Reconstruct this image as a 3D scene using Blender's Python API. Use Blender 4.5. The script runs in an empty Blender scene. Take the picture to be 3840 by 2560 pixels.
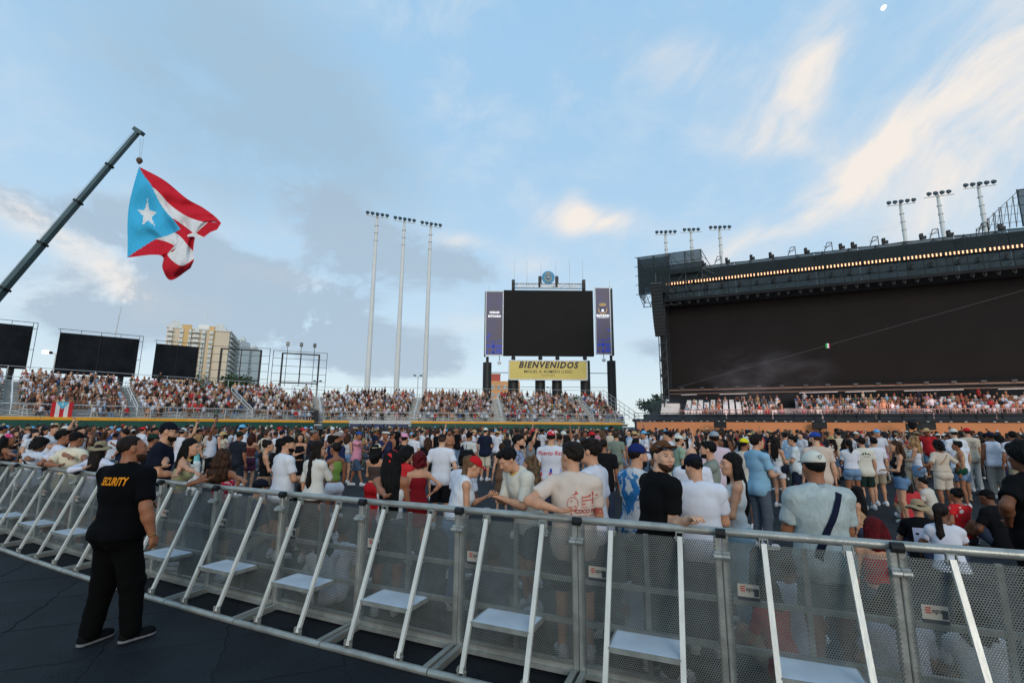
import bpy, math, random, time
import numpy as np
from math import sin, cos, pi, radians, sqrt, atan2
from mathutils import Vector, Matrix
T0 = time.time()
random.seed(7)
RNG = np.random.default_rng(7)
SC = bpy.context.scene
COL = SC.collection

# ------------------------------------------------------------------ camera
F_PX, PITCH, ROLL, CAM_H = 1791.5, radians(9.98), radians(-0.397), 1.93
cam_data = bpy.data.cameras.new('camera')
cam = bpy.data.objects.new('camera', cam_data)
COL.objects.link(cam)
cam_data.sensor_width = 36.0
cam_data.lens = F_PX / 3840 * 36.0
cam_data.clip_start = 0.05
cam_data.clip_end = 6000
_f = Vector((0, cos(PITCH), sin(PITCH)))
_u0 = Vector((0, -sin(PITCH), cos(PITCH)))
_r0 = Vector((1, 0, 0))
_rx = _r0 * cos(ROLL) - _u0 * sin(ROLL)
_uy = _r0 * sin(ROLL) + _u0 * cos(ROLL)
cam.matrix_world = Matrix(((_rx.x, _uy.x, -_f.x, 0), (_rx.y, _uy.y, -_f.y, 0),
                           (_rx.z, _uy.z, -_f.z, CAM_H), (0, 0, 0, 1)))
SC.camera = cam


def ray(px, py):
    """world direction of a point of the photograph (3840 x 2560)"""
    a, b = px - 1920, 1280 - py
    x = a * cos(ROLL) + b * sin(ROLL)
    y = -a * sin(ROLL) + b * cos(ROLL)
    return Vector((x / F_PX, cos(PITCH) - y / F_PX * sin(PITCH), sin(PITCH) + y / F_PX * cos(PITCH)))


def on_z(px, py, z=0.0):
    d = ray(px, py)
    return Vector((0, 0, CAM_H)) + d * ((z - CAM_H) / d.z)


def on_y(px, py, y):
    d = ray(px, py)
    return Vector((0, 0, CAM_H)) + d * (y / d.y)


# ------------------------------------------------------------------ sky, sun, exposure
SUN_EL, SUN_AZ = radians(17), radians(172)      # low, veiled sun behind the camera


class Nodes:
    def __init__(s, tree):
        s.t = tree

    def add(s, kind, **kw):
        n = s.t.nodes.new(kind)
        for k, v in kw.items():
            setattr(n, k, v)
        return n

    def put(s, sock, v):
        if isinstance(v, bpy.types.NodeSocket):
            s.t.links.new(v, sock)
        else:
            sock.default_value = v

    def m(s, op, a, b=None, c=None, clamp=False):
        n = s.add('ShaderNodeMath', operation=op, use_clamp=clamp)
        for i, v in enumerate((a, b, c)):
            if v is not None:
                s.put(n.inputs[i], v)
        return n.outputs[0]

    def mix(s, fac, a, b, blend='MIX'):
        n = s.add('ShaderNodeMix', data_type='RGBA', blend_type=blend, clamp_factor=True)
        s.put(n.inputs['Factor'], fac)
        s.put(n.inputs[6], a if not isinstance(a, tuple) else (*a, 1)[:4])
        s.put(n.inputs[7], b if not isinstance(b, tuple) else (*b, 1)[:4])
        return n.outputs[2]

    def noise(s, vec, scale, detail=6, rough=.55, dist=0.0):
        n = s.add('ShaderNodeTexNoise')
        s.put(n.inputs['Vector'], vec)
        n.inputs['Scale'].default_value = scale
        n.inputs['Detail'].default_value = detail
        n.inputs['Roughness'].default_value = rough
        n.inputs['Distortion'].default_value = dist
        return n.outputs[0]

    def ramp(s, v, lo, hi):
        n = s.add('ShaderNodeMapRange', interpolation_type='SMOOTHSTEP')
        s.put(n.inputs[0], v)
        n.inputs[1].default_value = lo
        n.inputs[2].default_value = hi
        return n.outputs[0]


world = bpy.data.worlds.new('World')
SC.world = world
world.use_nodes = True
wt = world.node_tree
wt.nodes.clear()
W = Nodes(wt)
sky = W.add('ShaderNodeTexSky', sky_type='NISHITA', sun_disc=False)
sky.sun_elevation = SUN_EL
sky.sun_rotation = SUN_AZ
sky.air_density = 1.0
sky.dust_density = 0.6
sky.ozone_density = 1.6
tc = W.add('ShaderNodeTexCoord').outputs['Generated']
sep = W.add('ShaderNodeSeparateXYZ')
W.put(sep.inputs[0], tc)
vx, vy, vz = sep.outputs
az = W.m('ARCTAN2', vx, vy)
el = W.m('ARCSINE', vz)
# flattened cloud-layer coordinates: clouds crowd together towards the horizon
den = W.m('ADD', W.m('ABSOLUTE', vz), 0.22)
comb = W.add('ShaderNodeCombineXYZ')
W.put(comb.inputs[0], W.m('DIVIDE', vx, den))
W.put(comb.inputs[1], W.m('DIVIDE', vy, den))
W.put(comb.inputs[2], vz)
flat = comb.outputs[0]
wn = W.add('ShaderNodeTexNoise')
W.put(wn.inputs['Vector'], tc)
wn.inputs['Scale'].default_value = 3.0
wn.inputs['Detail'].default_value = 2
wsep = W.add('ShaderNodeSeparateXYZ')
W.put(wsep.inputs[0], wn.outputs['Color'])
n_mid = wsep.outputs[2]
wv = W.add('ShaderNodeVectorMath', operation='MULTIPLY_ADD')
W.put(wv.inputs[0], wn.outputs['Color'])
wv.inputs[1].default_value = (.30, .30, .12)
sc_ = W.add('ShaderNodeVectorMath', operation='MULTIPLY')
W.put(sc_.inputs[0], tc)
sc_.inputs[1].default_value = (1, 1, 1.7)
W.put(wv.inputs[2], sc_.outputs[0])
n_fine = W.noise(wv.outputs[0], 6.5, 6, .64)
wisp = n_fine
ae0 = W.add('ShaderNodeCombineXYZ')
W.put(ae0.inputs[0], az)
W.put(ae0.inputs[1], el)
smp = W.add('ShaderNodeMapping', vector_type='TEXTURE')
W.put(smp.inputs[0], ae0.outputs[0])
smp.inputs[2].default_value = (0, 0, radians(30))
smp.inputs[3].default_value = (1.0, .42, 1)
sadd = W.add('ShaderNodeVectorMath', operation='MULTIPLY_ADD')
W.put(sadd.inputs[0], wn.outputs['Color'])
sadd.inputs[1].default_value = (.28, .55, 0)
W.put(sadd.inputs[2], smp.outputs[0])
streak = W.noise(sadd.outputs[0], 3.6, 6, .60)
ae = W.add('ShaderNodeCombineXYZ')
W.put(ae.inputs[0], az)
W.put(ae.inputs[1], el)


def wobbled(amount):
    n = W.add('ShaderNodeVectorMath', operation='MULTIPLY_ADD')
    W.put(n.inputs[0], wn.outputs['Color'])
    n.inputs[1].default_value = (amount, amount, 0)
    n2 = W.add('ShaderNodeVectorMath', operation='ADD')
    W.put(n2.inputs[0], ae.outputs[0])
    n2.inputs[1].default_value = (-amount / 2, -amount / 2, 0)
    W.put(n.inputs[2], n2.outputs[0])
    return n.outputs[0]


WOB = {'s': wobbled(.10), 'l': wobbled(.15)}


def cloud(px, py, sx, sy, ang=0.0, amp=1.0):
    """soft cloud body centred on a direction of the sky; sx, sy in photo pixels, ang in degrees"""
    d = ray(px, py).normalized()
    a0, e0 = atan2(d.x, d.y), math.asin(d.z)
    mp = W.add('ShaderNodeMapping', vector_type='TEXTURE')
    W.put(mp.inputs[0], WOB['l' if sx > 300 else 's'])
    mp.inputs[1].default_value = (a0, e0, 0)
    mp.inputs[2].default_value = (0, 0, radians(ang))
    mp.inputs[3].default_value = (sx / F_PX, sy / F_PX, 1)
    dt = W.add('ShaderNodeVectorMath', operation='DOT_PRODUCT')
    W.put(dt.inputs[0], mp.outputs[0])
    W.put(dt.inputs[1], mp.outputs[0])
    return W.m('POWER', 0.3679, dt.outputs['Value']), amp


def total(*c):
    out = 0.0
    for g, amp in c:
        out = W.m('MULTIPLY_ADD', g, amp, out)
    return out


base = W.mix(1.0, sky.outputs[0], (0.1, 0.1, 0.1), 'MULTIPLY')
# clear sky of a humid early evening, paler and a little warmer at the horizon
haze_f = W.m('EXPONENT', W.m('MULTIPLY', W.m('ABSOLUTE', el), -3.0))
clear = W.mix(haze_f, (0.285, 0.515, 0.76), (0.66, 0.745, 0.77))
base = W.mix(0.88, base, clear)
# thin grey veil, grey-blue cumulus, warm white cloud
veil_b = total(cloud(800, 200, 560, 300, -22), cloud(1300, 520, 480, 230, -25), cloud(650, 520, 330, 200, -30, .6), cloud(2300, 120, 520, 170, -10, .45))
veil = W.m('MULTIPLY', W.ramp(W.m('MULTIPLY', veil_b, W.m('ADD', W.m('MULTIPLY', n_fine, 1.3), -.05)), .08, 1.05), .85, clamp=True)
cum_b = total(cloud(520, 890, 240, 110, -12, 1.1), cloud(860, 1015, 240, 75, -8, 1.15), cloud(400, 1170, 270, 110, -4, 1.15), cloud(960, 1190, 210, 100, 0, 1.15),
              cloud(1290, 1110, 200, 190, 10, 1.15), cloud(1660, 1000, 270, 110, -10, 1.15), cloud(1230, 800, 190, 90, -15, .9), cloud(1480, 1320, 360, 100, 0, .9),
              cloud(2430, 1290, 130, 70, 0, .7), cloud(3250, 880, 230, 90, 8, .5), cloud(1050, 640, 300, 80, -20, .7), cloud(60, 800, 160, 60, -10, .8))
cum = W.ramp(W.m('MULTIPLY', cum_b, W.m('MULTIPLY_ADD', n_fine, 3.0, -.72)), .30, .80)
cum = W.m('MULTIPLY', cum, .80)
wh_b = total(cloud(3150, 700, 520, 75, 24, 1.2), cloud(3830, 440, 400, 90, 28, 1.1), cloud(3660, 200, 400, 75, 31, 1.05), cloud(3060, 250, 240, 60, 32, .70), cloud(2990, 420, 150, 90, 62, .62),
             cloud(2600, 280, 330, 130, -32, .62), cloud(2850, 560, 380, 60, -20, .45), cloud(2230, 865, 240, 60, -8, 1.2), cloud(2160, 800, 70, 50, 40, .6), cloud(2000, 1010, 200, 60, 0, .45),
             cloud(130, 840, 260, 55, -20, .85), cloud(330, 1020, 330, 70, -25, .65), cloud(1050, 1040, 180, 45, 0, .95), cloud(1750, 920, 170, 45, -10, .8), cloud(700, 1160, 200, 60, 0, .6), cloud(1900, 1230, 330, 60, 0, .6),
             cloud(100, 1130, 330, 70, -10, .55), cloud(3700, 760, 420, 110, 20, .5), cloud(3050, 120, 300, 45, 40, .35), cloud(3500, 60, 350, 40, 35, .35))
wh = W.ramp(W.m('MULTIPLY', wh_b, W.m('MULTIPLY_ADD', streak, 3.6, -.95)), .05, 1.6)
# scattered cloud over the rest of the sky, as in view
far_b = W.ramp(wisp, .54, .74)
outside = W.ramp(W.m('ABSOLUTE', az), .85, 1.25)
high = W.ramp(el, .75, .95)
out_f = W.m('MAXIMUM', outside, high)
gen = W.m('MULTIPLY', W.m('MULTIPLY', far_b, out_f), .55)
base = W.mix(W.m('MULTIPLY', W.ramp(n_fine, .42, .80), .42), base, (0.60, 0.655, 0.70))
col = W.mix(veil, base, (0.30, 0.435, 0.56))
col = W.mix(W.m('MULTIPLY', wh, .95), col, (0.79, 0.72, 0.655))
col = W.mix(cum, col, (0.335, 0.43, 0.53))
col = W.mix(gen, col, (0.56, 0.60, 0.64))
bg = W.add('ShaderNodeBackground')
W.put(bg.inputs[0], col)
bg.inputs[1].default_value = 1.2
world.cycles.sampling_method = 'MANUAL'
world.cycles.sample_map_resolution = 256
wo = W.add('ShaderNodeOutputWorld')
wt.links.new(bg.outputs[0], wo.inputs[0])

sun_d = bpy.data.lights.new('sun', 'SUN')
sun = bpy.data.objects.new('sun', sun_d)
COL.objects.link(sun)
sun_d.energy = 1.3
sun_d.angle = radians(24)
sun_d.color = (1.0, 0.88, 0.74)
_sd = Vector((sin(SUN_AZ) * cos(SUN_EL), cos(SUN_AZ) * cos(SUN_EL), sin(SUN_EL)))
sun.rotation_euler = (-_sd).to_track_quat('-Z', 'Y').to_euler()

SC.view_settings.view_transform = 'Standard'
SC.view_settings.look = 'None'
SC.view_settings.exposure = 0.0
SC.view_settings.gamma = 1.0
SC.render.engine = 'CYCLES'
SC.cycles.use_denoising = True
SC.cycles.max_bounces = 4
SC.cycles.diffuse_bounces = 2
SC.cycles.glossy_bounces = 2
SC.cycles.transmission_bounces = 2
SC.cycles.transparent_max_bounces = 12
SC.cycles.sample_clamp_indirect = 4.0

# ------------------------------------------------------------------ materials
def lin(c):
    """sRGB 0-255 to linear"""
    return tuple((v / 255 / 12.92) if v / 255 <= .04045 else ((v / 255 + .055) / 1.055) ** 2.4 for v in c)


MATS = {}


def mat(name, rgb, rough=.7, metal=0.0, spec=.4, var=.12, scale=8.0, bump=0.0, bscale=60.0, emit=0.0, ecol=None, alpha=1.0, stretch=None):
    """procedural surface: base colour broken by noise, optional fine relief"""
    if name in MATS:
        return MATS[name]
    m = bpy.data.materials.new(name)
    MATS[name] = m
    m.use_nodes = True
    t = m.node_tree
    t.nodes.clear()
    N = Nodes(t)
    p = N.add('ShaderNodeBsdfPrincipled')
    o = N.add('ShaderNodeOutputMaterial')
    t.links.new(p.outputs[0], o.inputs[0])
    p.inputs['Roughness'].default_value = rough
    p.inputs['Metallic'].default_value = metal
    p.inputs['Specular IOR Level'].default_value = spec
    tcn = N.add('ShaderNodeTexCoord').outputs['Object']
    if stretch:
        mp = N.add('ShaderNodeMapping')
        N.put(mp.inputs[0], tcn)
        mp.inputs[3].default_value = stretch
        tcn = mp.outputs[0]
    if var > 0:
        nz = N.noise(tcn, scale, 4, .6)
        lo = tuple(max(0, c * (1 - var)) for c in rgb)
        hi = tuple(min(1, c * (1 + var)) for c in rgb)
        N.put(p.inputs['Base Color'], N.mix(N.ramp(nz, .3, .7), lo, hi))
    else:
        p.inputs['Base Color'].default_value = (*rgb, 1)
    if bump > 0:
        b = N.add('ShaderNodeBump')
        b.inputs['Strength'].default_value = bump
        b.inputs['Distance'].default_value = .02
        N.put(b.inputs['Height'], N.noise(tcn, bscale, 3, .6))
        N.put(p.inputs['Normal'], b.outputs[0])
    if emit > 0:
        p.inputs['Emission Color'].default_value = (*(ecol or rgb), 1)
        p.inputs['Emission Strength'].default_value = emit
    if alpha < 1:
        p.inputs['Alpha'].default_value = alpha
    return m


def cloth(rgb255, kind='plain'):
    rgb = tuple(max(.0015, min(.68, v * .96)) for v in lin(rgb255))
    name = 'cloth_%s_%02x%02x%02x' % (kind, *rgb255)
    if name in MATS:
        return MATS[name]
    m = mat(name, rgb, .9, 0, .10, .07, 4.0, .42, 7.0, stretch=(1, 1, .45))
    if kind != 'plain':
        t = m.node_tree
        N = Nodes(t)
        p = [n for n in t.nodes if n.type == 'BSDF_PRINCIPLED'][0]
        tcn = N.add('ShaderNodeTexCoord').outputs['Object']
        if kind == 'floral':
            v = N.add('ShaderNodeTexVoronoi')
            N.put(v.inputs['Vector'], tcn)
            v.inputs['Scale'].default_value = 9
            f = N.ramp(N.m('ADD', v.outputs['Distance'], N.m('MULTIPLY', N.noise(tcn, 22, 3), .5)), .62, .56)
            N.put(p.inputs['Base Color'], N.mix(f, rgb, (.62, .60, .56)))
        elif kind == 'bluefloral':
            f = N.ramp(N.noise(tcn, 4.2, 4, .65, 1.0), .50, .55)
            f2 = N.noise(tcn, 15, 2)
            N.put(p.inputs['Base Color'], N.mix(f, rgb, N.mix(f2, (.02, .10, .30), (.04, .25, .50))))
        elif kind == 'washed':
            f = N.ramp(N.noise(tcn, 9, 5, .7, 1.5), .35, .7)
            N.put(p.inputs['Base Color'], N.mix(f, rgb, tuple(min(.8, c * 1.35) for c in rgb)))
        elif kind == 'print':
            f = N.ramp(N.noise(tcn, 13, 4, .7, 1.2), .5, .56)
            N.put(p.inputs['Base Color'], N.mix(f, rgb, tuple(c * .25 + .02 for c in rgb)))
        elif kind == 'bandana':
            v = N.add('ShaderNodeTexVoronoi', feature='F1')
            N.put(v.inputs['Vector'], tcn)
            v.inputs['Scale'].default_value = 26
            f = N.ramp(v.outputs['Distance'], .42, .34)
            f = N.m('MULTIPLY', f, N.ramp(N.noise(tcn, 30, 2), .45, .55))
            N.put(p.inputs['Base Color'], N.mix(f, rgb, (.75, .68, .68)))
        elif kind == 'tattoo':
            f = N.ramp(N.noise(tcn, 16, 5, .75, 2.0), .52, .58)
            N.put(p.inputs['Base Color'], N.mix(N.m('MULTIPLY', f, .65), rgb, (.06, .06, .06)))
    return m


SKINS = [lin(c) for c in ((176, 122, 92), (196, 146, 116), (150, 98, 70), (112, 70, 48), (206, 160, 132), (134, 86, 62), (84, 52, 38))]


def skin_mat(i):
    m = mat('skin_%d' % i, tuple(c * .92 for c in SKINS[i]), .55, 0, .35, .09, 18.0, .1, 90.0)
    p = [n for n in m.node_tree.nodes if n.type == 'BSDF_PRINCIPLED'][0]
    p.inputs['Subsurface Weight'].default_value = 0.0
    return m


HAIRS = {'black': (14, 12, 12), 'dark': (28, 21, 18), 'brown': (58, 38, 26), 'auburn': (58, 30, 20), 'red': (84, 14, 20), 'blond': (150, 116, 78), 'mixed': (96, 74, 54), 'grey': (110, 108, 104)}


def hair_mat(k):
    name = 'hair_' + k
    if name in MATS:
        return MATS[name]
    rgb = tuple(max(.004, c) for c in lin(HAIRS[k]))
    return mat(name, rgb, .62, 0, .14, .5, 30.0, 1.0, 60.0, stretch=(1, 1, .22))


# ------------------------------------------------------------------ signed-distance modelling of organic shapes
def v3(*a):
    return np.array(a, dtype=np.float32)


def rot(yaw=0.0, pitch=0.0, roll=0.0):
    """yaw: turn to the right (deg), pitch: lean forward, roll: lean to the right"""
    y, p, r = radians(yaw), radians(pitch), radians(roll)
    Rz = np.array([[cos(y), sin(y), 0], [-sin(y), cos(y), 0], [0, 0, 1]])
    Rx = np.array([[1, 0, 0], [0, cos(p), sin(p)], [0, -sin(p), cos(p)]])
    Ry = np.array([[cos(r), 0, sin(r)], [0, 1, 0], [-sin(r), 0, cos(r)]])
    return (Rz @ Rx @ Ry).astype(np.float32)


def ell(c, r, R=None, k=.03, sub=False):
    return ('e', np.asarray(c, np.float32), np.asarray(r, np.float32), R, k, sub)


def cone(a, b, ra, rb, k=.03, flat=None, sub=False):
    """tapered capsule; flat=(R, sx, sy, sz) squeezes it in a local frame"""
    return ('c', np.asarray(a, np.float32), np.asarray(b, np.float32), float(ra), float(rb), flat, k, sub)


def grow(prims, d):
    out = []
    for q in prims:
        if q[0] == 'e':
            out.append(('e', q[1], q[2] + d, q[3], q[4], q[5]))
        else:
            out.append(('c', q[1], q[2], q[3] + d, q[4] + d, q[5], q[6], q[7]))
    return out


def _bbox(q):
    if q[0] == 'e':
        r = float(q[2].max()) if q[3] is not None else q[2]
        return q[1] - r, q[1] + r
    rr = max(q[3], q[4]) * (1.0 if q[5] is None else max(1.0, 1 / min(q[5][1:])) if False else 1.6 if q[5] is not None else 1.0)
    return np.minimum(q[1], q[2]) - rr, np.maximum(q[1], q[2]) + rr


def sdf_mesh(prims, vox, cuts=(), disp=None, margin=None):
    """smooth union of the primitives, cut by half-spaces (n, d: keep n.x <= d), meshed by surface nets"""
    adds = [q for q in prims if not q[-1]]
    lo = np.min([_bbox(q)[0] for q in adds], axis=0) - 2.5 * vox
    hi = np.max([_bbox(q)[1] for q in adds], axis=0) + 2.5 * vox
    for n, d in cuts:            # axis-aligned cuts shrink the grid
        n = np.asarray(n, np.float32)
        ax = int(np.argmax(np.abs(n)))
        if abs(n[ax]) > .999:
            if n[ax] > 0:
                hi[ax] = min(hi[ax], d + 2.5 * vox)
            else:
                lo[ax] = max(lo[ax], -d - 2.5 * vox)
    dims = np.maximum(np.ceil((hi - lo) / vox).astype(int) + 1, 4)
    X = [(lo[i] + vox * np.arange(dims[i])).astype(np.float32) for i in range(3)]
    big = np.float32(.5)
    Fd = np.full(dims, big, np.float32)
    mg = margin or max(.05, 2.2 * vox)
    for q in prims:
        a, b = _bbox(q)
        s = [slice(max(0, int((a[i] - mg - lo[i]) / vox)), min(dims[i], int((b[i] + mg - lo[i]) / vox) + 2)) for i in range(3)]
        if any(t.start >= t.stop for t in s):
            continue
        px, py, pz = X[0][s[0]][:, None, None], X[1][s[1]][None, :, None], X[2][s[2]][None, None, :]
        if q[0] == 'e':
            dx, dy, dz = px - q[1][0], py - q[1][1], pz - q[1][2]
            if q[3] is not None:
                R = q[3]
                dx, dy, dz = (R[0, 0] * dx + R[1, 0] * dy + R[2, 0] * dz, R[0, 1] * dx + R[1, 1] * dy + R[2, 1] * dz, R[0, 2] * dx + R[1, 2] * dy + R[2, 2] * dz)
            r = q[2]
            k0 = np.sqrt((dx / r[0]) ** 2 + (dy / r[1]) ** 2 + (dz / r[2]) ** 2)
            k1 = np.sqrt((dx / r[0] ** 2) ** 2 + (dy / r[1] ** 2) ** 2 + (dz / r[2] ** 2) ** 2) + 1e-6
            d = k0 * (k0 - 1) / k1
            k = q[4]
        else:
            A, B = q[1], q[2]
            dx, dy, dz = px - A[0], py - A[1], pz - A[2]
            BA = B - A
            if q[5] is not None:
                R = q[5][0]
                sc = np.array(q[5][1:], np.float32)
                dx, dy, dz = ((R[0, 0] * dx + R[1, 0] * dy + R[2, 0] * dz) * sc[0], (R[0, 1] * dx + R[1, 1] * dy + R[2, 1] * dz) * sc[1], (R[0, 2] * dx + R[1, 2] * dy + R[2, 2] * dz) * sc[2])
                BA = (R.T @ BA) * sc
            L2 = float(BA @ BA) + 1e-9
            h = np.clip((dx * BA[0] + dy * BA[1] + dz * BA[2]) / L2, 0, 1)
            d = np.sqrt((dx - h * BA[0]) ** 2 + (dy - h * BA[1]) ** 2 + (dz - h * BA[2]) ** 2) - (q[3] + (q[4] - q[3]) * h)
            if q[5] is not None:
                d = d / max(q[5][1:])
            k = q[6]
        f = Fd[tuple(s)]
        if q[-1]:
            h = np.maximum(k - np.abs(f + d), 0) / k
            Fd[tuple(s)] = np.maximum(f, -d) + h * h * k * .25
        else:
            h = np.maximum(k - np.abs(f - d), 0) / k
            Fd[tuple(s)] = np.minimum(f, d) - h * h * k * .25
    gx, gy, gz = X[0][:, None, None], X[1][None, :, None], X[2][None, None, :]
    if disp is not None:
        Fd = Fd + disp(gx, gy, gz)
    for n, d in cuts:
        Fd = np.maximum(Fd, (n[0] * gx + n[1] * gy + n[2] * gz - d).astype(np.float32))
    Fd = Fd.copy()
    Fd[0], Fd[-1] = big, big
    Fd[:, 0], Fd[:, -1] = big, big
    Fd[:, :, 0], Fd[:, :, -1] = big, big
    ins = Fd < 0
    c8 = [ins[i:dims[0] - 1 + i, j:dims[1] - 1 + j, k:dims[2] - 1 + k] for i in (0, 1) for j in (0, 1) for k in (0, 1)]
    cnt = sum(c.astype(np.int8) for c in c8)
    act = (cnt > 0) & (cnt < 8)
    ci, cj, ck = np.nonzero(act)
    n = len(ci)
    if n == 0:
        return np.zeros((0, 3), np.float32), np.zeros((0, 4), np.int32)
    idx = np.full(act.shape, -1, np.int32)
    idx[ci, cj, ck] = np.arange(n)
    P = np.zeros((n, 3), np.float32)
    W_ = np.zeros(n, np.float32)
    corners = [(i, j, k) for i in (0, 1) for j in (0, 1) for k in (0, 1)]
    val = {c: Fd[ci + c[0], cj + c[1], ck + c[2]] for c in corners}
    for a in corners:
        for ax in range(3):
            if a[ax] == 0:
                b = list(a)
                b[ax] = 1
                b = tuple(b)
                va, vb = val[a], val[b]
                cr = (va < 0) != (vb < 0)
                t = np.where(cr, va / np.where(va == vb, 1, va - vb), 0)
                for x in range(3):
                    P[:, x] += np.where(cr, a[x] + (t if x == ax else 0), 0)
                W_ += cr
    P = P / W_[:, None]
    P = (P + np.stack([ci, cj, ck], 1)) * vox + lo
    quads = []
    for ax in range(3):
        o1, o2 = [(1, 2), (2, 0), (0, 1)][ax]
        s0 = [slice(1, -1)] * 3
        s1 = [slice(1, -1)] * 3
        s0[ax] = slice(0, -1)
        s1[ax] = slice(1, None)
        A, B = ins[tuple(s0)], ins[tuple(s1)]
        for flip in (0, 1):
            e = (A & ~B) if not flip else (~A & B)
            q = np.array(np.nonzero(e)).T
            if len(q) == 0:
                continue
            off = np.ones(3, int)
            off[ax] = 0
            q = q + off
            def at(d1, d2):
                r = q.copy()
                r[:, o1] -= d1
                r[:, o2] -= d2
                return idx[r[:, 0], r[:, 1], r[:, 2]]
            f4 = np.stack([at(1, 1), at(0, 1), at(0, 0), at(1, 0)], 1)
            quads.append(f4 if not flip else f4[:, ::-1])
    Q = np.concatenate(quads)
    Q = Q[(Q >= 0).all(1)]
    return P, Q


def to_mesh(name, parts, mats, smooth=True):
    """parts: list of (verts, faces, material index) -> one mesh"""
    me = bpy.data.meshes.new(name)
    V, Fc, MI, n = [], [], [], 0
    for P, Q, mi in parts:
        if len(P) == 0:
            continue
        V.append(np.asarray(P, np.float32))
        Fc.append(np.asarray(Q, np.int32) + n)
        MI += [mi] * len(Q)
        n += len(P)
    if not V:
        return me
    V = np.concatenate(V)
    me.vertices.add(len(V))
    me.vertices.foreach_set('co', V.ravel())
    sizes = np.concatenate([np.full(len(f), f.shape[1]) for f in Fc])
    loops = np.concatenate([f.ravel() for f in Fc])
    me.loops.add(len(loops))
    me.loops.foreach_set('vertex_index', loops.astype(np.int32))
    me.polygons.add(len(sizes))
    me.polygons.foreach_set('loop_start', np.concatenate([[0], np.cumsum(sizes)[:-1]]).astype(np.int32))
    me.polygons.foreach_set('material_index', np.array(MI, np.int32))
    me.polygons.foreach_set('use_smooth', np.full(len(sizes), smooth))
    for m in mats:
        me.materials.append(m)
    me.update(calc_edges=True)
    return me


def link(name, data, parent=None, **props):
    o = bpy.data.objects.new(name, data)
    COL.objects.link(o)
    if parent is not None:
        o.parent = parent
    for k, v in props.items():
        o[k] = v
    return o


# ------------------------------------------------------------------ people
def ik(a, c, l1, l2, hint):
    """middle joint of a two-bone limb from a to c, bending towards hint; also the reached end"""
    a, c, hint = np.asarray(a, float), np.asarray(c, float), np.asarray(hint, float)
    d = c - a
    L = np.linalg.norm(d)
    if L > (l1 + l2) * .998:
        d = d / L * (l1 + l2) * .998
        L = (l1 + l2) * .998
        c = a + d
    u = d / L
    x = (l1 * l1 - l2 * l2 + L * L) / (2 * L)
    h = sqrt(max(0, l1 * l1 - x * x))
    p = hint - u * (hint @ u)
    n = np.linalg.norm(p)
    p = p / n if n > 1e-6 else np.array([0, 0, 1.])
    return a + u * x + p * h, c


# wrist targets relative to the shoulder, in units of the arm (0.54 m at 1.75 m height), person's frame: x outwards, y forwards, z up
ARMS = {
    'down': ((.16, .08, -.97), (.3, -1, 0)), 'loose': ((.26, .02, -.93), (.6, -1, 0)), 'front': ((-.18, .52, -.52), (.6, -.4, -1)),
    'phone': ((-.26, .56, -.18), (.5, 0, -1)), 'chest': ((-.42, .42, -.32), (.8, 0, -1)), 'hip': ((.12, .10, -.62), (1, -.5, 0)),
    'rail': ((.50, .12, -.34), (.8, -.3, -.9)), 'railback': ((.62, -.10, -.28), (1, -.5, -.5)), 'raise': ((.25, .25, .88), (1, 0, 0)), 'face': ((-.20, .46, .12), (.6, .2, -1)),
    'point': ((.1, .95, .05), (.5, 0, -1)), 'pocket': ((.10, .16, -.74), (.7, -.9, 0)), 'lap': ((-.05, .60, -.62), (.7, 0, -.7)), 'head': ((.05, .18, .46), (1, .2, .1)),
    'cross': ((-.62, .40, -.34), (.8, .2, -.8)), 'side': ((.55, .15, -.62), (.5, -.6, -.6)), 'behind': ((-.1, -.35, -.72), (.9, -.7, 0)),
}


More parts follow.
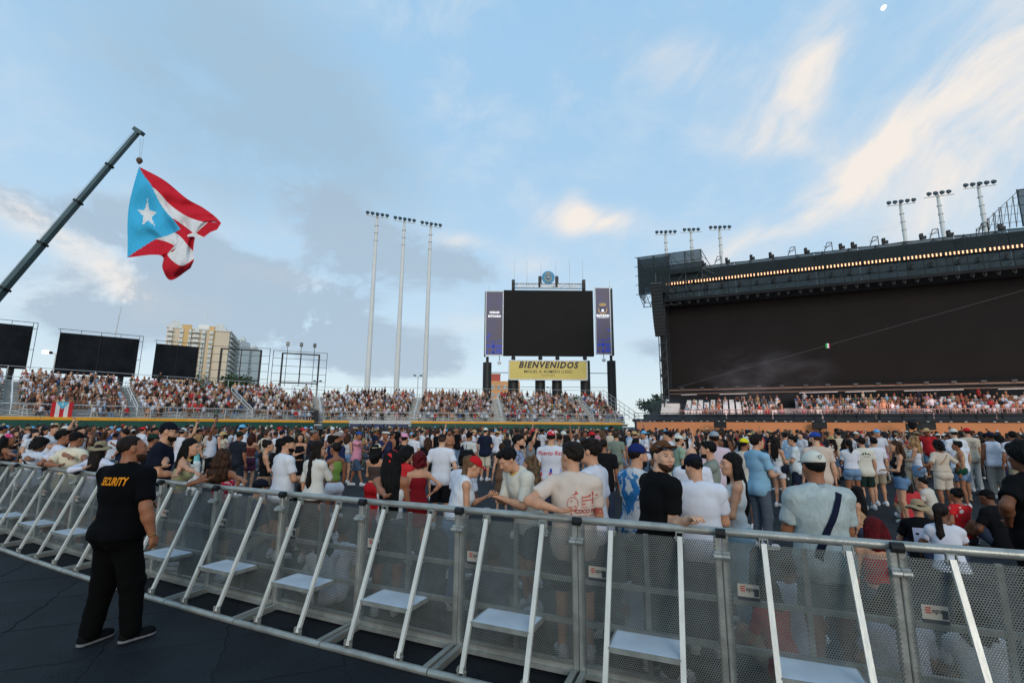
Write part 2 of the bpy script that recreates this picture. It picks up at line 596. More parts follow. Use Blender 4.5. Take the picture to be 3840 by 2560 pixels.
def skeleton(sp):
    """joint positions (metres, person's frame: x to the right, y forwards) of a posed figure"""
    f = sp.get('sex', 'm') == 'f'
    s = sp['H'] / 1.75
    J = {'s': s, 'f': f}
    sit, drop = sp.get('sit', 0), sp.get('drop', 0.0)
    hz = .93 * s - drop
    if sit == 1:
        hz = .13 * s           # on the ground
    elif sit == 2:
        hz = sp.get('seat', .50)
    pel = np.array([0, 0, hz])
    Rp = rot(0, sp.get('tilt', 0), 0)
    lean, side, twist = sp.get('lean', 0), sp.get('side', 0), sp.get('twist', 0)
    Rc = rot(twist, lean, side)
    Rm = rot(twist * .5, lean * .6, side * .6)
    J['pel'], J['Rp'], J['Rc'], J['Rm'] = pel, Rp, Rc, Rm
    J['waist'] = pel + Rm @ np.array([0, .01, .14]) * s
    J['chest'] = J['waist'] + Rc @ np.array([0, -.005, .20]) * s
    J['top'] = J['waist'] + Rc @ np.array([0, -.02, .345]) * s
    sw = (.150 if f else .178) * sp.get('broad', 1)
    neck0 = J['waist'] + Rc @ np.array([0, -.02, .36]) * s
    Rh = Rc @ rot(0, -lean * .75, -side * .7) @ rot(sp.get('hyaw', 0), sp.get('hpitch', 0), sp.get('hroll', 0))
    J['Rh'] = Rh
    J['neck0'] = neck0
    J['head'] = neck0 + Rc @ np.array([0, .02, .075]) * s + Rh @ np.array([0, .025, .115]) * s
    for sd, sx in (('R', 1), ('L', -1)):
        sh = J['waist'] + Rc @ np.array([sx * sw, -.015, .325]) * s
        arm = sp.get('arm' + sd, 'down')
        if isinstance(arm, str):
            (x, y, z), h = ARMS[arm]
        else:
            (x, y, z), h = arm[0], arm[1]
        j = sp.get('jit', 0)
        L1, L2 = .285 * s, .25 * s
        tgt = sh + Rc @ np.array([sx * x, y, z]) * (L1 + L2)
        if len(arm) == 3 and not isinstance(arm, str):      # absolute wrist position
            tgt = np.array(arm[2])
        e, w = ik(sh, tgt, L1, L2, Rc @ np.array([sx * h[0], h[1], h[2]]))
        J['sh' + sd], J['el' + sd], J['wr' + sd] = sh, e, w
        hip = pel + Rp @ np.array([sx * .088, 0, -.03]) * s
        L1, L2 = .42 * s, .40 * s
        ft = sp.get('foot' + sd)
        if ft is None:
            ft = (sx * .11, -.02, 0) if not sit else (sx * .16, .55, 0) if sit == 1 else (sx * .12, .46, 0)
        ank = np.array([ft[0], ft[1], ft[2]]) * np.array([s, s, 1]) + np.array([0, 0, .085 * s])
        kh = (sx * .12, 1, 0) if not sit else (sx * .25, .3, 1)
        kn, ank = ik(hip, ank, L1, L2, sp.get('knee', kh))
        J['hip' + sd], J['kn' + sd], J['an' + sd] = hip, kn, ank
        J['toe' + sd] = np.array(sp.get('toe' + sd, (sx * .18, 1, 0.0)), float)
    return J


def body_prims(J, sp, arms=True, legs=True):
    s, f, b = J['s'], J['f'], sp.get('build', 1.0)
    Rp, Rm, Rc = J['Rp'], J['Rm'], J['Rc']
    q = []
    at = lambda o, R, v: o + R @ (np.array(v) * s)
    if f:
        q += [ell(at(J['pel'], Rp, (0, 0, .0)), np.array([.158 * b, .112 * b, .12]) * s, Rp), ell(at(J['pel'], Rp, (.075, -.055, -.035)), np.array([.085, .085, .085]) * s * b), ell(at(J['pel'], Rp, (-.075, -.055, -.035)), np.array([.085, .085, .085]) * s * b),
              ell(at(J['waist'], Rm, (0, 0, 0)), np.array([.118 * b, .092 * b, .12]) * s, Rm), ell(at(J['chest'], Rc, (0, 0, 0)), np.array([.132 * b, .098 * b, .145]) * s, Rc),
              ell(at(J['chest'], Rc, (.068, .078, -.01)), np.array([.06, .052, .058]) * s, Rc), ell(at(J['chest'], Rc, (-.068, .078, -.01)), np.array([.06, .052, .058]) * s, Rc)]
    else:
        q += [ell(at(J['pel'], Rp, (0, 0, 0)), np.array([.152 * b, .112 * b, .12]) * s, Rp), ell(at(J['pel'], Rp, (.07, -.05, -.04)), np.array([.08, .08, .085]) * s * b), ell(at(J['pel'], Rp, (-.07, -.05, -.04)), np.array([.08, .08, .085]) * s * b),
              ell(at(J['waist'], Rm, (0, .005, 0)), np.array([.138 * b, .105 * b, .13]) * s, Rm), ell(at(J['chest'], Rc, (0, 0, 0)), np.array([.160 * b, .112 * b, .16]) * s, Rc)]
    up = (.150, .08, .07) if not f else (.125, .07, .065)
    q.append(ell(at(J['top'], Rc, (0, -.005, -.02)), np.array(up) * s * np.array([sp.get('broad', 1), b, 1]), Rc, .04))
    nr = (.052 if not f else .043) * s * (1 + .35 * (b - 1))
    for sd in 'RL':
        q.append(cone(at(J['top'], Rc, (.035 if sd == 'R' else -.035, -.02, .035)), J['sh' + sd], .044 * s, .046 * s, .035))
        ar = (1.0 if not f else .80) * (1 + .7 * (b - 1)) * s
        if arms:
            q += [ell(J['sh' + sd], np.array([.057, .057, .057]) * ar), cone(J['sh' + sd], J['el' + sd], .050 * ar, .038 * ar), cone(J['el' + sd], J['el' + sd] + (J['wr' + sd] - J['el' + sd]) * .35, .039 * ar, .041 * ar), cone(J['el' + sd] + (J['wr' + sd] - J['el' + sd]) * .35, J['wr' + sd], .040 * ar, .026 * ar)]
        if legs:
            lr = (1.0 if not f else .98) * (1 + .6 * (b - 1)) * s
            k_, a_ = J['kn' + sd], J['an' + sd]
            q += [cone(J['hip' + sd], k_, .080 * lr, .053 * lr), cone(k_, a_, .050 * lr, .034 * lr)]
            sh = (a_ - k_)
            bk = np.cross(np.cross(sh, [0, 1, 0]), sh)
            bk = -bk / (np.linalg.norm(bk) + 1e-6)
            q.append(ell(k_ + sh * .30 + bk * .018 * s, np.array([.048, .050, .095]) * lr, None, .03))
    q.append(cone(at(J['top'], Rc, (0, -.015, .0)), J['head'] + J['Rh'] @ np.array([0, -.015, -.02]) * s, nr * 1.12, nr, .03))
    return q


def head_prims(J, sp, fine=True):
    s = J['s'] * .98
    R, c = J['Rh'], J['head']
    f = J['f']
    P = lambda *v: c + R @ (np.array(v) * s)
    r = lambda *v: np.array(v) * s
    j = .92 if f else 1.0
    q = [ell(P(0, -.018, .035), r(.075, .094, .084), R, .02), ell(P(0, .022, -.025), r(.061 * j, .072, .088), R, .03), ell(P(0, .035, -.072), r(.049 * j, .050, .038), R, .03), ell(P(0, .072, -.093), r(.019, .016, .016), R, .025)]
    if fine:
        q += [ell(P(0, .078, .034), r(.046, .016, .012), R, .02), ell(P(.038, .062, -.02), r(.022, .022, .022), R, .02), ell(P(-.038, .062, -.02), r(.022, .022, .022), R, .02),
              ell(P(.031, .101, .012), r(.018, .016, .011), R, .012, True), ell(P(-.031, .101, .012), r(.018, .016, .011), R, .012, True),
              cone(P(0, .090, .018), P(0, .112, -.022), .008 * s, .012 * s, .012), ell(P(.012, .099, -.028), r(.010, .010, .008), R, .008), ell(P(-.012, .099, -.028), r(.010, .010, .008), R, .008),
              ell(P(0, .092, -.053), r(.023, .010, .0055), R, .006), ell(P(0, .090, -.064), r(.020, .010, .0065), R, .006)]
    q += [ell(P(.077, -.008, 0), r(.010, .019, .030), R, .012), ell(P(-.077, -.008, 0), r(.010, .019, .030), R, .012)]
    nr = (.051 if not f else .042) * J['s'] * (1 + .35 * (sp.get('build', 1) - 1))
    q.append(cone(P(0, -.02, -.02), J['neck0'] + J['Rc'] @ np.array([0, .0, .0]), nr, nr * 1.1, .035))
    return q


def hand_prims(J, sd, curl=.5, spread=1.0):
    """palm, four fingers of different length in two segments and a thumb leaving the side of the palm"""
    s = J['s'] * (.90 if J['f'] else 1.0)
    w, e = J['wr' + sd], J['el' + sd]
    d = (w - e) / np.linalg.norm(w - e)
    sx = 1 if sd == 'R' else -1
    side = np.array([0, 1.0, 0]) if abs(d[1]) < .8 else np.array([-sx * 1.0, 0, 0.2])    # thumb side
    side = side - d * (side @ d)
    side /= np.linalg.norm(side)
    nrm = np.cross(d, side) * (-sx)       # palm side turns towards the body
    q = [cone(w - d * .01, w + d * .075 * s, .024 * s, .030 * s, .015, None), ell(w + d * .055 * s, np.array([.030, .030, .030]) * s, None, .02)]
    q = [cone(w, w + d * .05 * s + side * .018 * s, .021 * s, .018 * s, .015), cone(w, w + d * .055 * s - side * .016 * s, .021 * s, .017 * s, .015)]
    for i, L in enumerate((.070, .078, .073, .058)):
        o = (.027 - .018 * i) * s
        b = w + d * (.078 - .004 * abs(i - 1)) * s + side * o
        dirn = d + side * (.10 - .07 * i) * spread
        a1 = curl * .75
        d1 = dirn * cos(a1) + nrm * sin(a1)
        a2 = curl * 1.9
        d2 = dirn * cos(a2) + nrm * sin(a2)
        m = b + d1 * L * .5 * s
        q += [cone(w + d * .045 * s + side * o * .8, b, .012 * s, .0095 * s, .008), cone(b, m, .0095 * s, .0088 * s, .004), cone(m, m + d2 * L * .5 * s, .0086 * s, .007 * s, .004)]
    t0 = w + d * .02 * s + side * .022 * s
    t1 = t0 + (d * .55 + side * .75 + nrm * .25) * .038 * s
    t2 = t1 + (d * .95 + side * .15 + nrm * .35) * .034 * s
    q += [cone(t0, t1, .013 * s, .0105 * s, .01), cone(t1, t2, .0102 * s, .008 * s, .006)]
    return q


def folds(amp, seed):
    r = np.random.default_rng(seed)
    ws = [(r.normal(0, 1, 3) * np.array([11, 11, 22]), r.uniform(0, 6.28), r.normal(0, 1, 3) * 7) for _ in range(4)]

    def fn(x, y, z):
        out = 0
        for k, ph, k2 in ws:
            t = np.sin(k[0] * x + k[1] * y + k[2] * z + ph + 1.9 * np.sin(k2[0] * x + k2[1] * y + k2[2] * z))
            out = out + (1 - 2 * np.abs(t) ** .7)
        return (out * (amp / 4)).astype(np.float32)
    return fn


def lumps(amp, freq, seed):
    r = np.random.default_rng(seed)
    ks = [(r.normal(0, 1, 3) * freq, r.uniform(0, 6.28)) for _ in range(6)]

    def fn(x, y, z):
        out = 0
        for k, ph in ks:
            out = out + np.sin(k[0] * x + k[1] * y + k[2] * z + ph)
        return (out * (amp / 6 * 2)).astype(np.float32)
    return fn


def hdir(R, v):
    return (R @ np.array(v, np.float32)).astype(np.float32)


def plane_keep(R, c, n, off):
    """half-space in a local frame: keep points with n.(p-c) <= off"""
    g = hdir(R, n)
    g = g / np.linalg.norm(g)
    return (g, float(g @ c + off))


def make_top(J, sp, vox, seed):
    s, f, kind = J['s'], J['f'], sp.get('top', 'tee')
    Rc, Rm = J['Rc'], J['Rm']
    at = lambda o, R, v: o + R @ (np.array(v) * s)
    b = sp.get('build', 1.0)
    base = body_prims(J, dict(sp), arms=False, legs=False)[:-1]
    q = grow(base, .013 * s)
    cuts = []
    amp = .005
    hem = {'tee': -.14, 'shirt': -.15, 'polo': -.10, 'jersey': -.16, 'tank': -.06, 'vest': -.10, 'crop': .10, 'halter': .10, 'poncho': -.04, 'dress': -.5, 'long': -.14, 'tube': .12, 'blouse': -.02}.get(kind, -.12)
    if 'hem' in sp:
        hem = sp['hem']
    if kind in ('tee', 'shirt', 'polo', 'jersey', 'long', 'vest', 'blouse', 'poncho'):
        wd = (.143 if not f else .126) * b
        lo = max(hem, -.2)
        dr = 1.07 if kind != 'polo' else 1.02
        q.append(cone(at(J['chest'], Rc, (0, 0, .04)), at(J['waist'], Rm, (0, .0, -.05)), wd * s, wd * 1.0 * s * dr, .05, (Rc, 1, 1.42, 1)))
        q.append(cone(at(J['waist'], Rm, (0, 0, -.05)), at(J['pel'], J['Rp'], (0, 0, hem + .02)), wd * s * dr, wd * s * 1.09 * dr, .05, (J['Rp'], 1, 1.40, 1)))
        amp = .009
        q += [('e', p_[1], p_[2] + .030 * s, p_[3], p_[4], p_[5]) for p_ in base[:3]]
    if kind == 'dress':
        q.append(cone(at(J['waist'], Rm, (0, 0, -.02)), at(J['pel'], J['Rp'], (0, 0, -.32)), .115 * s, .19 * s, .05, (J['Rp'], 1, 1.25, 1)))
        hem = -.36
    sl = {'tee': .72, 'shirt': .78, 'polo': .70, 'jersey': .95, 'long': 2, 'blouse': .55, 'poncho': 1.0}.get(kind, 0)
    if 'sleeve' in sp:
        sl = sp['sleeve']
    parts = []
    for sd in 'RL':
        sh, el_, wr = J['sh' + sd], J['el' + sd], J['wr' + sd]
        ar = (1.0 if not f else .84) * (1 + .6 * (b - 1)) * s
        if sl > 0:
            k = min(sl, 1)
            fl = 1.0 if kind in ('polo', 'long') else 1.14
            q.append(ell(sh, np.array([.058, .060, .056]) * ar, None, .04))
            sq = [cone(sh + (el_ - sh) * .06, sh + (el_ - sh) * k, .058 * ar, .060 * ar * fl, .03)]
            if sl >= 2:
                sq.append(cone(el_, wr - (wr - el_) * .06, .056 * ar, .040 * ar, .02))
            if sl < 1.5:
                u = (el_ - sh) / np.linalg.norm(el_ - sh)
                c_ = sh + (el_ - sh) * (k - .02)
                P, Q = sdf_mesh(sq, vox, [(u, float(u @ c_))], folds(.006, seed + 3))
                parts.append((P, Q, 0))
                q.append(cone(sh, sh + (el_ - sh) * .35 * k, .062 * ar, .06 * ar, .035))
            else:
                q += sq
        elif kind in ('vest', 'tank'):
            q.append(ell(at(J['top'], Rc, (.10 if sd == 'R' else -.10, -.01, .02)), np.array([.045, .055, .05]) * s, Rc, .03))
    nk = J['neck0'] + Rc @ (np.array([0, .03, .055]) * s)
    nr = .070 if kind not in ('tank', 'blouse', 'poncho') else .105
    if kind in ('crop', 'tube', 'halter', 'dress'):
        g = plane_keep(Rc, J['chest'], (0, 0, 1), {'crop': .13, 'dress': .10}.get(kind, .055) * s)
        cuts.append(g)
    else:
        q.append(ell(nk, np.array([nr * (.9 if f else 1), nr * 1.0, nr * .8]) * s, Rc, .01, True))
    for sd, sx in (('R', 1), ('L', -1)):
        if kind in ('tank', 'vest', 'crop', 'halter', 'dress', 'tube') and sl == 0:
            w_ = {'vest': .165, 'tank': .125, 'crop': .135}.get(kind, .15) * (1 if not f else .95) * (.5 + .5 * b)
            cuts.append(plane_keep(Rc, J['chest'], (sx, 0, .22 if kind != 'vest' else 0.05), w_ * s))
    cuts.append(plane_keep(J['Rp'], J['pel'], (0, 0, -1), -hem * s))
    P, Q = sdf_mesh(q, vox, cuts, folds(amp, seed))
    parts.append((P, Q, 0))
    if kind in ('shirt', 'polo'):
        c0 = J['neck0'] + Rc @ (np.array([0, .012, .028]) * s)
        a = np.linspace(0, 2 * pi, 20)
        rr = .074 * s
        V = []
        for z, k in ((-.020, 1.10), (.028, .92), (.010, 1.16)):
            V += [c0 + Rc @ np.array([cos(t) * rr * k, sin(t) * rr * k * 1.05 + (.012 if sin(t) > 0 else 0), z * s - .02 * s * sin(t)]) for t in a[:-1]]
        n = len(a) - 1
        Fq = [[r * n + i, r * n + (i + 1) % n, (r + 1) * n + (i + 1) % n, (r + 1) * n + i] for r in (0, 1) for i in range(n)]
        parts.append((np.array(V), np.array(Fq), 0))
    return parts


def make_bottom(J, sp, vox, seed):
    s, f, kind = J['s'], J['f'], sp.get('bottom', 'shorts')
    b = sp.get('build', 1.0)
    Rp = J['Rp']
    at = lambda o, R, v: o + R @ (np.array(v) * s)
    q = grow([p for p in body_prims(J, sp, arms=False, legs=False)[:3]], .014 * s)
    cuts = [plane_keep(Rp, J['pel'], (0, 0, 1), (.055 if not f else .09) * s)]
    parts = []
    if kind == 'skirt' or kind == 'longskirt':
        ln = -.30 if kind == 'skirt' else -.72
        q.append(cone(at(J['pel'], Rp, (0, 0, .02)), at(J['pel'], Rp, (0, 0, ln)), .135 * s * b, .19 * s * b, .04, (Rp, 1, 1.25, 1)))
        cuts.append(plane_keep(Rp, J['pel'], (0, 0, -1), -ln * s))
        P, Q = sdf_mesh(q, vox, cuts, folds(.012, seed))
        return [(P, Q, 0)]
    for sd in 'RL':
        hp, kn, an = J['hip' + sd], J['kn' + sd], J['an' + sd]
        lr = (1 + .6 * (b - 1)) * s
        k = {'shorts': .86, 'minishorts': .42, 'bermuda': 1.0}.get(kind)
        wide = {'baggy': 1.22, 'jeans': 1.05, 'trousers': 1.12, 'slim': .98, 'shorts': 1.18, 'minishorts': 1.02, 'bermuda': 1.16}.get(kind, 1.1)
        top = cone(hp, kn, .094 * lr, .072 * lr * wide, .035)
        if k is not None:
            e = hp + (kn - hp) * k
            u = (kn - hp) / np.linalg.norm(kn - hp)
            P, Q = sdf_mesh([cone(hp, kn, .095 * lr, .082 * lr * wide, .03), cone(kn, kn + u * .1, .08 * lr * wide, .08 * lr * wide, .03)], vox, [(u, float(u @ e))], folds(.007, seed + (1 if sd == 'R' else 2)))
            parts.append((P, Q, 0))
            q.append(cone(hp, hp + (kn - hp) * .3, .090 * lr, .086 * lr, .03))
        else:
            q += [top, cone(kn, an + (kn - an) * .02, .068 * lr * wide, .056 * lr * wide, .03)]
    P, Q = sdf_mesh(q, vox, cuts, folds(.008, seed))
    parts.append((P, Q, 0))
    return parts


def make_shoes(J, sp, vox):
    s = J['s'] * (.92 if J['f'] else 1)
    out, sole = [], []
    for sd in 'RL':
        a = J['an' + sd]
        t = J['toe' + sd] / np.linalg.norm(J['toe' + sd])
        sdv = np.cross(t, [0, 0, 1])
        sdv = sdv / np.linalg.norm(sdv)
        upv = np.cross(sdv, t)
        R = np.stack([sdv, t, upv], 1).astype(np.float32)
        g = a + R @ np.array([0, 0, -.085 * J['s']])
        pt = lambda x, y, z: g + R @ (np.array([x, y, z]) * s)
        P, Q = sdf_mesh([cone(pt(0, -.035, .055), pt(0, -.02, .10), .042 * s, .040 * s, .03), cone(pt(0, -.04, .045), pt(0, .15, .035), .042 * s, .036 * s, .03, (R, 1, 1, 1.1)), ell(pt(0, .10, .045), np.array([.045, .085, .035]) * s, R, .03)], vox, [(-upv.astype(np.float32), float(-upv @ pt(0, 0, .022)))])
        out.append((P, Q, 0))
        P, Q = sdf_mesh([cone(pt(0, -.045, .012), pt(0, .155, .014), .044 * s, .041 * s, .02, (R, 1, 1, 1.6))], vox, [(-upv.astype(np.float32), float(-upv @ pt(0, 0, .001))), (upv.astype(np.float32), float(upv @ pt(0, 0, .03)))])
        sole.append((P, Q, 0))
    return out, sole


def make_hair(J, sp, vox, seed):
    s = J['s'] * .98
    R, c, kind = J['Rh'], J['head'], sp.get('hair', 'short')
    P = lambda *v: c + R @ (np.array(v) * s)
    r = lambda *v: np.array(v) * s
    th = {'buzz': .003, 'short': .0075, 'fade': .004, 'thick': .012, 'curly': .05, 'afro': .085}.get(kind, .012)
    if sp.get('hat') and kind not in ('curly', 'afro'):
        th = .0045
    q = [ell(P(0, -.020 if sp.get('hat') else -.030 if kind not in ('curly', 'afro') else -.02, .036 if sp.get('hat') else .042), r(.0755 + th * .8, .096 + th, .084 + th), R, .02)]
    if kind == 'thick' and not sp.get('hat'):
        q += [ell(P(.01, .045, .104), r(.058, .042, .026), R, .02), ell(P(0, -.03, .10), r(.066, .075, .036), R, .02)]
    if kind in ('fade', 'short') and not sp.get('hat'):
        q.append(ell(P(0, -.005, .088), r(.062, .080, .044), R, .012))
    if kind == 'curly':
        q.append(ell(P(0, -.05, .0), r(.112, .10, .125), R, .04))
        if sp.get('hlen', 0) > 0:
            q.append(ell(P(0, -.07, -.12), r(.135, .085, .15), R, .05))
    fade = kind == 'fade' and not sp.get('hat')
    # hairline plane from the forehead over the ears to the nape
    cut = plane_keep(R, P(0, .078, .068), (0, .66, -.75), .0)
    nape = plane_keep(R, P(0, 0, -.062 if kind not in ('curly', 'afro') else -.40), (0, 0, -1), 0.0)
    dsp = lumps(.012, 42, seed) if kind in ('curly', 'afro') else lumps(.007, 75, seed) if kind == 'thick' else lumps(.002, 90, seed) if kind in ('fade', 'buzz') else lumps(.004, 80, seed)
    parts = []
    if fade:          # dark crown, cropped sides in a tone between hair and skin
        parts.append((*sdf_mesh(q, vox, [cut, plane_keep(R, P(0, 0, .040), (0, -.25, -1), 0)], lumps(.004, 80, seed)), 0))
        parts.append((*sdf_mesh([ell(P(0, -.022, .036), r(.0792, .0985, .088), R, .02)], vox, [cut, plane_keep(R, P(0, 0, -.045), (0, 0, -1), 0)]), 1))
    else:
        Pv, Q = sdf_mesh(q, vox, [cut] + ([nape] if kind not in ('curly',) else []), dsp)
        parts.append((Pv, Q, 0))
    L = sp.get('hlen', .42)
    up = np.array([0, 0, 1.0])
    bk = R @ np.array([0, -1, 0])
    if kind in ('long', 'wavy'):
        n = 5
        q2 = []
        down = -up * .82 + (J['Rc'] @ np.array([0, 0, -1])) * .18
        base = P(0, -.070, .03)
        body_back = -.105 * s
        pts = []
        for i in range(n + 1):
            t = i / n
            p = base + down * L * t + bk * (.035 * sin(min(1, t * 1.5) * pi / 2)) * s
            pts.append(p)
        w_ = sp.get('hwide', .085)
        for i in range(n):
            t = i / n
            fl = (R, 1, 1.9, 1)
            q2.append(cone(pts[i], pts[i + 1], (w_ + .012 * sin(t * 3)) * s, (w_ + .012 * sin(t * 3 + .6)) * s * (1 if i < n - 1 else .62), .03, fl))
        for sx in (1, -1):
            a = P(sx * .070, -.015, .03)
            q2.append(cone(a, a + (down * .72 * min(L, .34)) + R @ np.array([sx * .012, .0, 0]), .030 * s, .024 * s, .03))
        dsp2 = lumps(.007 if kind == 'long' else .016, np.array([55, 55, 9]) if kind == 'long' else np.array([40, 40, 30]), seed + 1)
        parts.append((*sdf_mesh(q2, vox, [], dsp2), 0))
    if kind in ('pony', 'bigpony'):
        k = 1.0 if kind == 'pony' else 1.5
        a = P(0, -.105, .085)
        b_ = a + bk * .05 * s - up * .05 * s
        e = b_ - up * L + bk * .01
        q2 = [ell(a, r(.035 * k, .035 * k, .035 * k), R, .02), cone(a, b_, .030 * s * k, .040 * s * k, .03), cone(b_, b_ * .4 + e * .6, .040 * s * k, .044 * s * k, .03), cone(b_ * .4 + e * .6, e, .044 * s * k, .012 * s * k, .03)]
        parts.append((*sdf_mesh(q2, vox, [], lumps(.006, np.array([60, 60, 10]), seed)), 0))
    if kind == 'bun':
        parts.append((*sdf_mesh([ell(P(0, -.09, .10), r(.048, .046, .046), R, .02)], vox, [], lumps(.005, 70, seed)), 0))
    return parts


def make_hat(J, sp, vox):
    """returns [(name, parts)] for the head covering"""
    s = J['s'] * .98
    kind = sp['hat']
    R, c = J['Rh'] @ rot(sp.get('hatyaw', 0), sp.get('hatpitch', 0), 0), J['head']
    P = lambda *v: c + R @ (np.array(v) * s)
    r = lambda *v: np.array(v) * s
    th = .012
    if kind in ('cap', 'backcap'):
        if kind == 'backcap':
            R = J['Rh'] @ rot(180 + sp.get('hatyaw', 0), -6, 0)
            P = lambda *v: c + J['Rh'] @ (np.array([0, -.036, 0]) * s) + R @ (np.array(v) * s)
        dome = sdf_mesh([ell(P(0, -.018, .050), r(.088, .106, .092), R, .02)], vox, [plane_keep(R, P(0, 0, .040), (0, -.10, -1), 0)])
        brim = sdf_mesh([ell(P(0, .098, .046), r(.078, .082, .010), R @ rot(0, 8, 0), .02)], vox * .8, [plane_keep(R, P(0, .055, 0), (0, -1, 0), 0)])
        but = sdf_mesh([ell(P(0, -.02, .143), r(.008, .008, .005), R, .01)], .005)
        return [('crown', [(*dome, 0)]), ('brim', [(*brim, 0)]), ('button', [(*but, 0)])]
    if kind == 'visor':
        band = sdf_mesh([ell(P(0, -.018, .050), r(.088, .106, .092), R, .02)], vox, [plane_keep(R, P(0, 0, .040), (0, 0, -1), 0), plane_keep(R, P(0, 0, .085), (0, 0, 1), 0)])
        brim = sdf_mesh([ell(P(0, .105, .048), r(.085, .09, .010), R @ rot(0, 6, 0), .02)], vox * .8, [plane_keep(R, P(0, .05, 0), (0, -1, 0), 0)])
        return [('crown', [(*band, 0)]), ('brim', [(*brim, 0)])]
    if kind in ('bucket', 'straw'):
        dome = sdf_mesh([ell(P(0, -.015, .060), r(.086, .102, .085), R, .02), ell(P(0, -.015, .115), r(.075, .088, .030), R, .03)], vox, [plane_keep(R, P(0, 0, .045), (0, 0, -1), 0)])
        w_ = .165 if kind == 'bucket' else .20
        n = 26
        V = []
        for k, (rad, dz) in enumerate(((.082, .058), (w_ * .8, .040), (w_, .012 if kind == 'bucket' else .05), (w_, .005 if kind == 'bucket' else .042), (w_ * .8, .032), (.082, .046))):
            for i in range(n):
                t = 2 * pi * i / n
                wv = (.020 * sin(2 * t + .6) + (.012 * sin(7 * t) if kind == 'straw' else .006 * sin(5 * t))) * (rad / w_)
                V.append(P(cos(t) * rad, -.015 + sin(t) * rad * 1.08, dz + wv))
        Fq = [[k * n + i, k * n + (i + 1) % n, ((k + 1) % 6) * n + (i + 1) % n, ((k + 1) % 6) * n + i] for k in range(6) for i in range(n)]
        return [('crown', [(*dome, 0)]), ('brim', [(np.array(V), np.array(Fq), 0)])]
    # bandana / scarf
    sc = sdf_mesh([ell(P(0, -.018, .042), r(.084, .102, .094), R, .02), cone(P(0, -.10, .0), P(0, -.14, -.06), .022 * s, .010 * s, .03)], vox, [plane_keep(R, P(0, .062, .060), (0, .45, -.9), 0)], lumps(.004, 50, 3))
    return [('scarf', [(*sc, 0)])]


def person_parts(sp, lod):
    """all meshes of one figure as {part name: [(verts, faces, slot)]}; lod 0 near .. 2 far"""
    J = skeleton(sp)
    vb, vh, vc = ((.0205, .0102, .0215), (.030, .0160, .031), (.040, .024, .040))[lod]
    seed = sp.get('seed', 1)
    out = {}
    P = [(*sdf_mesh(body_prims(J, sp), vb), 0)]
    P.append((*sdf_mesh(head_prims(J, sp, lod < 2), vh), 0))
    for sd in 'RL':
        hs = sp.get('curl', .5)
        P.append((*sdf_mesh(hand_prims(J, sd, hs if not isinstance(hs, dict) else hs[sd]), .0068 if lod == 0 else .0125 if lod == 1 else .015), 0))
    out['body'] = P
    out['top'] = make_top(J, sp, vc, seed) if sp.get('top') != 'none' else []
    if sp.get('top') != 'dress':
        out['bottom'] = make_bottom(J, sp, vc, seed + 10)
    out['shoes'], out['soles'] = make_shoes(J, sp, .016 if lod == 0 else .022 if lod == 1 else .03)
    if sp.get('hair', 'short') != 'bald':
        out['hair'] = make_hair(J, sp, vh * .95 if lod < 2 else .02, seed)
    if sp.get('hat'):
        out['hat'] = make_hat(J, sp, vh * 1.1)
    if sp.get('beard'):
        s = J['s'] * .98
        R, c = J['Rh'], J['head']
        Q = lambda *v: c + R @ (np.array(v) * s)
        q = grow([ell(Q(0, .022, -.030), np.array([.061, .072, .086]) * s, R, .03), ell(Q(0, .035, -.072), np.array([.050, .050, .038]) * s, R, .03), ell(Q(0, .072, -.093), np.array([.022, .018, .018]) * s, R, .025)], .0045 * s)
        q += [ell(Q(0, .090, -.041), np.array([.027, .012, .007]) * s, R, .008), ell(Q(0, .098, -.059), np.array([.022, .020, .0105]) * s, R, .004, True), ell(Q(.048, .06, -.012), np.array([.026, .035, .026]) * s, R, .008, True), ell(Q(-.048, .06, -.012), np.array([.026, .035, .026]) * s, R, .008, True)]
        out['beard'] = [(*sdf_mesh(q, vh, [plane_keep(R, Q(0, .0, -.036), (0, .22, 1), 0), plane_keep(R, Q(0, .002, 0), (0, -1, 0), 0)], lumps(.002, 160, 4)), 0)]
    return J, out

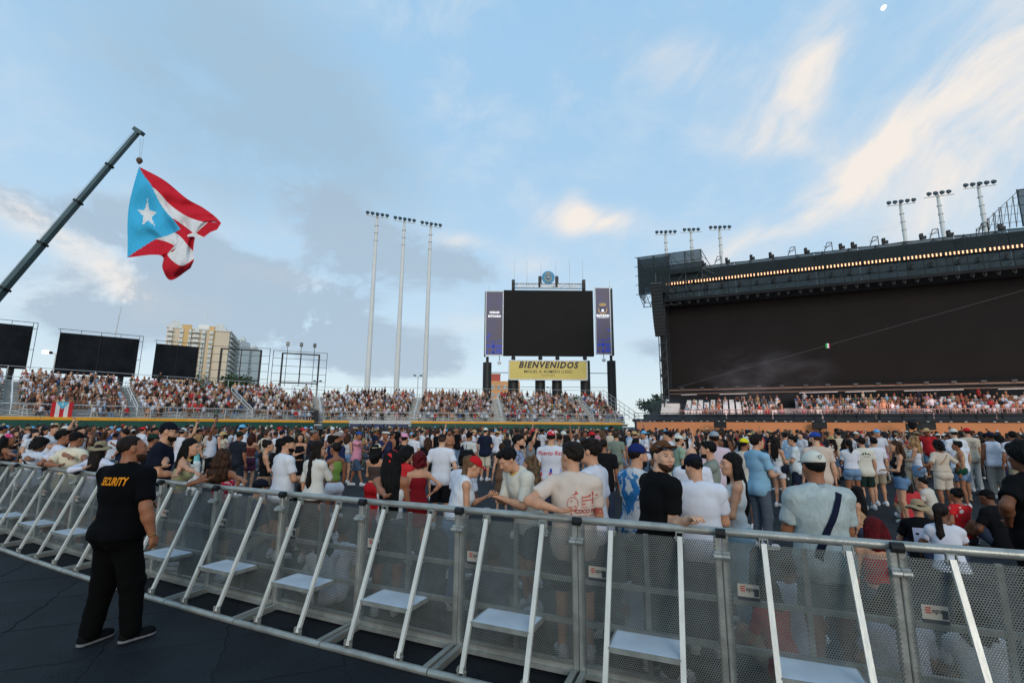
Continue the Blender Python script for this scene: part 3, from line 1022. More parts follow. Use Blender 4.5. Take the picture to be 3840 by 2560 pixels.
# ------------------------------------------------------------------ hard-surface modelling
class MB:
    """collects boxes, bars, tubes and sheets, then links them as one mesh object"""

    def __init__(s):
        s.v, s.f, s.mi = [], [], []

    def raw(s, V, F, mi=0):
        n = len(s.v)
        s.v += [tuple(p) for p in V]
        s.f += [tuple(i + n for i in q) for q in F]
        s.mi += [mi] * len(F)
        return s

    def box(s, c, d, R=None, mi=0, bev=0.0):
        hx, hy, hz = d[0] / 2, d[1] / 2, d[2] / 2
        c = Vector(c)
        if bev > 0:
            b = min(bev, hx * .9, hy * .9, hz * .9)
            P = []
            for z, k in ((-hz, b), (-hz + b, 0), (hz - b, 0), (hz, b)):
                x, y = hx - k, hy - k
                e = b if k == 0 else 0
                x2, y2 = (hx, hy) if k == 0 else (x, y)
                P += [(-x2 + e, -y2, z), (x2 - e, -y2, z), (x2, -y2 + e, z), (x2, y2 - e, z), (x2 - e, y2, z), (-x2 + e, y2, z), (-x2, y2 - e, z), (-x2, -y2 + e, z)]
            F = [tuple(range(7, -1, -1)), tuple(range(24, 32))]
            for r in range(3):
                F += [(r * 8 + i, r * 8 + (i + 1) % 8, r * 8 + 8 + (i + 1) % 8, r * 8 + 8 + i) for i in range(8)]
        else:
            P = [(x * hx, y * hy, z * hz) for z in (-1, 1) for y in (-1, 1) for x in (-1, 1)]
            F = [(0, 2, 3, 1), (4, 5, 7, 6), (0, 1, 5, 4), (2, 6, 7, 3), (0, 4, 6, 2), (1, 3, 7, 5)]
        P = [c + (R @ Vector(p) if R is not None else Vector(p)) for p in P]
        return s.raw(P, F, mi)

    def bar(s, a, b, w, h=None, mi=0, up=(0, 0, 1)):
        a, b = Vector(a), Vector(b)
        d = b - a
        L = d.length
        if L < 1e-6:
            return s
        z = d / L
        x = Vector(up).cross(z)
        if x.length < 1e-3:
            x = Vector((1, 0, 0)).cross(z)
        x.normalize()
        y = z.cross(x)
        return s.box((a + b) / 2, (w, h or w, L), Matrix((x, y, z)).transposed(), mi)

    def tube(s, a, b, r, r2=None, n=10, mi=0, caps=True):
        a, b = Vector(a), Vector(b)
        z = (b - a).normalized()
        x = z.orthogonal().normalized()
        y = z.cross(x)
        r2 = r if r2 is None else r2
        V = [p + (x * cos(2 * pi * i / n) + y * sin(2 * pi * i / n)) * q for p, q in ((a, r), (b, r2)) for i in range(n)]
        F = [(i, (i + 1) % n, n + (i + 1) % n, n + i) for i in range(n)]
        if caps:
            F += [tuple(range(n - 1, -1, -1)), tuple(range(n, 2 * n))]
        return s.raw(V, F, mi)

    def lathe(s, o, prof, n=16, R=None, mi=0):
        o = Vector(o)
        V = []
        for r, z in prof:
            for i in range(n):
                p = Vector((cos(2 * pi * i / n) * r, sin(2 * pi * i / n) * r, z))
                V.append(o + (R @ p if R is not None else p))
        F = [(k * n + i, k * n + (i + 1) % n, (k + 1) * n + (i + 1) % n, (k + 1) * n + i) for k in range(len(prof) - 1) for i in range(n)]
        F += [tuple(range(n - 1, -1, -1)), tuple(range((len(prof) - 1) * n, len(prof) * n))]
        return s.raw(V, F, mi)

    def quad(s, a, b, c, d, mi=0):
        return s.raw([a, b, c, d], [(0, 1, 2, 3)], mi)

    def mesh(s, name, mats, smooth=False):
        me = bpy.data.meshes.new(name)
        me.from_pydata(s.v, [], s.f)
        for m in (mats if isinstance(mats, (list, tuple)) else [mats]):
            me.materials.append(m)
        if any(s.mi):
            me.polygons.foreach_set('material_index', s.mi)
        if smooth:
            me.polygons.foreach_set('use_smooth', [True] * len(me.polygons))
            try:
                me.set_sharp_from_angle(angle=radians(40))
            except Exception:
                pass
        me.update()
        return me

    def build(s, name, mats, parent=None, smooth=False, **props):
        return link(name, s.mesh(name, mats, smooth), parent, **props)


def empty(name, loc=(0, 0, 0), rz=0.0, **props):
    o = link(name, None, None, **props)
    o.location = loc
    o.rotation_euler = (0, 0, rz)
    o.empty_display_size = .2
    return o


def copy_tree(root, parent=None):
    c = root.copy()
    COL.objects.link(c)
    c.parent = parent
    for ch in root.children:
        copy_tree(ch, c)
    return c


def frame(xdir, up=(0, 0, 1)):
    """rotation whose x axis is xdir (level), y pointing away behind it, z up"""
    x = Vector(xdir).normalized()
    z = Vector(up)
    y = z.cross(x)
    return Matrix((x, y, z)).transposed()


def text_mesh(name, txt, size, material, loc, R, parent=None, bold=0.0, shear=0.0, space=1.0, sx=1.0, depth=.0, align='CENTER'):
    cu = bpy.data.curves.new(name, 'FONT')
    cu.body = txt
    cu.size = size
    cu.align_x = align
    cu.align_y = 'CENTER'
    cu.offset = bold
    cu.shear = shear
    cu.space_character = space
    cu.extrude = depth
    cu.resolution_u = 3
    tmp = bpy.data.objects.new(name, cu)
    COL.objects.link(tmp)
    dg = bpy.context.evaluated_depsgraph_get()
    me = bpy.data.meshes.new_from_object(tmp.evaluated_get(dg))
    bpy.data.objects.remove(tmp)
    bpy.data.curves.remove(cu)
    n = len(me.vertices)
    co = np.zeros(n * 3, np.float32)
    me.vertices.foreach_get('co', co)
    co = co.reshape(-1, 3)
    co[:, 0] *= sx
    M = np.array([list(r) for r in R], np.float32)
    co = co @ M.T + np.array(loc, np.float32)
    me.vertices.foreach_set('co', co.ravel())
    me.materials.clear()
    me.materials.append(material)
    me.name = name
    me.update()
    return link(name, me, parent)


GALV = mat('galvanised_steel', lin((150, 153, 148)), .38, .45, .5, .22, 5.0, .15, 30)
ALU = mat('brushed_aluminium', lin((200, 200, 192)), .42, .25, .5, .14, 6.0, .1, 40, stretch=(1, 1, .15))
ALU_DULL = mat('dull_aluminium', lin((104, 110, 108)), .48, .35, .5, .16, 7.0, .1, 30)
STEP = mat('worn_step_plate', lin((196, 205, 214)), .55, .1, .4, .10, 3.5, .1, 25)
ALU_BAR = mat('bar_aluminium', lin((146, 150, 146)), .42, .4, .5, .18, 7.0, .1, 30)
BLACK = mat('black_paint', (.012, .013, .014), .55, 0, .3, .3, 3.0)
BLACKCLOTH = mat('black_scrim', (.011, .013, .016), .9, 0, .1, .35, .6, .6, 1.4)
TAPE = mat('black_tape', (.010, .011, .013), .6, 0, .3, .2, 20)
WHITE = mat('white_paint', (.74, .75, .75), .5, 0, .4, .06, 2.0)
GREYW = mat('grey_white_paint', lin((205, 208, 205)), .5, 0, .4, .08, .6)
LENS = mat('dark_lens', (.02, .035, .04), .15, 0, .6, .1)

# ---------------------------------------------------------------- ground
gm = mat('turf_under_cover', (.030, .034, .038), .75, 0, .25, .25, .35, .3, 6)
MB().quad((-900, -60, -.03), (900, -60, -.03), (900, 1500, -.03), (-900, 1500, -.03)).build('ground', gm, kind='structure')
mm = mat('rubber_mat', (.0085, .0110, .0145), .68, 0, .20, .35, 1.1, .5, 55)
MB().quad((-75, 1.0, .0055), (70, 1.0, .0055), (70, 62, .0055), (-75, 62, .0055)).build('floor_covering', mm, kind='structure')


def jig_mat():
    """one interlocking rubber mat: wavy jigsaw tabs along the edges, slightly domed rim"""
    n = 40
    prof = []

    def edge(t):
        u = (t * 2) % 1.0
        k = 1 if t < .5 else -1
        a = abs(u - .5)
        return k * (.022 if a < .10 else .022 * max(0, (.14 - a) / .04) if a < .14 else 0)
    pts, tabbed = [], []
    S = .93
    for sd in range(4):
        for i in range(n):
            t = (i + .5) / n
            x, y = -S / 2 + S * t, -S / 2 + edge(t)
            tabbed.append(abs(edge(t)) > .001 or t < .05 or t > .95)
            for _ in range(sd):
                x, y = -y, x
            pts.append((x, y))
    m = MB()
    N_ = len(pts)
    V = [(x * .9992, y * .9992, -.004) for x, y in pts] + [(x * .9992, y * .9992, .0068 if tabbed[i] else .0104) for i, (x, y) in enumerate(pts)] + [(x * .988, y * .988, .0110) for x, y in pts]
    F = [(i, (i + 1) % N_, N_ + (i + 1) % N_, N_ + i) for i in range(N_)] + [(N_ + i, N_ + (i + 1) % N_, 2 * N_ + (i + 1) % N_, 2 * N_ + i) for i in range(N_)]
    F.append(tuple(range(2 * N_, 3 * N_)))
    m.raw(V, F)
    return m.mesh('rubber_mat', mm)


floor_root = bpy.data.objects['floor_covering']
jm = jig_mat()
yaw = radians(24)
cnt = 0
cands = []
for i in range(-14, 15):
    for j in range(-14, 20):
        x, y = i * .94, j * .94
        X, Y = x * cos(yaw) - y * sin(yaw) - 3.2, x * sin(yaw) + y * cos(yaw) + 5.0
        if Y < 1.6 or Y > 15 or abs(X) > 1.15 * Y + .8:
            continue
        cands.append((Y, X))
cands.sort()
for Y, X in cands[:240]:
    o = link('mat_tile', jm, floor_root)
    o.location = (X, Y, random.uniform(-.002, .002))
    o.rotation_euler = (random.gauss(0, .0015), random.gauss(0, .0015), yaw + random.choice((0, 1, 2, 3)) * pi / 2)

# ---------------------------------------------------------------- crowd barrier
_k = np.array([0, 1, 2, 3, 4, 5, 6, 7, 9, 10, 11])
_pts = [on_z(*a, 1.17) for a in ((3376, 2044), (2691, 1997.5), (2142, 1957), (1703, 1920), (1351, 1884), (1063, 1852), (827, 1827.5), (622, 1807), (300, 1772), (167, 1756), (47, 1745))]
_wx = np.polyfit(_k, [p.x for p in _pts], 2)
_wy = np.polyfit(_k, [p.y for p in _pts], 2)


def rail(k):
    return Vector((float(np.polyval(_wx, k)), float(np.polyval(_wy, k)), 0))


def rail_y(x):
    ks = np.linspace(-3, 15, 400)
    return float(np.interp(-x, -np.polyval(_wx, ks), np.polyval(_wy, ks)))


PW = 1.10


def perforated():
    """sheet with round holes in staggered rows"""
    pit = .0165
    rh = pit * .36
    m = MB()
    V, F = [], []
    w, z0, z1 = PW - .07, .10, 1.115
    nx, nz = int(w / pit), int((z1 - z0) / (pit * .866))
    idx = {}
    def vid(x, z):
        k = (round(x * 1e5), round(z * 1e5))
        if k not in idx:
            idx[k] = len(V)
            V.append((x, 0.0, z))
        return idx[k]
    for r in range(nz):
        cz = z0 + (r + .5) * pit * .866
        for c in range(nx):
            cx = -w / 2 + (c + (.25 if r % 2 else .75)) * pit
            out = [(cx + pit / sqrt(3) * cos(radians(30 + 60 * i)), cz + pit / sqrt(3) * sin(radians(30 + 60 * i))) for i in range(6)]
            inn = [(cx + rh * cos(radians(30 + 60 * i)), cz + rh * sin(radians(30 + 60 * i))) for i in range(6)]
            o = [vid(*p) for p in out]
            b = len(V)
            V += [(x, 0.0, z) for x, z in inn]
            F += [(o[i], o[(i + 1) % 6], b + (i + 1) % 6, b + i) for i in range(6)]
    m.raw(V, F)
    return m.mesh('perforated_sheet', ALU_DULL)


def barrier_proto():
    root = empty('crowd_barrier')
    h = PW / 2
    def P(name, m, mt=GALV, par=None, smooth=False):
        return m.build(name, mt, par or root, smooth)
    P('top_rail', MB().tube((-h + .002, 0, 1.17), (h - .002, 0, 1.17), .031, n=14), GALV, None, True)
    for sx in (-1, 1):
        po = P('post', MB().box((sx * (h - .027), .03, .60), (.050, .05, 1.10), bev=.006))
        m = MB().box((sx * (h - .028), -.012, 1.035), (.060, .035, .030), bev=.008).tube((sx * (h - .056), -.032, 1.015), (sx * (h - .001), -.032, 1.015), .020, n=8)
        P('clamp', m, GALV, po)
    P('perforated_sheet', MB(), ALU_DULL).data = SHEET
    root.children[-1].location = (0, .060, 0)
    for z, w_ in ((.715, .040), (.405, .040)):
        P('cross_bar', MB().box((0, .028, z), (PW - .11, .036, w_), bev=.004), ALU_BAR)
    P('bottom_beam', MB().box((0, .03, .075), (PW - .105, .045, .085), bev=.008).box((0, -.005, .045), (PW - .105, .03, .03)), GALV)
    P('mullion', MB().box((0, .034, .925), (.036, .026, .375)).box((0, .034, .56), (.036, .026, .265)).box((0, .034, .25), (.036, .026, .26)), ALU_BAR)
    for sx in (-1, 1):
        x = sx * .262
        st = P('strut', MB().bar((x, -.022, 1.125), (x, -.415, .075), .036, .026, up=(0, -1, .36)), ALU)
        m, m2 = MB(), MB()
        for dx in (-.027, .027):
            m.box((x + dx, -.415, .080), (.007, .035, .085)).tube((x + dx * 1.5, -.415, .09), (x + dx * .9, -.415, .09), .011, n=6)
            m2.box((x + dx, -.015, 1.125), (.007, .03, .07)).tube((x + dx * 1.5, -.02, 1.115), (x + dx * .9, -.02, 1.115), .010, n=6)
        m.box((x, -.415, .045), (.06, .035, .008))
        m2.box((x, -.012, 1.155), (.06, .02, .008))
        P('foot_bracket', m, GALV, st)
        P('rail_bracket', m2, GALV, st)
        P('floor_arm', MB().bar((sx * (h - .035), .0, .045), (sx * (h - .035), -.41, .035), .045, .055))
    P('base_tube', MB().tube((-h + .002, -.42, .032), (h - .002, -.42, .032), .030, n=12), GALV, None, True)
    m = MB().box((0, -.145, .40), (.485, .31, .012), bev=.003)
    stp = P('step', m, STEP)
    fr = MB().box((0, -.304, .388), (.50, .012, .034)).box((-.249, -.145, .388), (.014, .31, .034)).box((.249, -.145, .388), (.014, .31, .034)).box((0, -.14, .388), (.47, .02, .012))
    P('step_frame', fr, ALU_BAR, stp)
    tg = P('maker_plate', MB().box((-.385, -.000, .800), (.145, .004, .085)), mat('plate_cream', lin((150, 146, 136)), .5))
    P('plate_band', MB().box((-.385, -.001, .748), (.145, .004, .022)).box((-.332, -.003, .792), (.032, .003, .050)), mat('plate_dark', lin((52, 58, 62)), .5), tg)
    RX = Matrix(((1, 0, 0), (0, 0, -1), (0, 1, 0)))
    text_mesh('lettering', 'eps', .042, mat('print_dark', (.05, .05, .05), .6), (-.375, -.0045, .812), RX, tg, .0006, .2)
    m = MB()
    for k, z in enumerate((.826, .812, .798)):
        m.box((-.425 + .004 * abs(k - 1), -.0035, z), (.030, .002, .007))
    P('print_mark', m, mat('print_red', lin((158, 46, 44)), .6), tg)
    return root


SHEET = perforated()
bp = barrier_proto()
blab = ['rightmost crowd barrier panel, cut by the right edge of the picture']
panels = []
for k in range(-1, 13):
    a, b = rail(k + 1), rail(k)          # panel between joints k and k+1, running from left (a) to right (b)
    o = bp if k == -1 else copy_tree(bp)
    d = b - a
    o.location = (a + b) / 2
    o.rotation_euler = (0, 0, atan2(d.y, d.x))
    o.scale = (d.length / PW, 1, 1)
    panels.append(o)
    nth = ['', 'first', 'second', 'third', 'fourth', 'fifth', 'sixth', 'seventh', 'eighth', 'ninth', 'tenth', 'eleventh', 'twelfth', 'thirteenth', 'fourteenth', 'fifteenth', 'sixteenth']
    o['category'] = 'barrier'
    o['group'] = 'aluminium crowd barrier panels'
    if True:
        o['label'] = 'perforated aluminium crowd barrier panel with step, %s in the row counted from the right' % nth[k + 2]
for k in range(0, 13):
    p = rail(k)
    d = (rail(k - .5) - rail(k + .5)).normalized()
    m = MB().tube(p + Vector((0, 0, 1.17)) - d * .034, p + Vector((0, 0, 1.17)) + d * .034, .0335, n=14)
    own = panels[k + 1]
    tp = m.build('tape_wrap', TAPE, None, True)
    tp.parent = own
    tp.matrix_parent_inverse = Matrix.Translation(own.location) @ Matrix.Rotation(own.rotation_euler[2], 4, 'Z') @ Matrix.Diagonal((*own.scale, 1))
    tp.matrix_parent_inverse.invert()

# ---------------------------------------------------------------- outfield wall and bleachers
GREEN = mat('green_wall_pad', lin((32, 78, 66)), .6, 0, .3, .12, .8)
YELLOW = mat('yellow_wall_cap', lin((222, 158, 48)), .6, 0, .3, .08, 1.0)
SEATM = mat('bench_aluminium', lin((205, 203, 198)), .5, .15, .4, .12, 1.2)
RISER = mat('riser_aluminium', lin((186, 184, 178)), .6, .1, .4, .15, 1.0)
RAILM = mat('rail_galvanised', lin((186, 188, 188)), .5, .4, .4, .1, 1.0)
SEATS = []        # (world position, facing angle) of every bench place
ROWS, RUN, RISE, WALL_Z = 11, .86, .325, 2.36


def strip_x(P0, u, n, back, px, py):
    """distance along a section where the line of sight of a photo column crosses it, `back` metres behind its front"""
    d = ray(px, py)
    rho = d.x / d.y
    a = P0 + n * back
    return (rho * a.y - a.x) / (u.x - rho * u.y)


def wall_run(name, label, P0, u, L0, L1, pw=2.44):
    root = empty(name, P0 + u * L0, atan2(u.y, u.x), label=label, category='wall', group='green padded outfield wall')
    n = max(1, round((L1 - L0) / pw))
    w = (L1 - L0) / n
    for i in range(n):
        o = MB().box((w * (i + .5), .10, (WALL_Z - .26) / 2 + .30), (w - .02, .16, WALL_Z - .86), bev=.03).build('pad', GREEN, root)
        MB().box((w * (i + .5), .10, WALL_Z - .13), (w - .012, .19, .26), bev=.03).build('cap', YELLOW, root)
        MB().box((w * (i + .5), .11, .29), (w - .015, .15, .58), bev=.02).build('base_board', BLACK, root)
    return root


def bleacher(name, label, P0, u, L, aisles, density, back_rail=True, group='aluminium bleachers', gap=None):
    n = Vector((-u.y, u.x, 0))
    root = empty(name, P0, atan2(u.y, u.x), label=label, category='bleacher', group=group)
    ed = [0] + sorted(aisles) + [L]
    for r in range(ROWS):
        y, z = .55 + r * RUN, WALL_Z - .15 + r * RISE
        MB().box((L / 2, y + RUN / 2, z - RISE / 2 + .01), (L, RUN + .02, RISE - .02)).build('riser', RISER, root)
        for i in range(len(ed) - 1):
            a, b = ed[i] + (.44 if i else .1), ed[i + 1] - (.44 if i < len(ed) - 2 else .1)
            if b - a < .8:
                continue
            m = MB()
            for k in (0, 1):
                m.box(((a + b) / 2, y + .34 + k * .145, z + .42), (b - a, .13, .045))
            m.box(((a + b) / 2, y + .62, z + .44 - .30), (b - a, .06, .04))
            x = a + .5
            while x < b:
                m.box((x, y + .42, z + .20), (.05, .22, .40))
                x += 2.4
            m.build('bench', SEATM, root)
            x = a + .28
            while x < b - .2:
                dens = density(r, x)
                if random.random() < dens:
                    xx = x + random.uniform(-.08, .08)
                    SEATS.append((P0 + u * xx + n * (y + .40) + Vector((0, 0, z + .445)), atan2(-n.x, -n.y) + random.gauss(0, .35), random.random() < .06, z))
                x += .455
    for a in aisles:
        m = MB()
        for r in range(ROWS * 2):
            m.box((a, .62 + r * RUN / 2, WALL_Z - .15 + r * RISE / 2 + .02), (1.0, RUN / 2 - .04, .05))
        m.build('stairs', SEATM, root)
        m = MB()
        z0 = WALL_Z - .15
        for r in (1, 5, 9):
            m.tube((a, .6 + r * RUN, z0 + r * RISE), (a, .6 + r * RUN, z0 + r * RISE + .95), .03, n=6)
        for dz in (.55, .95):
            m.tube((a, .6 + RUN, z0 + RISE + dz), (a, .6 + 9 * RUN, z0 + 9 * RISE + dz), .03, n=6)
        m.build('handrail', WHITE, root)
    # front guard rail
    m = MB()
    z0 = WALL_Z - .15
    x = 0
    while x <= L:
        m.tube((x, .30, z0), (x, .30, z0 + 1.13), .032, n=6)
        x += 2.0
    for dz in (.18, .60, 1.13):
        m.tube((0, .30, z0 + dz), (L, .30, z0 + dz), .045 if dz > 1 else .02, n=6)
    m.build('front_rail', RAILM, root)
    MB().box((L / 2, .28, WALL_Z - .20), (L, .50, .10)).build('walkway', RISER, root)
    if back_rail:
        m = MB()
        yb, zb = .55 + ROWS * RUN, WALL_Z - .15 + ROWS * RISE
        x = 0
        while x <= L + .01:
            m.tube((x, yb, zb - .3), (x, yb, zb + 1.15), .032, n=6)
            x += 3.0
        for dz in (.2, 1.15):
            m.tube((0, yb, zb + dz), (L, yb, zb + dz), .026, n=6)
        m.build('back_rail', RAILM, root)
    m = MB()
    for x in np.arange(0, L + .1, 4.0):
        for k in (3, 7, 10.6):
            yy = .55 + k * RUN
            m.tube((x, yy, 0), (x, yy, WALL_Z - .2 + (k - 1) * RISE), .06, n=6)
    m.build('support_frame', RAILM, root)
    return root, n


# left section runs obliquely towards centre field
LP0, LP1 = Vector((-48, 25.0, 0)), Vector((-21.9, 53.9, 0))
LU = (LP1 - LP0).normalized()
LN = Vector((-LU.y, LU.x, 0))
LL = (LP1 - LP0).length
al = [strip_x(LP0, LU, LN, 5, p, 1490) for p in (40, 490, 905)]
lrow = lambda r, x: (.30 if r == 0 else .55 if r == 1 else 1.0) * (1 if r < 9 else .9)
bleacher('bleacher_stand', 'long aluminium bleacher full of spectators in front of the black billboards', LP0, LU, LL, al, lrow)
wall_run('outfield_wall', 'long green padded outfield wall with yellow cap left of the portable toilets', LP0, LU, 0, LL)
# right section under the scoreboard
RP0 = Vector((-21.2, 54.4, 0))
RU = Vector((.9936, .113, 0)).normalized()
RN = Vector((-RU.y, RU.x, 0))
RL = 35.6
ar = [strip_x(RP0, RU, RN, 5, p, 1500) for p in (1565, 1872, 2195)]
rrow = lambda r, x: (.35 if r == 0 else .5 if r == 1 else .93 if x < 16 else .66) * (1 if r < 9 else .8)
bleacher('bleacher_stand', 'aluminium bleacher with open seats below the dark scoreboard', RP0, RU, RL, ar, rrow)
g0, g1 = strip_x(RP0, RU, RN, 0, 1308, 1590), strip_x(RP0, RU, RN, 0, 1542, 1590)
wall_run('outfield_wall', 'short green wall piece between the vomitory corner and the portable toilets', RP0, RU, 0, max(1.2, g0))
wall_run('outfield_wall', 'green padded outfield wall with yellow cap below the scoreboard stand', RP0, RU, g1, RL - .8)
CP = LP1 + Vector((-2.3, -.55, 0))
CU_ = Vector((.90, .436, 0)).normalized()
bleacher('bleacher_stand', 'narrow wedge of aluminium bleacher filling the corner between the two long stands', CP + Vector((-CU_.y, CU_.x, 0)) * 1.1, CU_, 6.4, [3.2], lambda r, x: .2 if r < 2 else .8, True)
# sloping end rail of the right section
m = MB()
a, b = RP0 + RU * RL + RN * (.55 + ROWS * RUN) + Vector((0, 0, WALL_Z + ROWS * RISE)), RP0 + RU * (RL + 1.4) + RN * .3 + Vector((0, 0, WALL_Z - .1))
for dz in (.15, .7, 1.25):
    m.tube(a + Vector((0, 0, dz - .15)), b + Vector((0, 0, dz - .15)), .035, n=6)
for k in range(9):
    p = a.lerp(b, k / 8)
    m.tube(p - Vector((0, 0, .5)), p + Vector((0, 0, 1.1)), .03, n=6)
m.build('end_rail', RAILM, None, label='sloping grey guard rail at the right end of the scoreboard stand', category='rail')
# lattice under the walkway above the toilets
m = MB()
L_ = g1 - g0
ur = lambda x, z, y=-.05: RP0 + RU * (g0 + x) + RN * y + Vector((0, 0, z))
for z in (2.08, 2.34):
    m.bar(ur(0, z), ur(L_, z), .05, .05)
k = 0
while k * .36 < L_ - .36:
    m.bar(ur(k * .36, 2.08), ur(k * .36 + .36, 2.34), .03, .03)
    m.bar(ur(k * .36 + .36, 2.08), ur(k * .36, 2.34), .03, .03)
    k += 1
m.build('lattice_beam', WHITE, None, label='white lattice beam above the row of portable toilets', category='beam')


def toilet(x, label):
    root = empty('portable_toilet', RP0 + RU * (g0 + x) + RN * .75, atan2(RU.y, RU.x), label=label, category='portable toilet', group='portable toilets in the wall opening')
    MB().box((0, 0, 1.0), (1.12, 1.1, 2.0), bev=.05).build('cabin', mat('toilet_navy', lin((38, 58, 100)), .5), root)
    dr = MB().box((0, -.57, .98), (.72, .04, 1.70), bev=.015).build('door', mat('toilet_door', lin((44, 66, 112)), .5), root)
    MB().box((0, -.60, 1.50), (.36, .012, .26)).build('door_sign', mat('sign_white', (.65, .68, .72), .5), dr)
    MB().box((-.14, -.61, 1.52), (.08, .008, .13)).box((.04, -.61, 1.52), (.06, .008, .13)).build('sign_print', mat('print_red2', lin((170, 50, 60)), .5), dr)
    m = MB()
    V = []
    for z, k in ((1.99, 1.0), (2.06, .98), (2.18, .78), (2.22, .55)):
        V += [(-.60 * k, -.60, z), (.60 * k, -.60, z), (.60 * k, .60, z), (-.60 * k, .60, z)]
    F = [(r * 4 + i, r * 4 + (i + 1) % 4, r * 4 + 4 + (i + 1) % 4, r * 4 + 4 + i) for r in range(3) for i in range(4)] + [(12, 13, 14, 15), (3, 2, 1, 0)]
    m.raw(V, F)
    m.build('roof', WHITE, root)


tn = int((L_ + .2) / 1.32)
tl = ['leftmost', 'second from left', 'third from left', 'fourth from left', 'fifth from left', 'sixth from left', 'seventh from left']
for i in range(tn):
    toilet(.62 + i * 1.32, 'blue portable toilet with white roof in the wall opening, %s' % tl[i])

# vomitory box at the corner between the two stands
v0 = LP1 + LN * 2.0 + Vector((.2, .6, 0))
MB().box(v0 + Vector((0, 0, 2.9)), (1.6, 2.4, 1.3), Matrix.Rotation(.4, 3, 'Z')).build('entrance_box', BLACK, None, label='dark stand entrance opening at the corner between the two bleachers', category='entrance')

# flag hung over the front rail of the left stand
fx = strip_x(LP0, LU, LN, .3, 232, 1532)
fr = empty('hanging_flag', LP0 + LU * fx + LN * .22 + Vector((0, 0, WALL_Z - .10)), atan2(LU.y, LU.x), label='red white and blue flag hung upright over the front rail of the left bleacher', category='flag')
CR, CW, CB = cloth((196, 52, 56)), cloth((225, 222, 220)), cloth((96, 184, 214))
for i in range(5):
    V, F = [], []
    for k in range(9):
        t = k / 8
        V += [(-.64 + .256 * i, .012 * sin(9 * t + i), 1.28 * (1 - t)), (-.64 + .256 * (i + 1), .012 * sin(9 * t + i + 1), 1.28 * (1 - t))]
    F = [(2 * k, 2 * k + 1, 2 * k + 3, 2 * k + 2) for k in range(8)]
    MB().raw(V, F).build('stripe', CR if i % 2 == 0 else CW, fr)
MB().raw([(-.38, -.03, 1.285), (.38, -.03, 1.285), (0, -.03, .70)], [(0, 2, 1)]).build('triangle', CB, fr)
st = []
for k in range(10):
    r_ = .12 if k % 2 == 0 else .05
    st.append((r_ * sin(k * pi / 5), -.04, 1.10 + r_ * cos(k * pi / 5)))
MB().raw(st, [tuple(range(9, -1, -1))]).build('star', CW, fr)

# ---------------------------------------------------------------- billboards behind the left stand
def board(corners, Y0, Y1, label, filled=True, grp='billboard frames'):
    """corners: photo columns left, right; heights in metres"""
    (pxl, pyl), (pxr, pyr), z0, z1 = corners
    A, B = on_y(pxl, pyl, Y0), on_y(pxr, pyr, Y1)
    A.z = B.z = 0
    d = (B - A)
    L = d.length
    root = empty('billboard', A, atan2(d.y, d.x), label=label, category='billboard', group=grp)
    if filled:
        nx = max(2, round(L / 3.2))
        for i in range(nx):
            for k in range(2):
                w, h = L / nx, (z1 - z0) / 2
                MB().box((w * (i + .5), 0, z0 + h * (k + .5)), (w + .004 * (k + 1), .10 + .01 * ((i + k) % 2), h + .002), bev=.004).build('cover_sheet', BLACKCLOTH, root)
        for i in range(nx + 1):
            MB().bar((L * i / nx, -.10, z0), (L * i / nx, -.10, z1 + .1), .09, .05).build('seam_bar', BLACK, root)
    m = MB()
    zt = z1 + .35
    m.bar((-.2, -.3, zt), (L + .35, -.3, zt), .05, .05)
    m.bar((L + .35, -.3, z0 - .1), (L + .35, -.3, zt), .05, .05)
    for zz in (z0 + .2, z0 + (z1 - z0) * .45, z1 - .3):
        m.bar((L, -.3, zz), (L + .35, -.3, zz), .05, .05)
    for k in range(5):
        m.bar((L * k / 4, -.3, z1), (L * k / 4, -.3, zt), .04, .04)
    m.build('outer_frame', BLACK, root)
    for t in (.18, .82) if filled else (.12, .88):
        MB().tube((L * t, .4, 0), (L * t, .4, z0 + .4), .28, n=8).build('column', BLACK, root)
    return root, L


board(((-210, 1180), (126, 1221), 7.35, 11.9), 45.5, 49.5, 'black covered billboard cut by the left edge of the picture')
board(((229, 1240), (523, 1275), 7.1, 11.55), 51, 55, 'wide black covered billboard, second from the left edge')
b3, L3 = board(((588, 1278), (747, 1292), 7.2, 11.4), 57, 59.5, 'black covered billboard in front of the orange apartment tower')


def open_frame(pxl, pxr, Y0, Y1, z0, z1, label, lamps):
    A, B = on_y(pxl, 1350, Y0), on_y(pxr, 1350, Y1)
    A.z = B.z = 0
    d = B - A
    L = d.length
    root = empty('empty_billboard', A, atan2(d.y, d.x), label=label, category='billboard', group='empty billboard frames')
    m = MB()
    for x in (0, L):
        m.bar((x, 0, z0 - .6), (x, 0, z1), .07, .07)
    for z in np.linspace(z0 - .3, z1, 6):
        m.bar((0, 0, z), (L, 0, z), .05, .05)
    m.build('outer_frame', BLACK, root)
    a, b = L * .17, L * .85
    zz0, zz1 = z0 + .5, z1 - .35
    for x in (a, b):
        MB().bar((x, -.2, 3.5), (x, -.2, zz1), .22, .22).build('post', BLACK, root)
    for z in (zz0, zz1):
        MB().bar((a - .1, -.25, z), (b + .1, -.25, z), .20, .16).build('beam', BLACK, root)
    for k in (.5,):
        MB().bar((a + (b - a) * k, -.2, zz0), (a + (b - a) * k, -.2, zz1), .10, .10).build('mullion', BLACK, root)
    for t in lamps:
        x = L * t
        MB().bar((x, -.3, z0), (x, -.3, z1 + .7), .07, .07).build('lamp_post', BLACK, root)
        lb = MB().box((x, -.42, z1 + .95), (.42, .3, .55), bev=.05).build('floodlight', BLACK, root)
        MB().box((x, -.58, z1 + .95), (.34, .02, .45)).build('lens', LENS, lb)


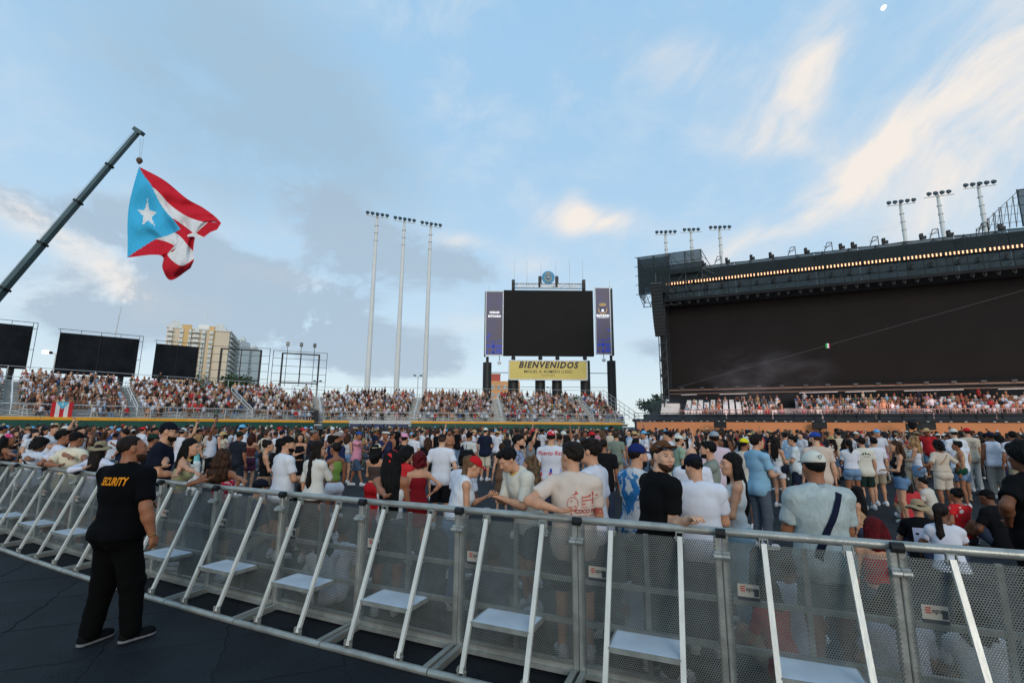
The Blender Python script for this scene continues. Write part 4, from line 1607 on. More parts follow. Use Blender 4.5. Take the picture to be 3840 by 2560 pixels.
open_frame(790, 1010, 61.5, 63.5, 7.0, 11.9, 'empty black billboard frame overlapping the apartment tower', ())
open_frame(1023, 1226, 65.0, 67.5, 7.0, 11.9, 'empty black billboard frame with three floodlights on top', (.25, .50, .75))


def lamp_pole(px, py_top, Y, label, lit):
    p = on_y(px, py_top, Y)
    root = empty('street_lamp', (p.x, p.y, 0), 0, label=label, category='lamp', group='small lamp posts behind the stands')
    MB().tube((0, 0, 0), (0, 0, p.z - .2), .16, .09, n=8).build('pole', GREYW, root, True)
    MB().bar((-.7, 0, p.z - .15), (.7, 0, p.z - .15), .09, .09).build('cross_arm', GREYW, root)
    for sx in (-1, 1):
        MB().box((sx * .75, -.2, p.z), (.55, .6, .25), bev=.06).build('lamp_head', BLACK, root)
        if lit and sx < 0:
            MB().box((-.9, -.53, p.z - .02), (.75, .05, .34)).build('lamp', mat('lamp_lit', (1, .85, .55), .5, emit=14, ecol=(1, .72, .38)), root)


lamp_pole(212, 1322, 60, 'lit lamp post beside the second black billboard', True)
lamp_pole(1568, 1408, 110, 'thin lamp post between the white floodlight masts', False)
lamp_pole(1192, 1428, 115, 'small distant lamp post right of the empty frame with floodlights', False)
lamp_pole(2063, 1452, 130, 'small distant lamp post under the yellow welcome sign', False)

# ---------------------------------------------------------------- floodlight masts
MASTW = mat('mast_white', (.68, .69, .67), .6, 0, .3, .05, .3)
def mast(px, py, Y, label, grp, xdir, n=5):
    p = on_y(px, py, Y)
    root = empty('floodlight_mast', (p.x, p.y, 0), atan2(xdir[1], xdir[0]), label=label, category='floodlight', group=grp)
    H = 38.8
    MB().tube((0, 0, 0), (0, 0, H - 5), .50, .28, n=14).tube((0, 0, H - 5), (0, 0, H - .2), .28, .19, n=10).build('pole', MASTW, root, True)
    for z in (H - 2.2, H - 3.6, H - 5.0):
        MB().lathe((0, 0, z), ((.2, 0), (.36, .04), (.36, .12), (.2, .16)), 10).build('collar', GREYW, root)
    MB().bar((-1.95, -.3, H - .6), (1.95, -.3, H - .6), .10, .10).bar((0, 0, H - 1.2), (0, -.3, H - .6), .10, .10).build('cross_arm', GREYW, root)
    for i in range(n):
        x = (i - (n - 1) / 2) * .84
        a = radians(62)
        R = Matrix.Rotation(a, 3, 'X')
        c = Vector((x, -.35, H - .15))
        lh = MB().lathe(c, ((.14, -.20), (.30, -.03), (.345, .15), (.345, .19)), 14, R).bar((x, -.3, H - .6), c, .06, .06).build('lamp_head', mat('lamp_housing', (.09, .10, .105), .45, .3), root, True)
        lh2 = MB().lathe(c + R @ Vector((0, 0, .195)), ((.315, -.02), (.315, .008)), 14, R)
        lh2.build('lens', LENS, lh)
    return root


# lamp heads look towards the infield (towards the camera side)
for k, (px, py, Y) in enumerate(((1415, 803, 80), (1517, 820, 82), (1616, 836, 84))):
    mast(px, py, Y, 'tall white floodlight mast left of the scoreboard, %s of three' % ('left', 'middle', 'right')[k], 'floodlight masts left of the scoreboard', (.93, .36))
for k, (px, py, Y) in enumerate(((2495, 872, 87), (2590, 862, 85.8), (2697, 853, 84.6))):
    mast(px, py, Y, 'floodlight mast behind the left end of the stage roof, %s of three' % ('left', 'middle', 'right')[k], 'floodlight masts behind the left stage wing', (.99, -.1), 4 if k == 1 else 5)
for k, (px, py, Y) in enumerate(((3375, 757, 73.8), (3515, 725, 70.8), (3667, 690, 67.8))):
    mast(px, py, Y, 'floodlight mast rising above the right half of the stage roof, %s of three' % ('left', 'middle', 'right')[k], 'floodlight masts above the right of the stage', (.94, -.34), 4 if k == 1 else 5)

# ---------------------------------------------------------------- scoreboard
SY = 72.0
sb = empty('scoreboard', (on_y(2055, 1300, SY).x, SY, 0), 0, label='large dark scoreboard with blue side panels standing on black columns', category='scoreboard')
ox = sb.location.x


def sp(px, py):
    p = on_y(px, py, SY)
    return p.x - ox, p.z


def panel(name, px0, py0, px1, py1, material, yo=0.0, th=.3, par=None, bev=.03):
    x0, z1 = sp(px0, py0)
    x1, z0 = sp(px1, py1)
    o = MB().box(((x0 + x1) / 2, yo, (z0 + z1) / 2), (x1 - x0, th, z1 - z0), bev=bev).build(name, material, par or sb)
    return o, (x0, z0, x1, z1)


SCREEN = mat('led_screen_off', (.0060, .0060, .0055), .6, 0, .15, .15, .5)
_, mb = panel('main_screen', 1889, 1090, 2227, 1336, SCREEN, 0, .8)
PAN = bpy.data.materials.new('lit_side_panel')
MATS['lit_side_panel'] = PAN
PAN.use_nodes = True
_N = Nodes(PAN.node_tree)
_p = PAN.node_tree.nodes['Principled BSDF']
_tc = _N.add('ShaderNodeTexCoord').outputs['Object']
_nz = _N.ramp(_N.noise(_tc, .35, 3, .5), .3, .7)
_cc = _N.mix(_nz, (.050, .043, .060), (.042, .040, .105))
_N.put(_p.inputs['Base Color'], (.02, .02, .03, 1))
_N.put(_p.inputs['Emission Color'], _cc)
_p.inputs['Emission Strength'].default_value = 1.0
FRAMEW = mat('frame_pale', lin((190, 195, 200)), .5, .2)
BLUEG = mat('screen_blue_print', lin((40, 50, 130)), .5, emit=.4, ecol=lin((58, 74, 180)))
RX = Matrix(((1, 0, 0), (0, 0, -1), (0, 1, 0)))
SIGNW = mat('screen_white_print', (.8, .8, .8), .5, emit=.55, ecol=(.85, .85, .9))
for (a, b, c, d, t1) in ((1824, 1095, 1885, 1333, 'L'), (2229, 1082, 2291, 1329, 'R')):
    o, (x0, z0, x1, z1) = panel('side_panel', a, b, c, d, PAN, -.1, .5)
    m = MB()
    for p_, q_ in (((x0, z0), (x1, z0)), ((x0, z1), (x1, z1)), ((x0, z0), (x0, z1)), ((x1, z0), (x1, z1))):
        m.bar((p_[0], -.38, p_[1]), (q_[0], -.38, q_[1]), .14, .14)
    m.build('panel_frame', FRAMEW, o)
    w, h = x1 - x0, z1 - z0
    cx = (x0 + x1) / 2
    if t1 == 'L':
        text_mesh('lettering', 'HIRAM', .44, SIGNW, (cx, -.37, z0 + h * .665), RX, o, .03, 0, 1.25, .95)
        text_mesh('lettering', 'BITHORN', .44, SIGNW, (cx, -.37, z0 + h * .605), RX, o, .03, 0, 1.2, .88)
    else:
        text_mesh('lettering', 'SAN JUAN', .48, SIGNW, (cx, -.37, z0 + h * .575), RX, o, .035, 0, 1.0, .88)
        text_mesh('lettering', 'CIUDAD CAPITAL', .17, SIGNW, (cx, -.37, z0 + h * .545), RX, o, .008, 0, 1.3, 1.0)
        sh = [(-.42, .42), (.42, .42), (.42, -.1), (.26, -.36), (0, -.5), (-.26, -.36), (-.42, -.1)]
        MB().raw([(cx + x * 1.05, -.37, z0 + h * .66 + z * 1.05) for x, z in sh], [tuple(range(6, -1, -1))]).build('crest_shield', mat('crest_navy', (.02, .03, .09), .5, emit=.3, ecol=(.03, .04, .12)), o)
        m = MB()
        for k in range(14):
            t = pi * (.95 + 1.1 * k / 13)
            m.box((cx + .62 * cos(t), -.375, z0 + h * .67 + .66 * sin(t)), (.13, .02, .15))
        for k in range(5):
            x_ = -.44 + .22 * k
            m.box((cx + x_, -.375, z0 + h * .735 + .05 * (2 - abs(k - 2)) + .12), (.10, .02, .34))
        m.box((cx, -.375, z0 + h * .735 - .03), (1.0, .02, .14))
        m.build('crest_crown', mat('crest_gold', lin((198, 160, 84)), .5, emit=.35, ecol=lin((198, 160, 84))), o)
        MB().box((cx, -.38, z0 + h * .66), (.34, .02, .30)).box((cx, -.38, z0 + h * .64), (.5, .02, .10)).build('crest_figure', SIGNW, o)
    m = MB()
    f = lambda x, z: (x0 + w * x, -.37, z0 + h * z)
    for P4 in (((.05, .12), (.95, .12), (.95, .16), (.05, .16)), ((.05, .02), (.15, .02), (.12, .09), (.05, .09)), ((.30, .03), (.95, .03), (.95, .055), (.30, .055)), ((.4, .03), (.52, .03), (.48, .2), (.43, .2)), ((.0, .22), (.45, .195), (.55, .2), (.5, .215)), ((.5, .2), (.98, .25), (.98, .235), (.55, .19)), ((.62, .06), (.95, .06), (.95, .10), (.62, .10)), ((.05, .28), (.30, .36), (.28, .32), (.12, .24)) if t1 == 'L' else ((.70, .40), (.98, .36), (.98, .34), (.85, .34))):
        m.raw([f(*p) for p in P4], [(0, 1, 2, 3)])
    m.build('stadium_picture', BLUEG, o)
    x, z = sp(a if t1 == 'L' else c, 1085)
    MB().box((x + (-.12 if t1 == 'L' else .14), .5, (z0 + z1) / 2), (.2, .8, h + .2)).build('side_return', BLACK, sb)
# top truss with the cut-out stadium name
x0, z1 = sp(1921, 1068)
x1, z0 = sp(2193, 1086)
m = MB()
for z in (z0 + .1, z1 + .15):
    m.bar((x0, -.2, z), (x1, -.2, z), .10, .10)
x = x0
while x < x1 - .4:
    m.bar((x, -.2, z0 + .1), (x + .42, -.2, z1 + .1), .035, .035)
    m.bar((x + .42, -.2, z0 + .1), (x, -.2, z1 + .1), .035, .035)
    x += .42
m.build('name_truss', BLACK, sb)
text_mesh('lettering', 'ESTADIO HIRAM BITHORN', .88, mat('letter_white', (.7, .7, .7), .5), ((x0 + x1) / 2, -.32, (z0 + z1) / 2 + .08), RX, sb, .03, 0, 1.15, .80)
COLM = mat('black_column', (.016, .018, .019), .5, 0, .35, .2, .4)
for px in (1925, 2025, 2088, 2189):
    x, z = sp(px, 1058 if px in (1925, 2189) else 1045)
    MB().box((x, .1, z - .45), (.5, .5, 1.7), bev=.05).build('top_post', COLM, sb)
for px, pt in ((1929, 981), (1976, 975), (2028, 981), (2084, 979), (2135, 969), (2184, 970), (1834, 1068), (2285, 1052)):
    x, z = sp(px, pt)
    x_, zb = sp(px, 1075 if px not in (1834, 2285) else 1095)
    MB().tube((x, 0, zb), (x, 0, z), .045, .02, n=6).build('lightning_rod', GREYW, sb)
x, z = sp(2055, 1043)
em = MB().lathe((x, -.4, z), ((1.0, -.12), (1.0, .12)), 28, Matrix.Rotation(pi / 2, 3, 'X')).build('round_emblem', mat('emblem_blue', lin((48, 138, 178)), .5), sb)
m = MB()
for k in range(16):
    t = pi * (.90 + 1.2 * k / 15)
    m.box((x + .48 * cos(t), -.54, z - .10 + .50 * sin(t)), (.12, .02, .13))
for k in range(5):
    m.box((x - .32 + .16 * k, -.54, z + .58 + .05 * (2 - abs(k - 2))), (.08, .02, .26))
m.box((x, -.54, z + .44), (.8, .02, .10))
m.build('emblem_crown', mat('crest_gold_plain', lin((190, 150, 80)), .5), em)
MB().raw([(x + a_ * .8, -.535, z - .08 + b_ * .8) for a_, b_ in ((-.4, .4), (.4, .4), (.4, -.1), (0, -.45), (-.4, -.1))], [(4, 3, 2, 1, 0)]).build('emblem_shield', mat('crest_dark', (.05, .06, .09), .5), em)
MB().box((x, -.55, z - .02), (.30, .02, .28)).box((x, -.55, z - .08), (.42, .02, .10)).build('emblem_figure', WHITE, em)
# columns and frame below
for px, w_, yt in ((1827, 33, 1358), (1925, 40, 1420), (2026, 38, 1395), (2089, 38, 1395), (2195, 38, 1352), (2294, 33, 1352)):
    x, z = sp(px, yt)
    MB().tube((x, .4, 0), (x, .4, z), w_ * SY / F_PX / 2, n=16).build('column', COLM, sb, True)
    if px in (1827, 2294):
        MB().tube((x, .4, z), (x, .4, z + .9), .22, n=8).build('column_neck', COLM, sb)
for py in (1395, 1448):
    xa, za = sp(1830, py)
    xb, _ = sp(2290, py)
    MB().tube((xa, .5, za), (xb, .5, za), .05 if py != 1448 else .03, n=6).build('tie_rod', BLACK, sb)
# welcome sign
sgn, (x0, z0, x1, z1) = panel('welcome_sign', 1909, 1355, 2198, 1427, mat('sign_yellow', lin((196, 178, 98)), .5, var=.06, scale=.3, emit=.10, ecol=lin((206, 178, 70))), -.9, .5)
m = MB()
for p_, q_ in (((x0, z0), (x1, z0)), ((x0, z1), (x1, z1)), ((x0, z0), (x0, z1)), ((x1, z0), (x1, z1))):
    m.bar((p_[0], -1.1, p_[1]), (q_[0], -1.1, q_[1]), .16, .18)
m.build('sign_frame', FRAMEW, sgn)
PRN = mat('sign_print', (.035, .03, .04), .6)
cx = (x0 + x1) / 2
text_mesh('lettering', 'BIENVENIDOS', 1.30, PRN, (cx, -1.16, z0 + (z1 - z0) * .76), RX, sgn, .055, .28, 1.22, .92)
text_mesh('lettering', 'MIGUEL A. ROMERO LUGO', .60, PRN, (cx, -1.16, z0 + (z1 - z0) * .42), RX, sgn, .008, 0, 1.05, .95)
text_mesh('lettering', 'ALCALDE', .34, PRN, (cx, -1.16, z0 + (z1 - z0) * .23), RX, sgn, .002, 0, 1.5, 1.0)
for px in (1925, 2025, 2088, 2190):
    x, z = sp(px, 1345)
    MB().lathe((x, -.9, z), ((.12, .35), (.30, .15), (.34, -.15), (.2, -.3)), 10).build('spot_lamp', BLACK, sb)
for px, zz in ((1873, 1360), (2262, 1350)):
    x, z = sp(px, zz)
    MB().lathe((x, -.5, z), ((.2, -.3), (.32, 0), (.10, .25)), 10).build('side_lamp', mat('lamp_glass', (.8, .8, .78), .3), sb)
    MB().tube((x, -.5, z + .2), (x, -.5, z + 1.0), .05, n=6).build('lamp_stem', BLACK, sb)

# ---------------------------------------------------------------- distant buildings
BEIGE = mat('facade_beige', lin((214, 198, 174)), .8, 0, .2, .05, .05)
OCHRE = mat('facade_ochre', lin((216, 180, 126)), .8, 0, .2, .05, .05)
PALEF = mat('facade_pale', lin((226, 224, 216)), .8, 0, .2, .05, .05)
WIN = mat('window_glass', lin((118, 142, 148)), .2, 0, .6, .3, .2)
WINF = mat('window_frame', lin((224, 224, 220)), .6)
PALEWIN = mat('window_pale', lin((160, 176, 180)), .3)
TEAL = mat('balcony_teal', lin((128, 176, 172)), .5)


def tower(label, pxl, pxr, py_top, Y0, Y1, depth, cols, side, floors, name='apartment_tower'):
    A, B = on_y(pxl, py_top, Y0), on_y(pxr, py_top + 20, Y1)
    Hh = A.z
    A.z = B.z = 0
    d = B - A
    L = d.length
    root = empty(name, A, atan2(d.y, d.x), label=label, category='building', group='distant buildings')
    MB().box((L / 2, depth / 2, Hh / 2), (L, depth, Hh)).build('wall', BEIGE, root)
    for a, b in cols['stripes']:
        MB().box((L * (a + b) / 2, -.6, Hh / 2 + 1.5), (L * (b - a), 1.4, Hh + 3)).build('wall_band', OCHRE, root)
    fh = Hh / floors
    for t, w in cols['bays']:
        for k in range(floors - 13, floors):
            z = fh * (k + .5)
            wn_ = MB().box((L * t, -1.5, z), (L * w, 1.2, fh * .62)).build('window', WINF, root)
            MB().box((L * t - L * w * .24, -2.12, z), (L * w * .40, .1, fh * .46)).build('pane', WIN, wn_)
            MB().box((L * t + L * w * .24, -2.12, z), (L * w * .40, .1, fh * .46)).build('pane', WIN, wn_)
            MB().box((L * t, -1.7, z - fh * .42), (L * w * 1.08, 1.4, .3)).build('sill', TEAL if k % 3 else WINF, wn_)
    for t, w in cols['balc']:
        for k in range(floors - 13, floors):
            z = fh * (k + .3)
            bl = MB().box((L * t, -1.8, z), (L * w, 2.4, .35)).box((L * t, -2.9, z + .6), (L * w, .2, 1.0)).build('balcony', PALEF, root)
            MB().box((L * t, -.75, z + 1.5), (L * w * .7, .2, fh * .5)).build('glass_door', WIN, bl)
    for k in range(floors - 13, floors):          # right-hand flank
        z = fh * (k + .5)
        for j in range(side):
            y = depth * (j + .5) / side
            w_ = MB().box((L + .35, y, z), (.7, depth / side * .45, fh * .42)).build('window', PALEWIN, root)
        MB().box((L + 1.0, depth * .5, fh * k + .4), (2.0, depth * .92, .5)).build('ledge', PALEF, root)
    m = MB().box((L / 2, depth / 2, Hh + .6), (L + 1.6, depth + 1.6, 1.2))
    rf = m.build('roof', GREYW, root)
    for t in (.12, .82):
        V, F = [], []
        for i in range(9):
            a_ = pi * i / 8
            for y_ in (-.5, depth * .5):
                V.append((L * t + L * .11 * cos(a_), y_, Hh + 1.2 + 4.2 * sin(a_)))
        F = [(2 * i, 2 * i + 1, 2 * i + 3, 2 * i + 2) for i in range(8)] + [tuple(range(0, 18, 2)), tuple(range(17, 0, -2))]
        MB().raw(V, F).build('roof_vault', GREYW, rf)
    MB().box((L * .52, depth * .4, Hh + 3.2), (L * .18, 8, 5)).build('roof_house', PALEF, rf)
    MB().tube((L * .54, depth * .4, Hh + 5), (L * .54, depth * .4, Hh + 15), .3, .12, n=6).box((L * .54, depth * .4, Hh + 14), (4, .3, .3)).box((L * .54, depth * .4, Hh + 11.5), (3, .3, .3)).build('antenna', GREYW, rf)
    return root, L, Hh


tw, TL, TH = tower('tall beige and ochre apartment tower behind the left billboards', 628, 862, 1228, 330, 345, 34,
                   dict(stripes=((.24, .38), (.665, .75)), bays=((.235, .06), (.37, .045), (.585, .055), (.71, .06)), balc=((.06, .09), (.465, .11))), 4, 20)
# stepped grey rear wings
for (pl, pr, pt, Y, lab) in ((868, 902, 1272, 372, 'grey-white stepped wing joined to the right of the apartment tower'), (906, 948, 1302, 400, 'lower grey-white tower wing with angled balconies at the far right')):
    A, B = on_y(pl, pt, Y), on_y(pr, pt, Y)
    Hh = A.z
    L = B.x - A.x
    root = empty('tower_wing', (A.x, Y, 0), .12, label=lab, category='building', group='distant buildings')
    MB().box((L / 2, 9, Hh / 2), (L, 18, Hh)).build('wall', PALEF, root)
    MB().lathe((L * .65, 9, Hh), ((L * .35, 0), (L * .30, 2.2), (L * .12, 4)), 14).build('roof_vault', GREYW, root)
    for k in range(16):
        z = Hh - 3 - k * 3.5
        wd = L * (1.0 + .18 * ((k // 4) % 2))
        MB().box((L * .5 + (wd - L) / 2, -.6, z), (wd, 1.4, .6)).build('ledge', WINF, root)
        for j in range(3):
            MB().box((L * (.2 + .3 * j), -.25, z + 1.6), (L * .13, .6, 1.2)).build('window', PALEWIN if j != 1 else TEAL, root)
# low orange block behind the scoreboard columns
A, B = on_y(1838, 1428, 190), on_y(1950, 1428, 190)
ob = empty('low_block', (A.x, 190, 0), .06, label='low orange apartment block with red rooftop box behind the scoreboard columns', category='building', group='distant buildings')
L = B.x - A.x
Hh = A.z
OR2 = mat('facade_orange', lin((214, 160, 112)), .8, 0, .2, .06, .05)
MB().box((L / 2, 8, Hh / 2), (L, 16, Hh)).build('wall', OR2, ob)
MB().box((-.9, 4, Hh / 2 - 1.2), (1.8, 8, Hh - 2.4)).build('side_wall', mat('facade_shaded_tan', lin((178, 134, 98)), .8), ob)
MB().box((L * .18, 4, Hh + 1.5), (4.0, 5, 3.0)).build('roof_box', mat('roof_box_red', lin((178, 84, 72)), .7), ob)
MB().box((L * .18, 4, Hh + 3.1), (4.4, 5.4, .3)).build('roof_slab', PALEF, ob)
for k in range(3):
    for j in range(5):
        MB().box((L * (.1 + .2 * j), -.1, Hh - 2.4 - k * 3.1), (1.2, .3, 1.5)).build('window', WIN, ob)

# ---------------------------------------------------------------- trees
LEAF = [mat('leaf_%d' % i, c, .6, 0, .25, .35, 3.0) for i, c in enumerate(((.035, .075, .022), (.055, .11, .030), (.022, .050, .018)))]
BARK = mat('bark', (.09, .065, .045), .9, 0, .1, .3, 4.0)


def tree(px, py_top, Y, rad, label, nleaf=2600):
    p = on_y(px, py_top, Y)
    Ht = p.z
    root = empty('leafy_tree', (p.x, Y, 0), 0, label=label, category='tree', group='trees behind the stands')
    m = MB().tube((0, 0, 0), (0, 0, Ht * .5), rad * .10, rad * .06, n=8)
    for k in range(6):
        a = k * 1.05 + .3
        m.tube((0, 0, Ht * (.35 + .03 * k)), (cos(a) * rad * .6, sin(a) * rad * .6, Ht * (.62 + .05 * (k % 3))), rad * .05, rad * .02, n=6)
    m.build('trunk', BARK, root)
    rg = np.random.default_rng(int(px))
    V, F, MI = [], [], []
    cl = []
    while len(cl) < 26:
        c = rg.normal(0, .5, 3)
        if np.linalg.norm(c) < .95:
            cl.append(c)
    for i in range(nleaf):
        c = cl[rg.integers(len(cl))]
        q = c + rg.normal(0, .16, 3)
        q = np.array([q[0] * rad, q[1] * rad, Ht * .68 + q[2] * Ht * .33])
        if q[2] > Ht:
            continue
        sz = rad * rg.uniform(.05, .10)
        a1, a2 = rg.normal(0, 1, 3), rg.normal(0, 1, 3)
        a1 /= np.linalg.norm(a1)
        a2 -= a1 * (a1 @ a2)
        a2 /= np.linalg.norm(a2)
        n = len(V)
        V += [q - a1 * sz, q + a2 * sz * .6, q + a1 * sz, q - a2 * sz * .6]
        F.append((n, n + 1, n + 2, n + 3))
        MI.append(int(rg.integers(3)))
    me = bpy.data.meshes.new('crown')
    me.from_pydata([tuple(v) for v in V], [], F)
    for l_ in LEAF:
        me.materials.append(l_)
    me.polygons.foreach_set('material_index', MI)
    link('crown', me, root)


tree(2462, 1478, 84, 3.2, 'dark green tree between the scoreboard stand and the stage')
tree(895, 1405, 150, 7.0, 'green tree in front of the apartment tower wings')
tree(760, 1425, 150, 6.0, 'green tree at the foot of the apartment tower')
tree(735, 1400, 160, 4.0, 'small green tree showing beside the third black billboard')
tree(2135, 1478, 150, 4.0, 'far green treetop seen between the scoreboard columns', 1200)

# ---------------------------------------------------------------- stage
SO = Vector((18.0, 54.0, 0))
SU = Vector((.911, -.411, 0)).normalized()
SN = Vector((-SU.y, SU.x, 0))
SA = atan2(SU.y, SU.x)
SL = 44.0


def sw(x, y, z):
    return SO + SU * x + SN * y + Vector((0, 0, z))


LEDM = mat('led_wall_dark', lin((30, 27, 27)), .7, 0, .12, .10, .25)
DARK = mat('stage_black', (.010, .012, .014), .7, 0, .2, .4, .5)
TRUSS = mat('scaffold_steel', (.055, .062, .068), .5, .4, .4, .3, 1.0)


def scrim_material():
    m = bpy.data.materials.new('mesh_scrim')
    MATS['mesh_scrim'] = m
    m.use_nodes = True
    t = m.node_tree
    t.nodes.clear()
    N = Nodes(t)
    d = N.add('ShaderNodeBsdfPrincipled')
    d.inputs['Roughness'].default_value = .9
    tc_ = N.add('ShaderNodeTexCoord').outputs['Object']
    nz = N.noise(tc_, .7, 4, .6)
    N.put(d.inputs['Base Color'], N.mix(nz, (.008, .014, .017), (.019, .032, .036)))
    tr = N.add('ShaderNodeBsdfTransparent')
    tr.inputs[0].default_value = (.80, .88, .92, 1)
    mx = N.add('ShaderNodeMixShader')
    N.put(mx.inputs[0], N.m('ADD', N.m('MULTIPLY', nz, .22), .70))
    t.links.new(tr.outputs[0], mx.inputs[1])
    t.links.new(d.outputs[0], mx.inputs[2])
    o = N.add('ShaderNodeOutputMaterial')
    t.links.new(mx.outputs[0], o.inputs[0])
    return m


SCRIM = scrim_material()
stg = empty('concert_stage', SO, SA, label='huge black concert stage with dark video wall and scrimmed roof at the right', category='stage')


def part(name, m, mt, par=None, smooth=False):
    return m.build(name, mt, par or stg, smooth)


lw = None
nx = 22
for i in range(nx):
    for k in range(4):
        w_, h_ = SL / nx, (15.45 - 6.0) / 4
        part('video_panel', MB().box((w_ * (i + .5), 0, 6.0 + h_ * (k + .5)), (w_ - .001, .25, h_ - .001)), LEDM)
part('wall_backing', MB().box((SL / 2, .5, 8), (SL, .5, 15.4)), DARK)
part('lower_skirt', MB().box((SL / 2, -.2, 4.5), (SL + .6, .5, 2.95)), DARK)
part('upper_drape', MB().box((SL / 2, -.35, 15.75), (SL + .4, .3, .7)), DARK)
# scaffold header
m = MB()
for x in np.arange(0, SL + .1, 2.2):
    for y in (-2.0, .9):
        m.bar((x, y, 15.6), (x, y, 19.45), .07, .07)
    m.bar((x, -2.0, 19.3), (x, .9, 19.3), .06, .06)
    m.bar((x, -2.0, 15.8), (x + 2.2, -2.0, 17.5), .05, .05)
    m.bar((x + 2.2, -2.0, 17.6), (x, -2.0, 19.3), .05, .05)
for z in (15.7, 16.6, 17.45, 18.4, 19.35):
    for y in (-2.0, .9):
        m.bar((0, y, z), (SL, y, z), .08, .08)
part('header_scaffold', m, TRUSS)
nseg = 12
for i in range(nseg):
    V, F = [], []
    x0, x1 = SL * i / nseg, SL * (i + 1) / nseg
    for k in range(7):
        t = k / 6
        V += [(x0 + .02 + (x1 - x0 - .04) * t, -2.12 - .05 * sin(pi * t), 15.8), (x0 + .02 + (x1 - x0 - .04) * t, -2.12 - .05 * sin(pi * t), 19.42 - .10 * sin(pi * t))]
    F = [(2 * k, 2 * k + 2, 2 * k + 3, 2 * k + 1) for k in range(6)]
    part('header_scrim', MB().raw(V, F), SCRIM)
part('back_scrim', MB().quad((0, .98, 15.7), (SL, .98, 15.7), (SL, .98, 19.3), (0, .98, 19.3)), SCRIM)
part('lower_truss', MB().bar((0, -2.4, 15.75), (SL, -2.4, 15.75), .30, .30), DARK)
part('roof_deck', MB().box((SL / 2, 1.6, 19.4), (SL, 5.0, .12)), DARK)
for x in (4.2, 6.6, 9.0, 10.8, 14.0, 17.0, 18.0, 20.5, 23.4, 25.4, 29.0):
    part('hoist', MB().box((x, -1.9, 19.75), (.28, .3, .55), bev=.04).box((x + .22, -1.9, 19.62), (.25, .25, .25)), BLACK)
for x in (5.4, 12.4, 15.6, 19.4, 24.0, 27.5):
    m = MB()
    for dx in (0, .7):
        m.bar((x + dx, -1.9, 19.4), (x + dx + (.3 if dx == 0 else 0), -1.9, 20.3), .06, .06)
    m.bar((x + .3, -1.9, 20.3), (x + .7, -1.9, 20.3), .06, .06).bar((x, -1.9, 19.6), (x + .7, -1.9, 20.2), .05, .05).bar((x, -1.9, 19.9), (x + .7, -1.9, 19.9), .04, .04)
    part('truss_end', m, BLACK)

# bars of warm lamps along the header
LAMP = mat('blinder_glow', (1, .75, .45), .5, emit=2.0, ecol=(1.0, .43, .20))
lm = MB().lathe((0, 0, 0), ((.062, 0), (.062, .03)), 8, Matrix.Rotation(pi / 2, 3, 'X')).mesh('lamp', LAMP)
hm = MB().box((1.5, .06, 0), (2.98, .10, .32), bev=.02).mesh('housing', BLACK)
for i in range(14):
    root = empty('lamp_bar', sw(.15 + i * 3.06, -2.5, 17.62), SA, label='lit bar of twenty warm lamps on the stage header, %s from the left' % ['first', 'second', 'third', 'fourth', 'fifth', 'sixth', 'seventh', 'eighth', 'ninth', 'tenth', 'eleventh', 'twelfth', 'thirteenth', 'fourteenth'][i], category='stage light', group='warm lamp bars on the stage header')
    link('housing', hm, root)
    for c in range(10):
        for r_ in (0, 1):
            o = link('lamp', lm, root)
            o.location = (.16 + c * .298, .0, -.075 + r_ * .15)

# moving heads hanging below the header
ml = MB().box((0, 0, .42), (.34, .26, .16), bev=.04).bar((-.17, 0, .38), (-.17, 0, 0), .06, .10).bar((.17, 0, .38), (.17, 0, 0), .06, .10).lathe((0, 0, -.02), ((.10, .20), (.17, .10), (.18, -.16), (.13, -.22)), 10).mesh('moving_head', BLACK)
ml.transform(Matrix.Diagonal((.62, .62, .62, 1)))
for i in range(44):
    o = link('hanging_spotlight', ml, None, label='black moving-head lamp hanging in the row along the top of the video wall', category='stage light', group='moving heads under the stage header')
    o.location = sw(.7 + i * .95 + random.uniform(-.08, .08), -2.4, 15.33)
    o.rotation_euler = (0, 0, SA)
for i in range(26):
    o = link('hanging_spotlight', ml, None, label='black moving-head lamp hanging just below the warm lamp bars', category='stage light', group='moving heads under the lamp bars')
    o.location = sw(1.2 + i * 1.62 + random.uniform(-.2, .2), -2.35, 16.75)
    o.rotation_euler = (0, 0, SA)

# left wing tower with scrim box
m = MB()
for x in (-.9, -.1):
    for y in (-1.6, .2):
        m.bar((x, y, 0), (x, y, 19.6), .09, .09)
for z in np.arange(1, 19.6, 1.4):
    for y in (-1.6, .2):
        m.bar((-.9, y, z), (-.1, y, z), .05, .05)
        m.bar((-.9, y, z), (-.1, y, z + 1.4), .045, .045)
part('left_tower', m, TRUSS)
part('left_drape', MB().box((-.35, -.1, 11.2), (1.1, .5, 12.5)), DARK)
wing = empty('stage_wing', sw(-2.7, -2.6, 16.75), SA, label='scaffold box wrapped in dark green scrim above the left end of the stage', category='scaffold', group='scrim boxes above the stage')
m = MB()
WX, WY, WZ = 6.8, 4.2, 4.4
for x in np.arange(0, WX + .1, 1.7):
    for y in (0, WY):
        m.bar((x, y, 0), (x, y, WZ), .07, .07)
    for z in (0, 1.1, 2.2, 3.3, WZ):
        m.bar((x, 0, z), (x, WY, z), .05, .05)
    if x < WX:
        for y in (0, WY):
            m.bar((x, y, 0), (x + 1.7, y, 2.2), .045, .045)
            m.bar((x, y, WZ), (x + 1.7, y, 2.2), .045, .045)
for z in (0, 1.1, 2.2, 3.3, WZ):
    for y in (0, WY):
        m.bar((-.35, y, z), (WX, y, z), .06, .06)
m.build('frame', TRUSS, wing)
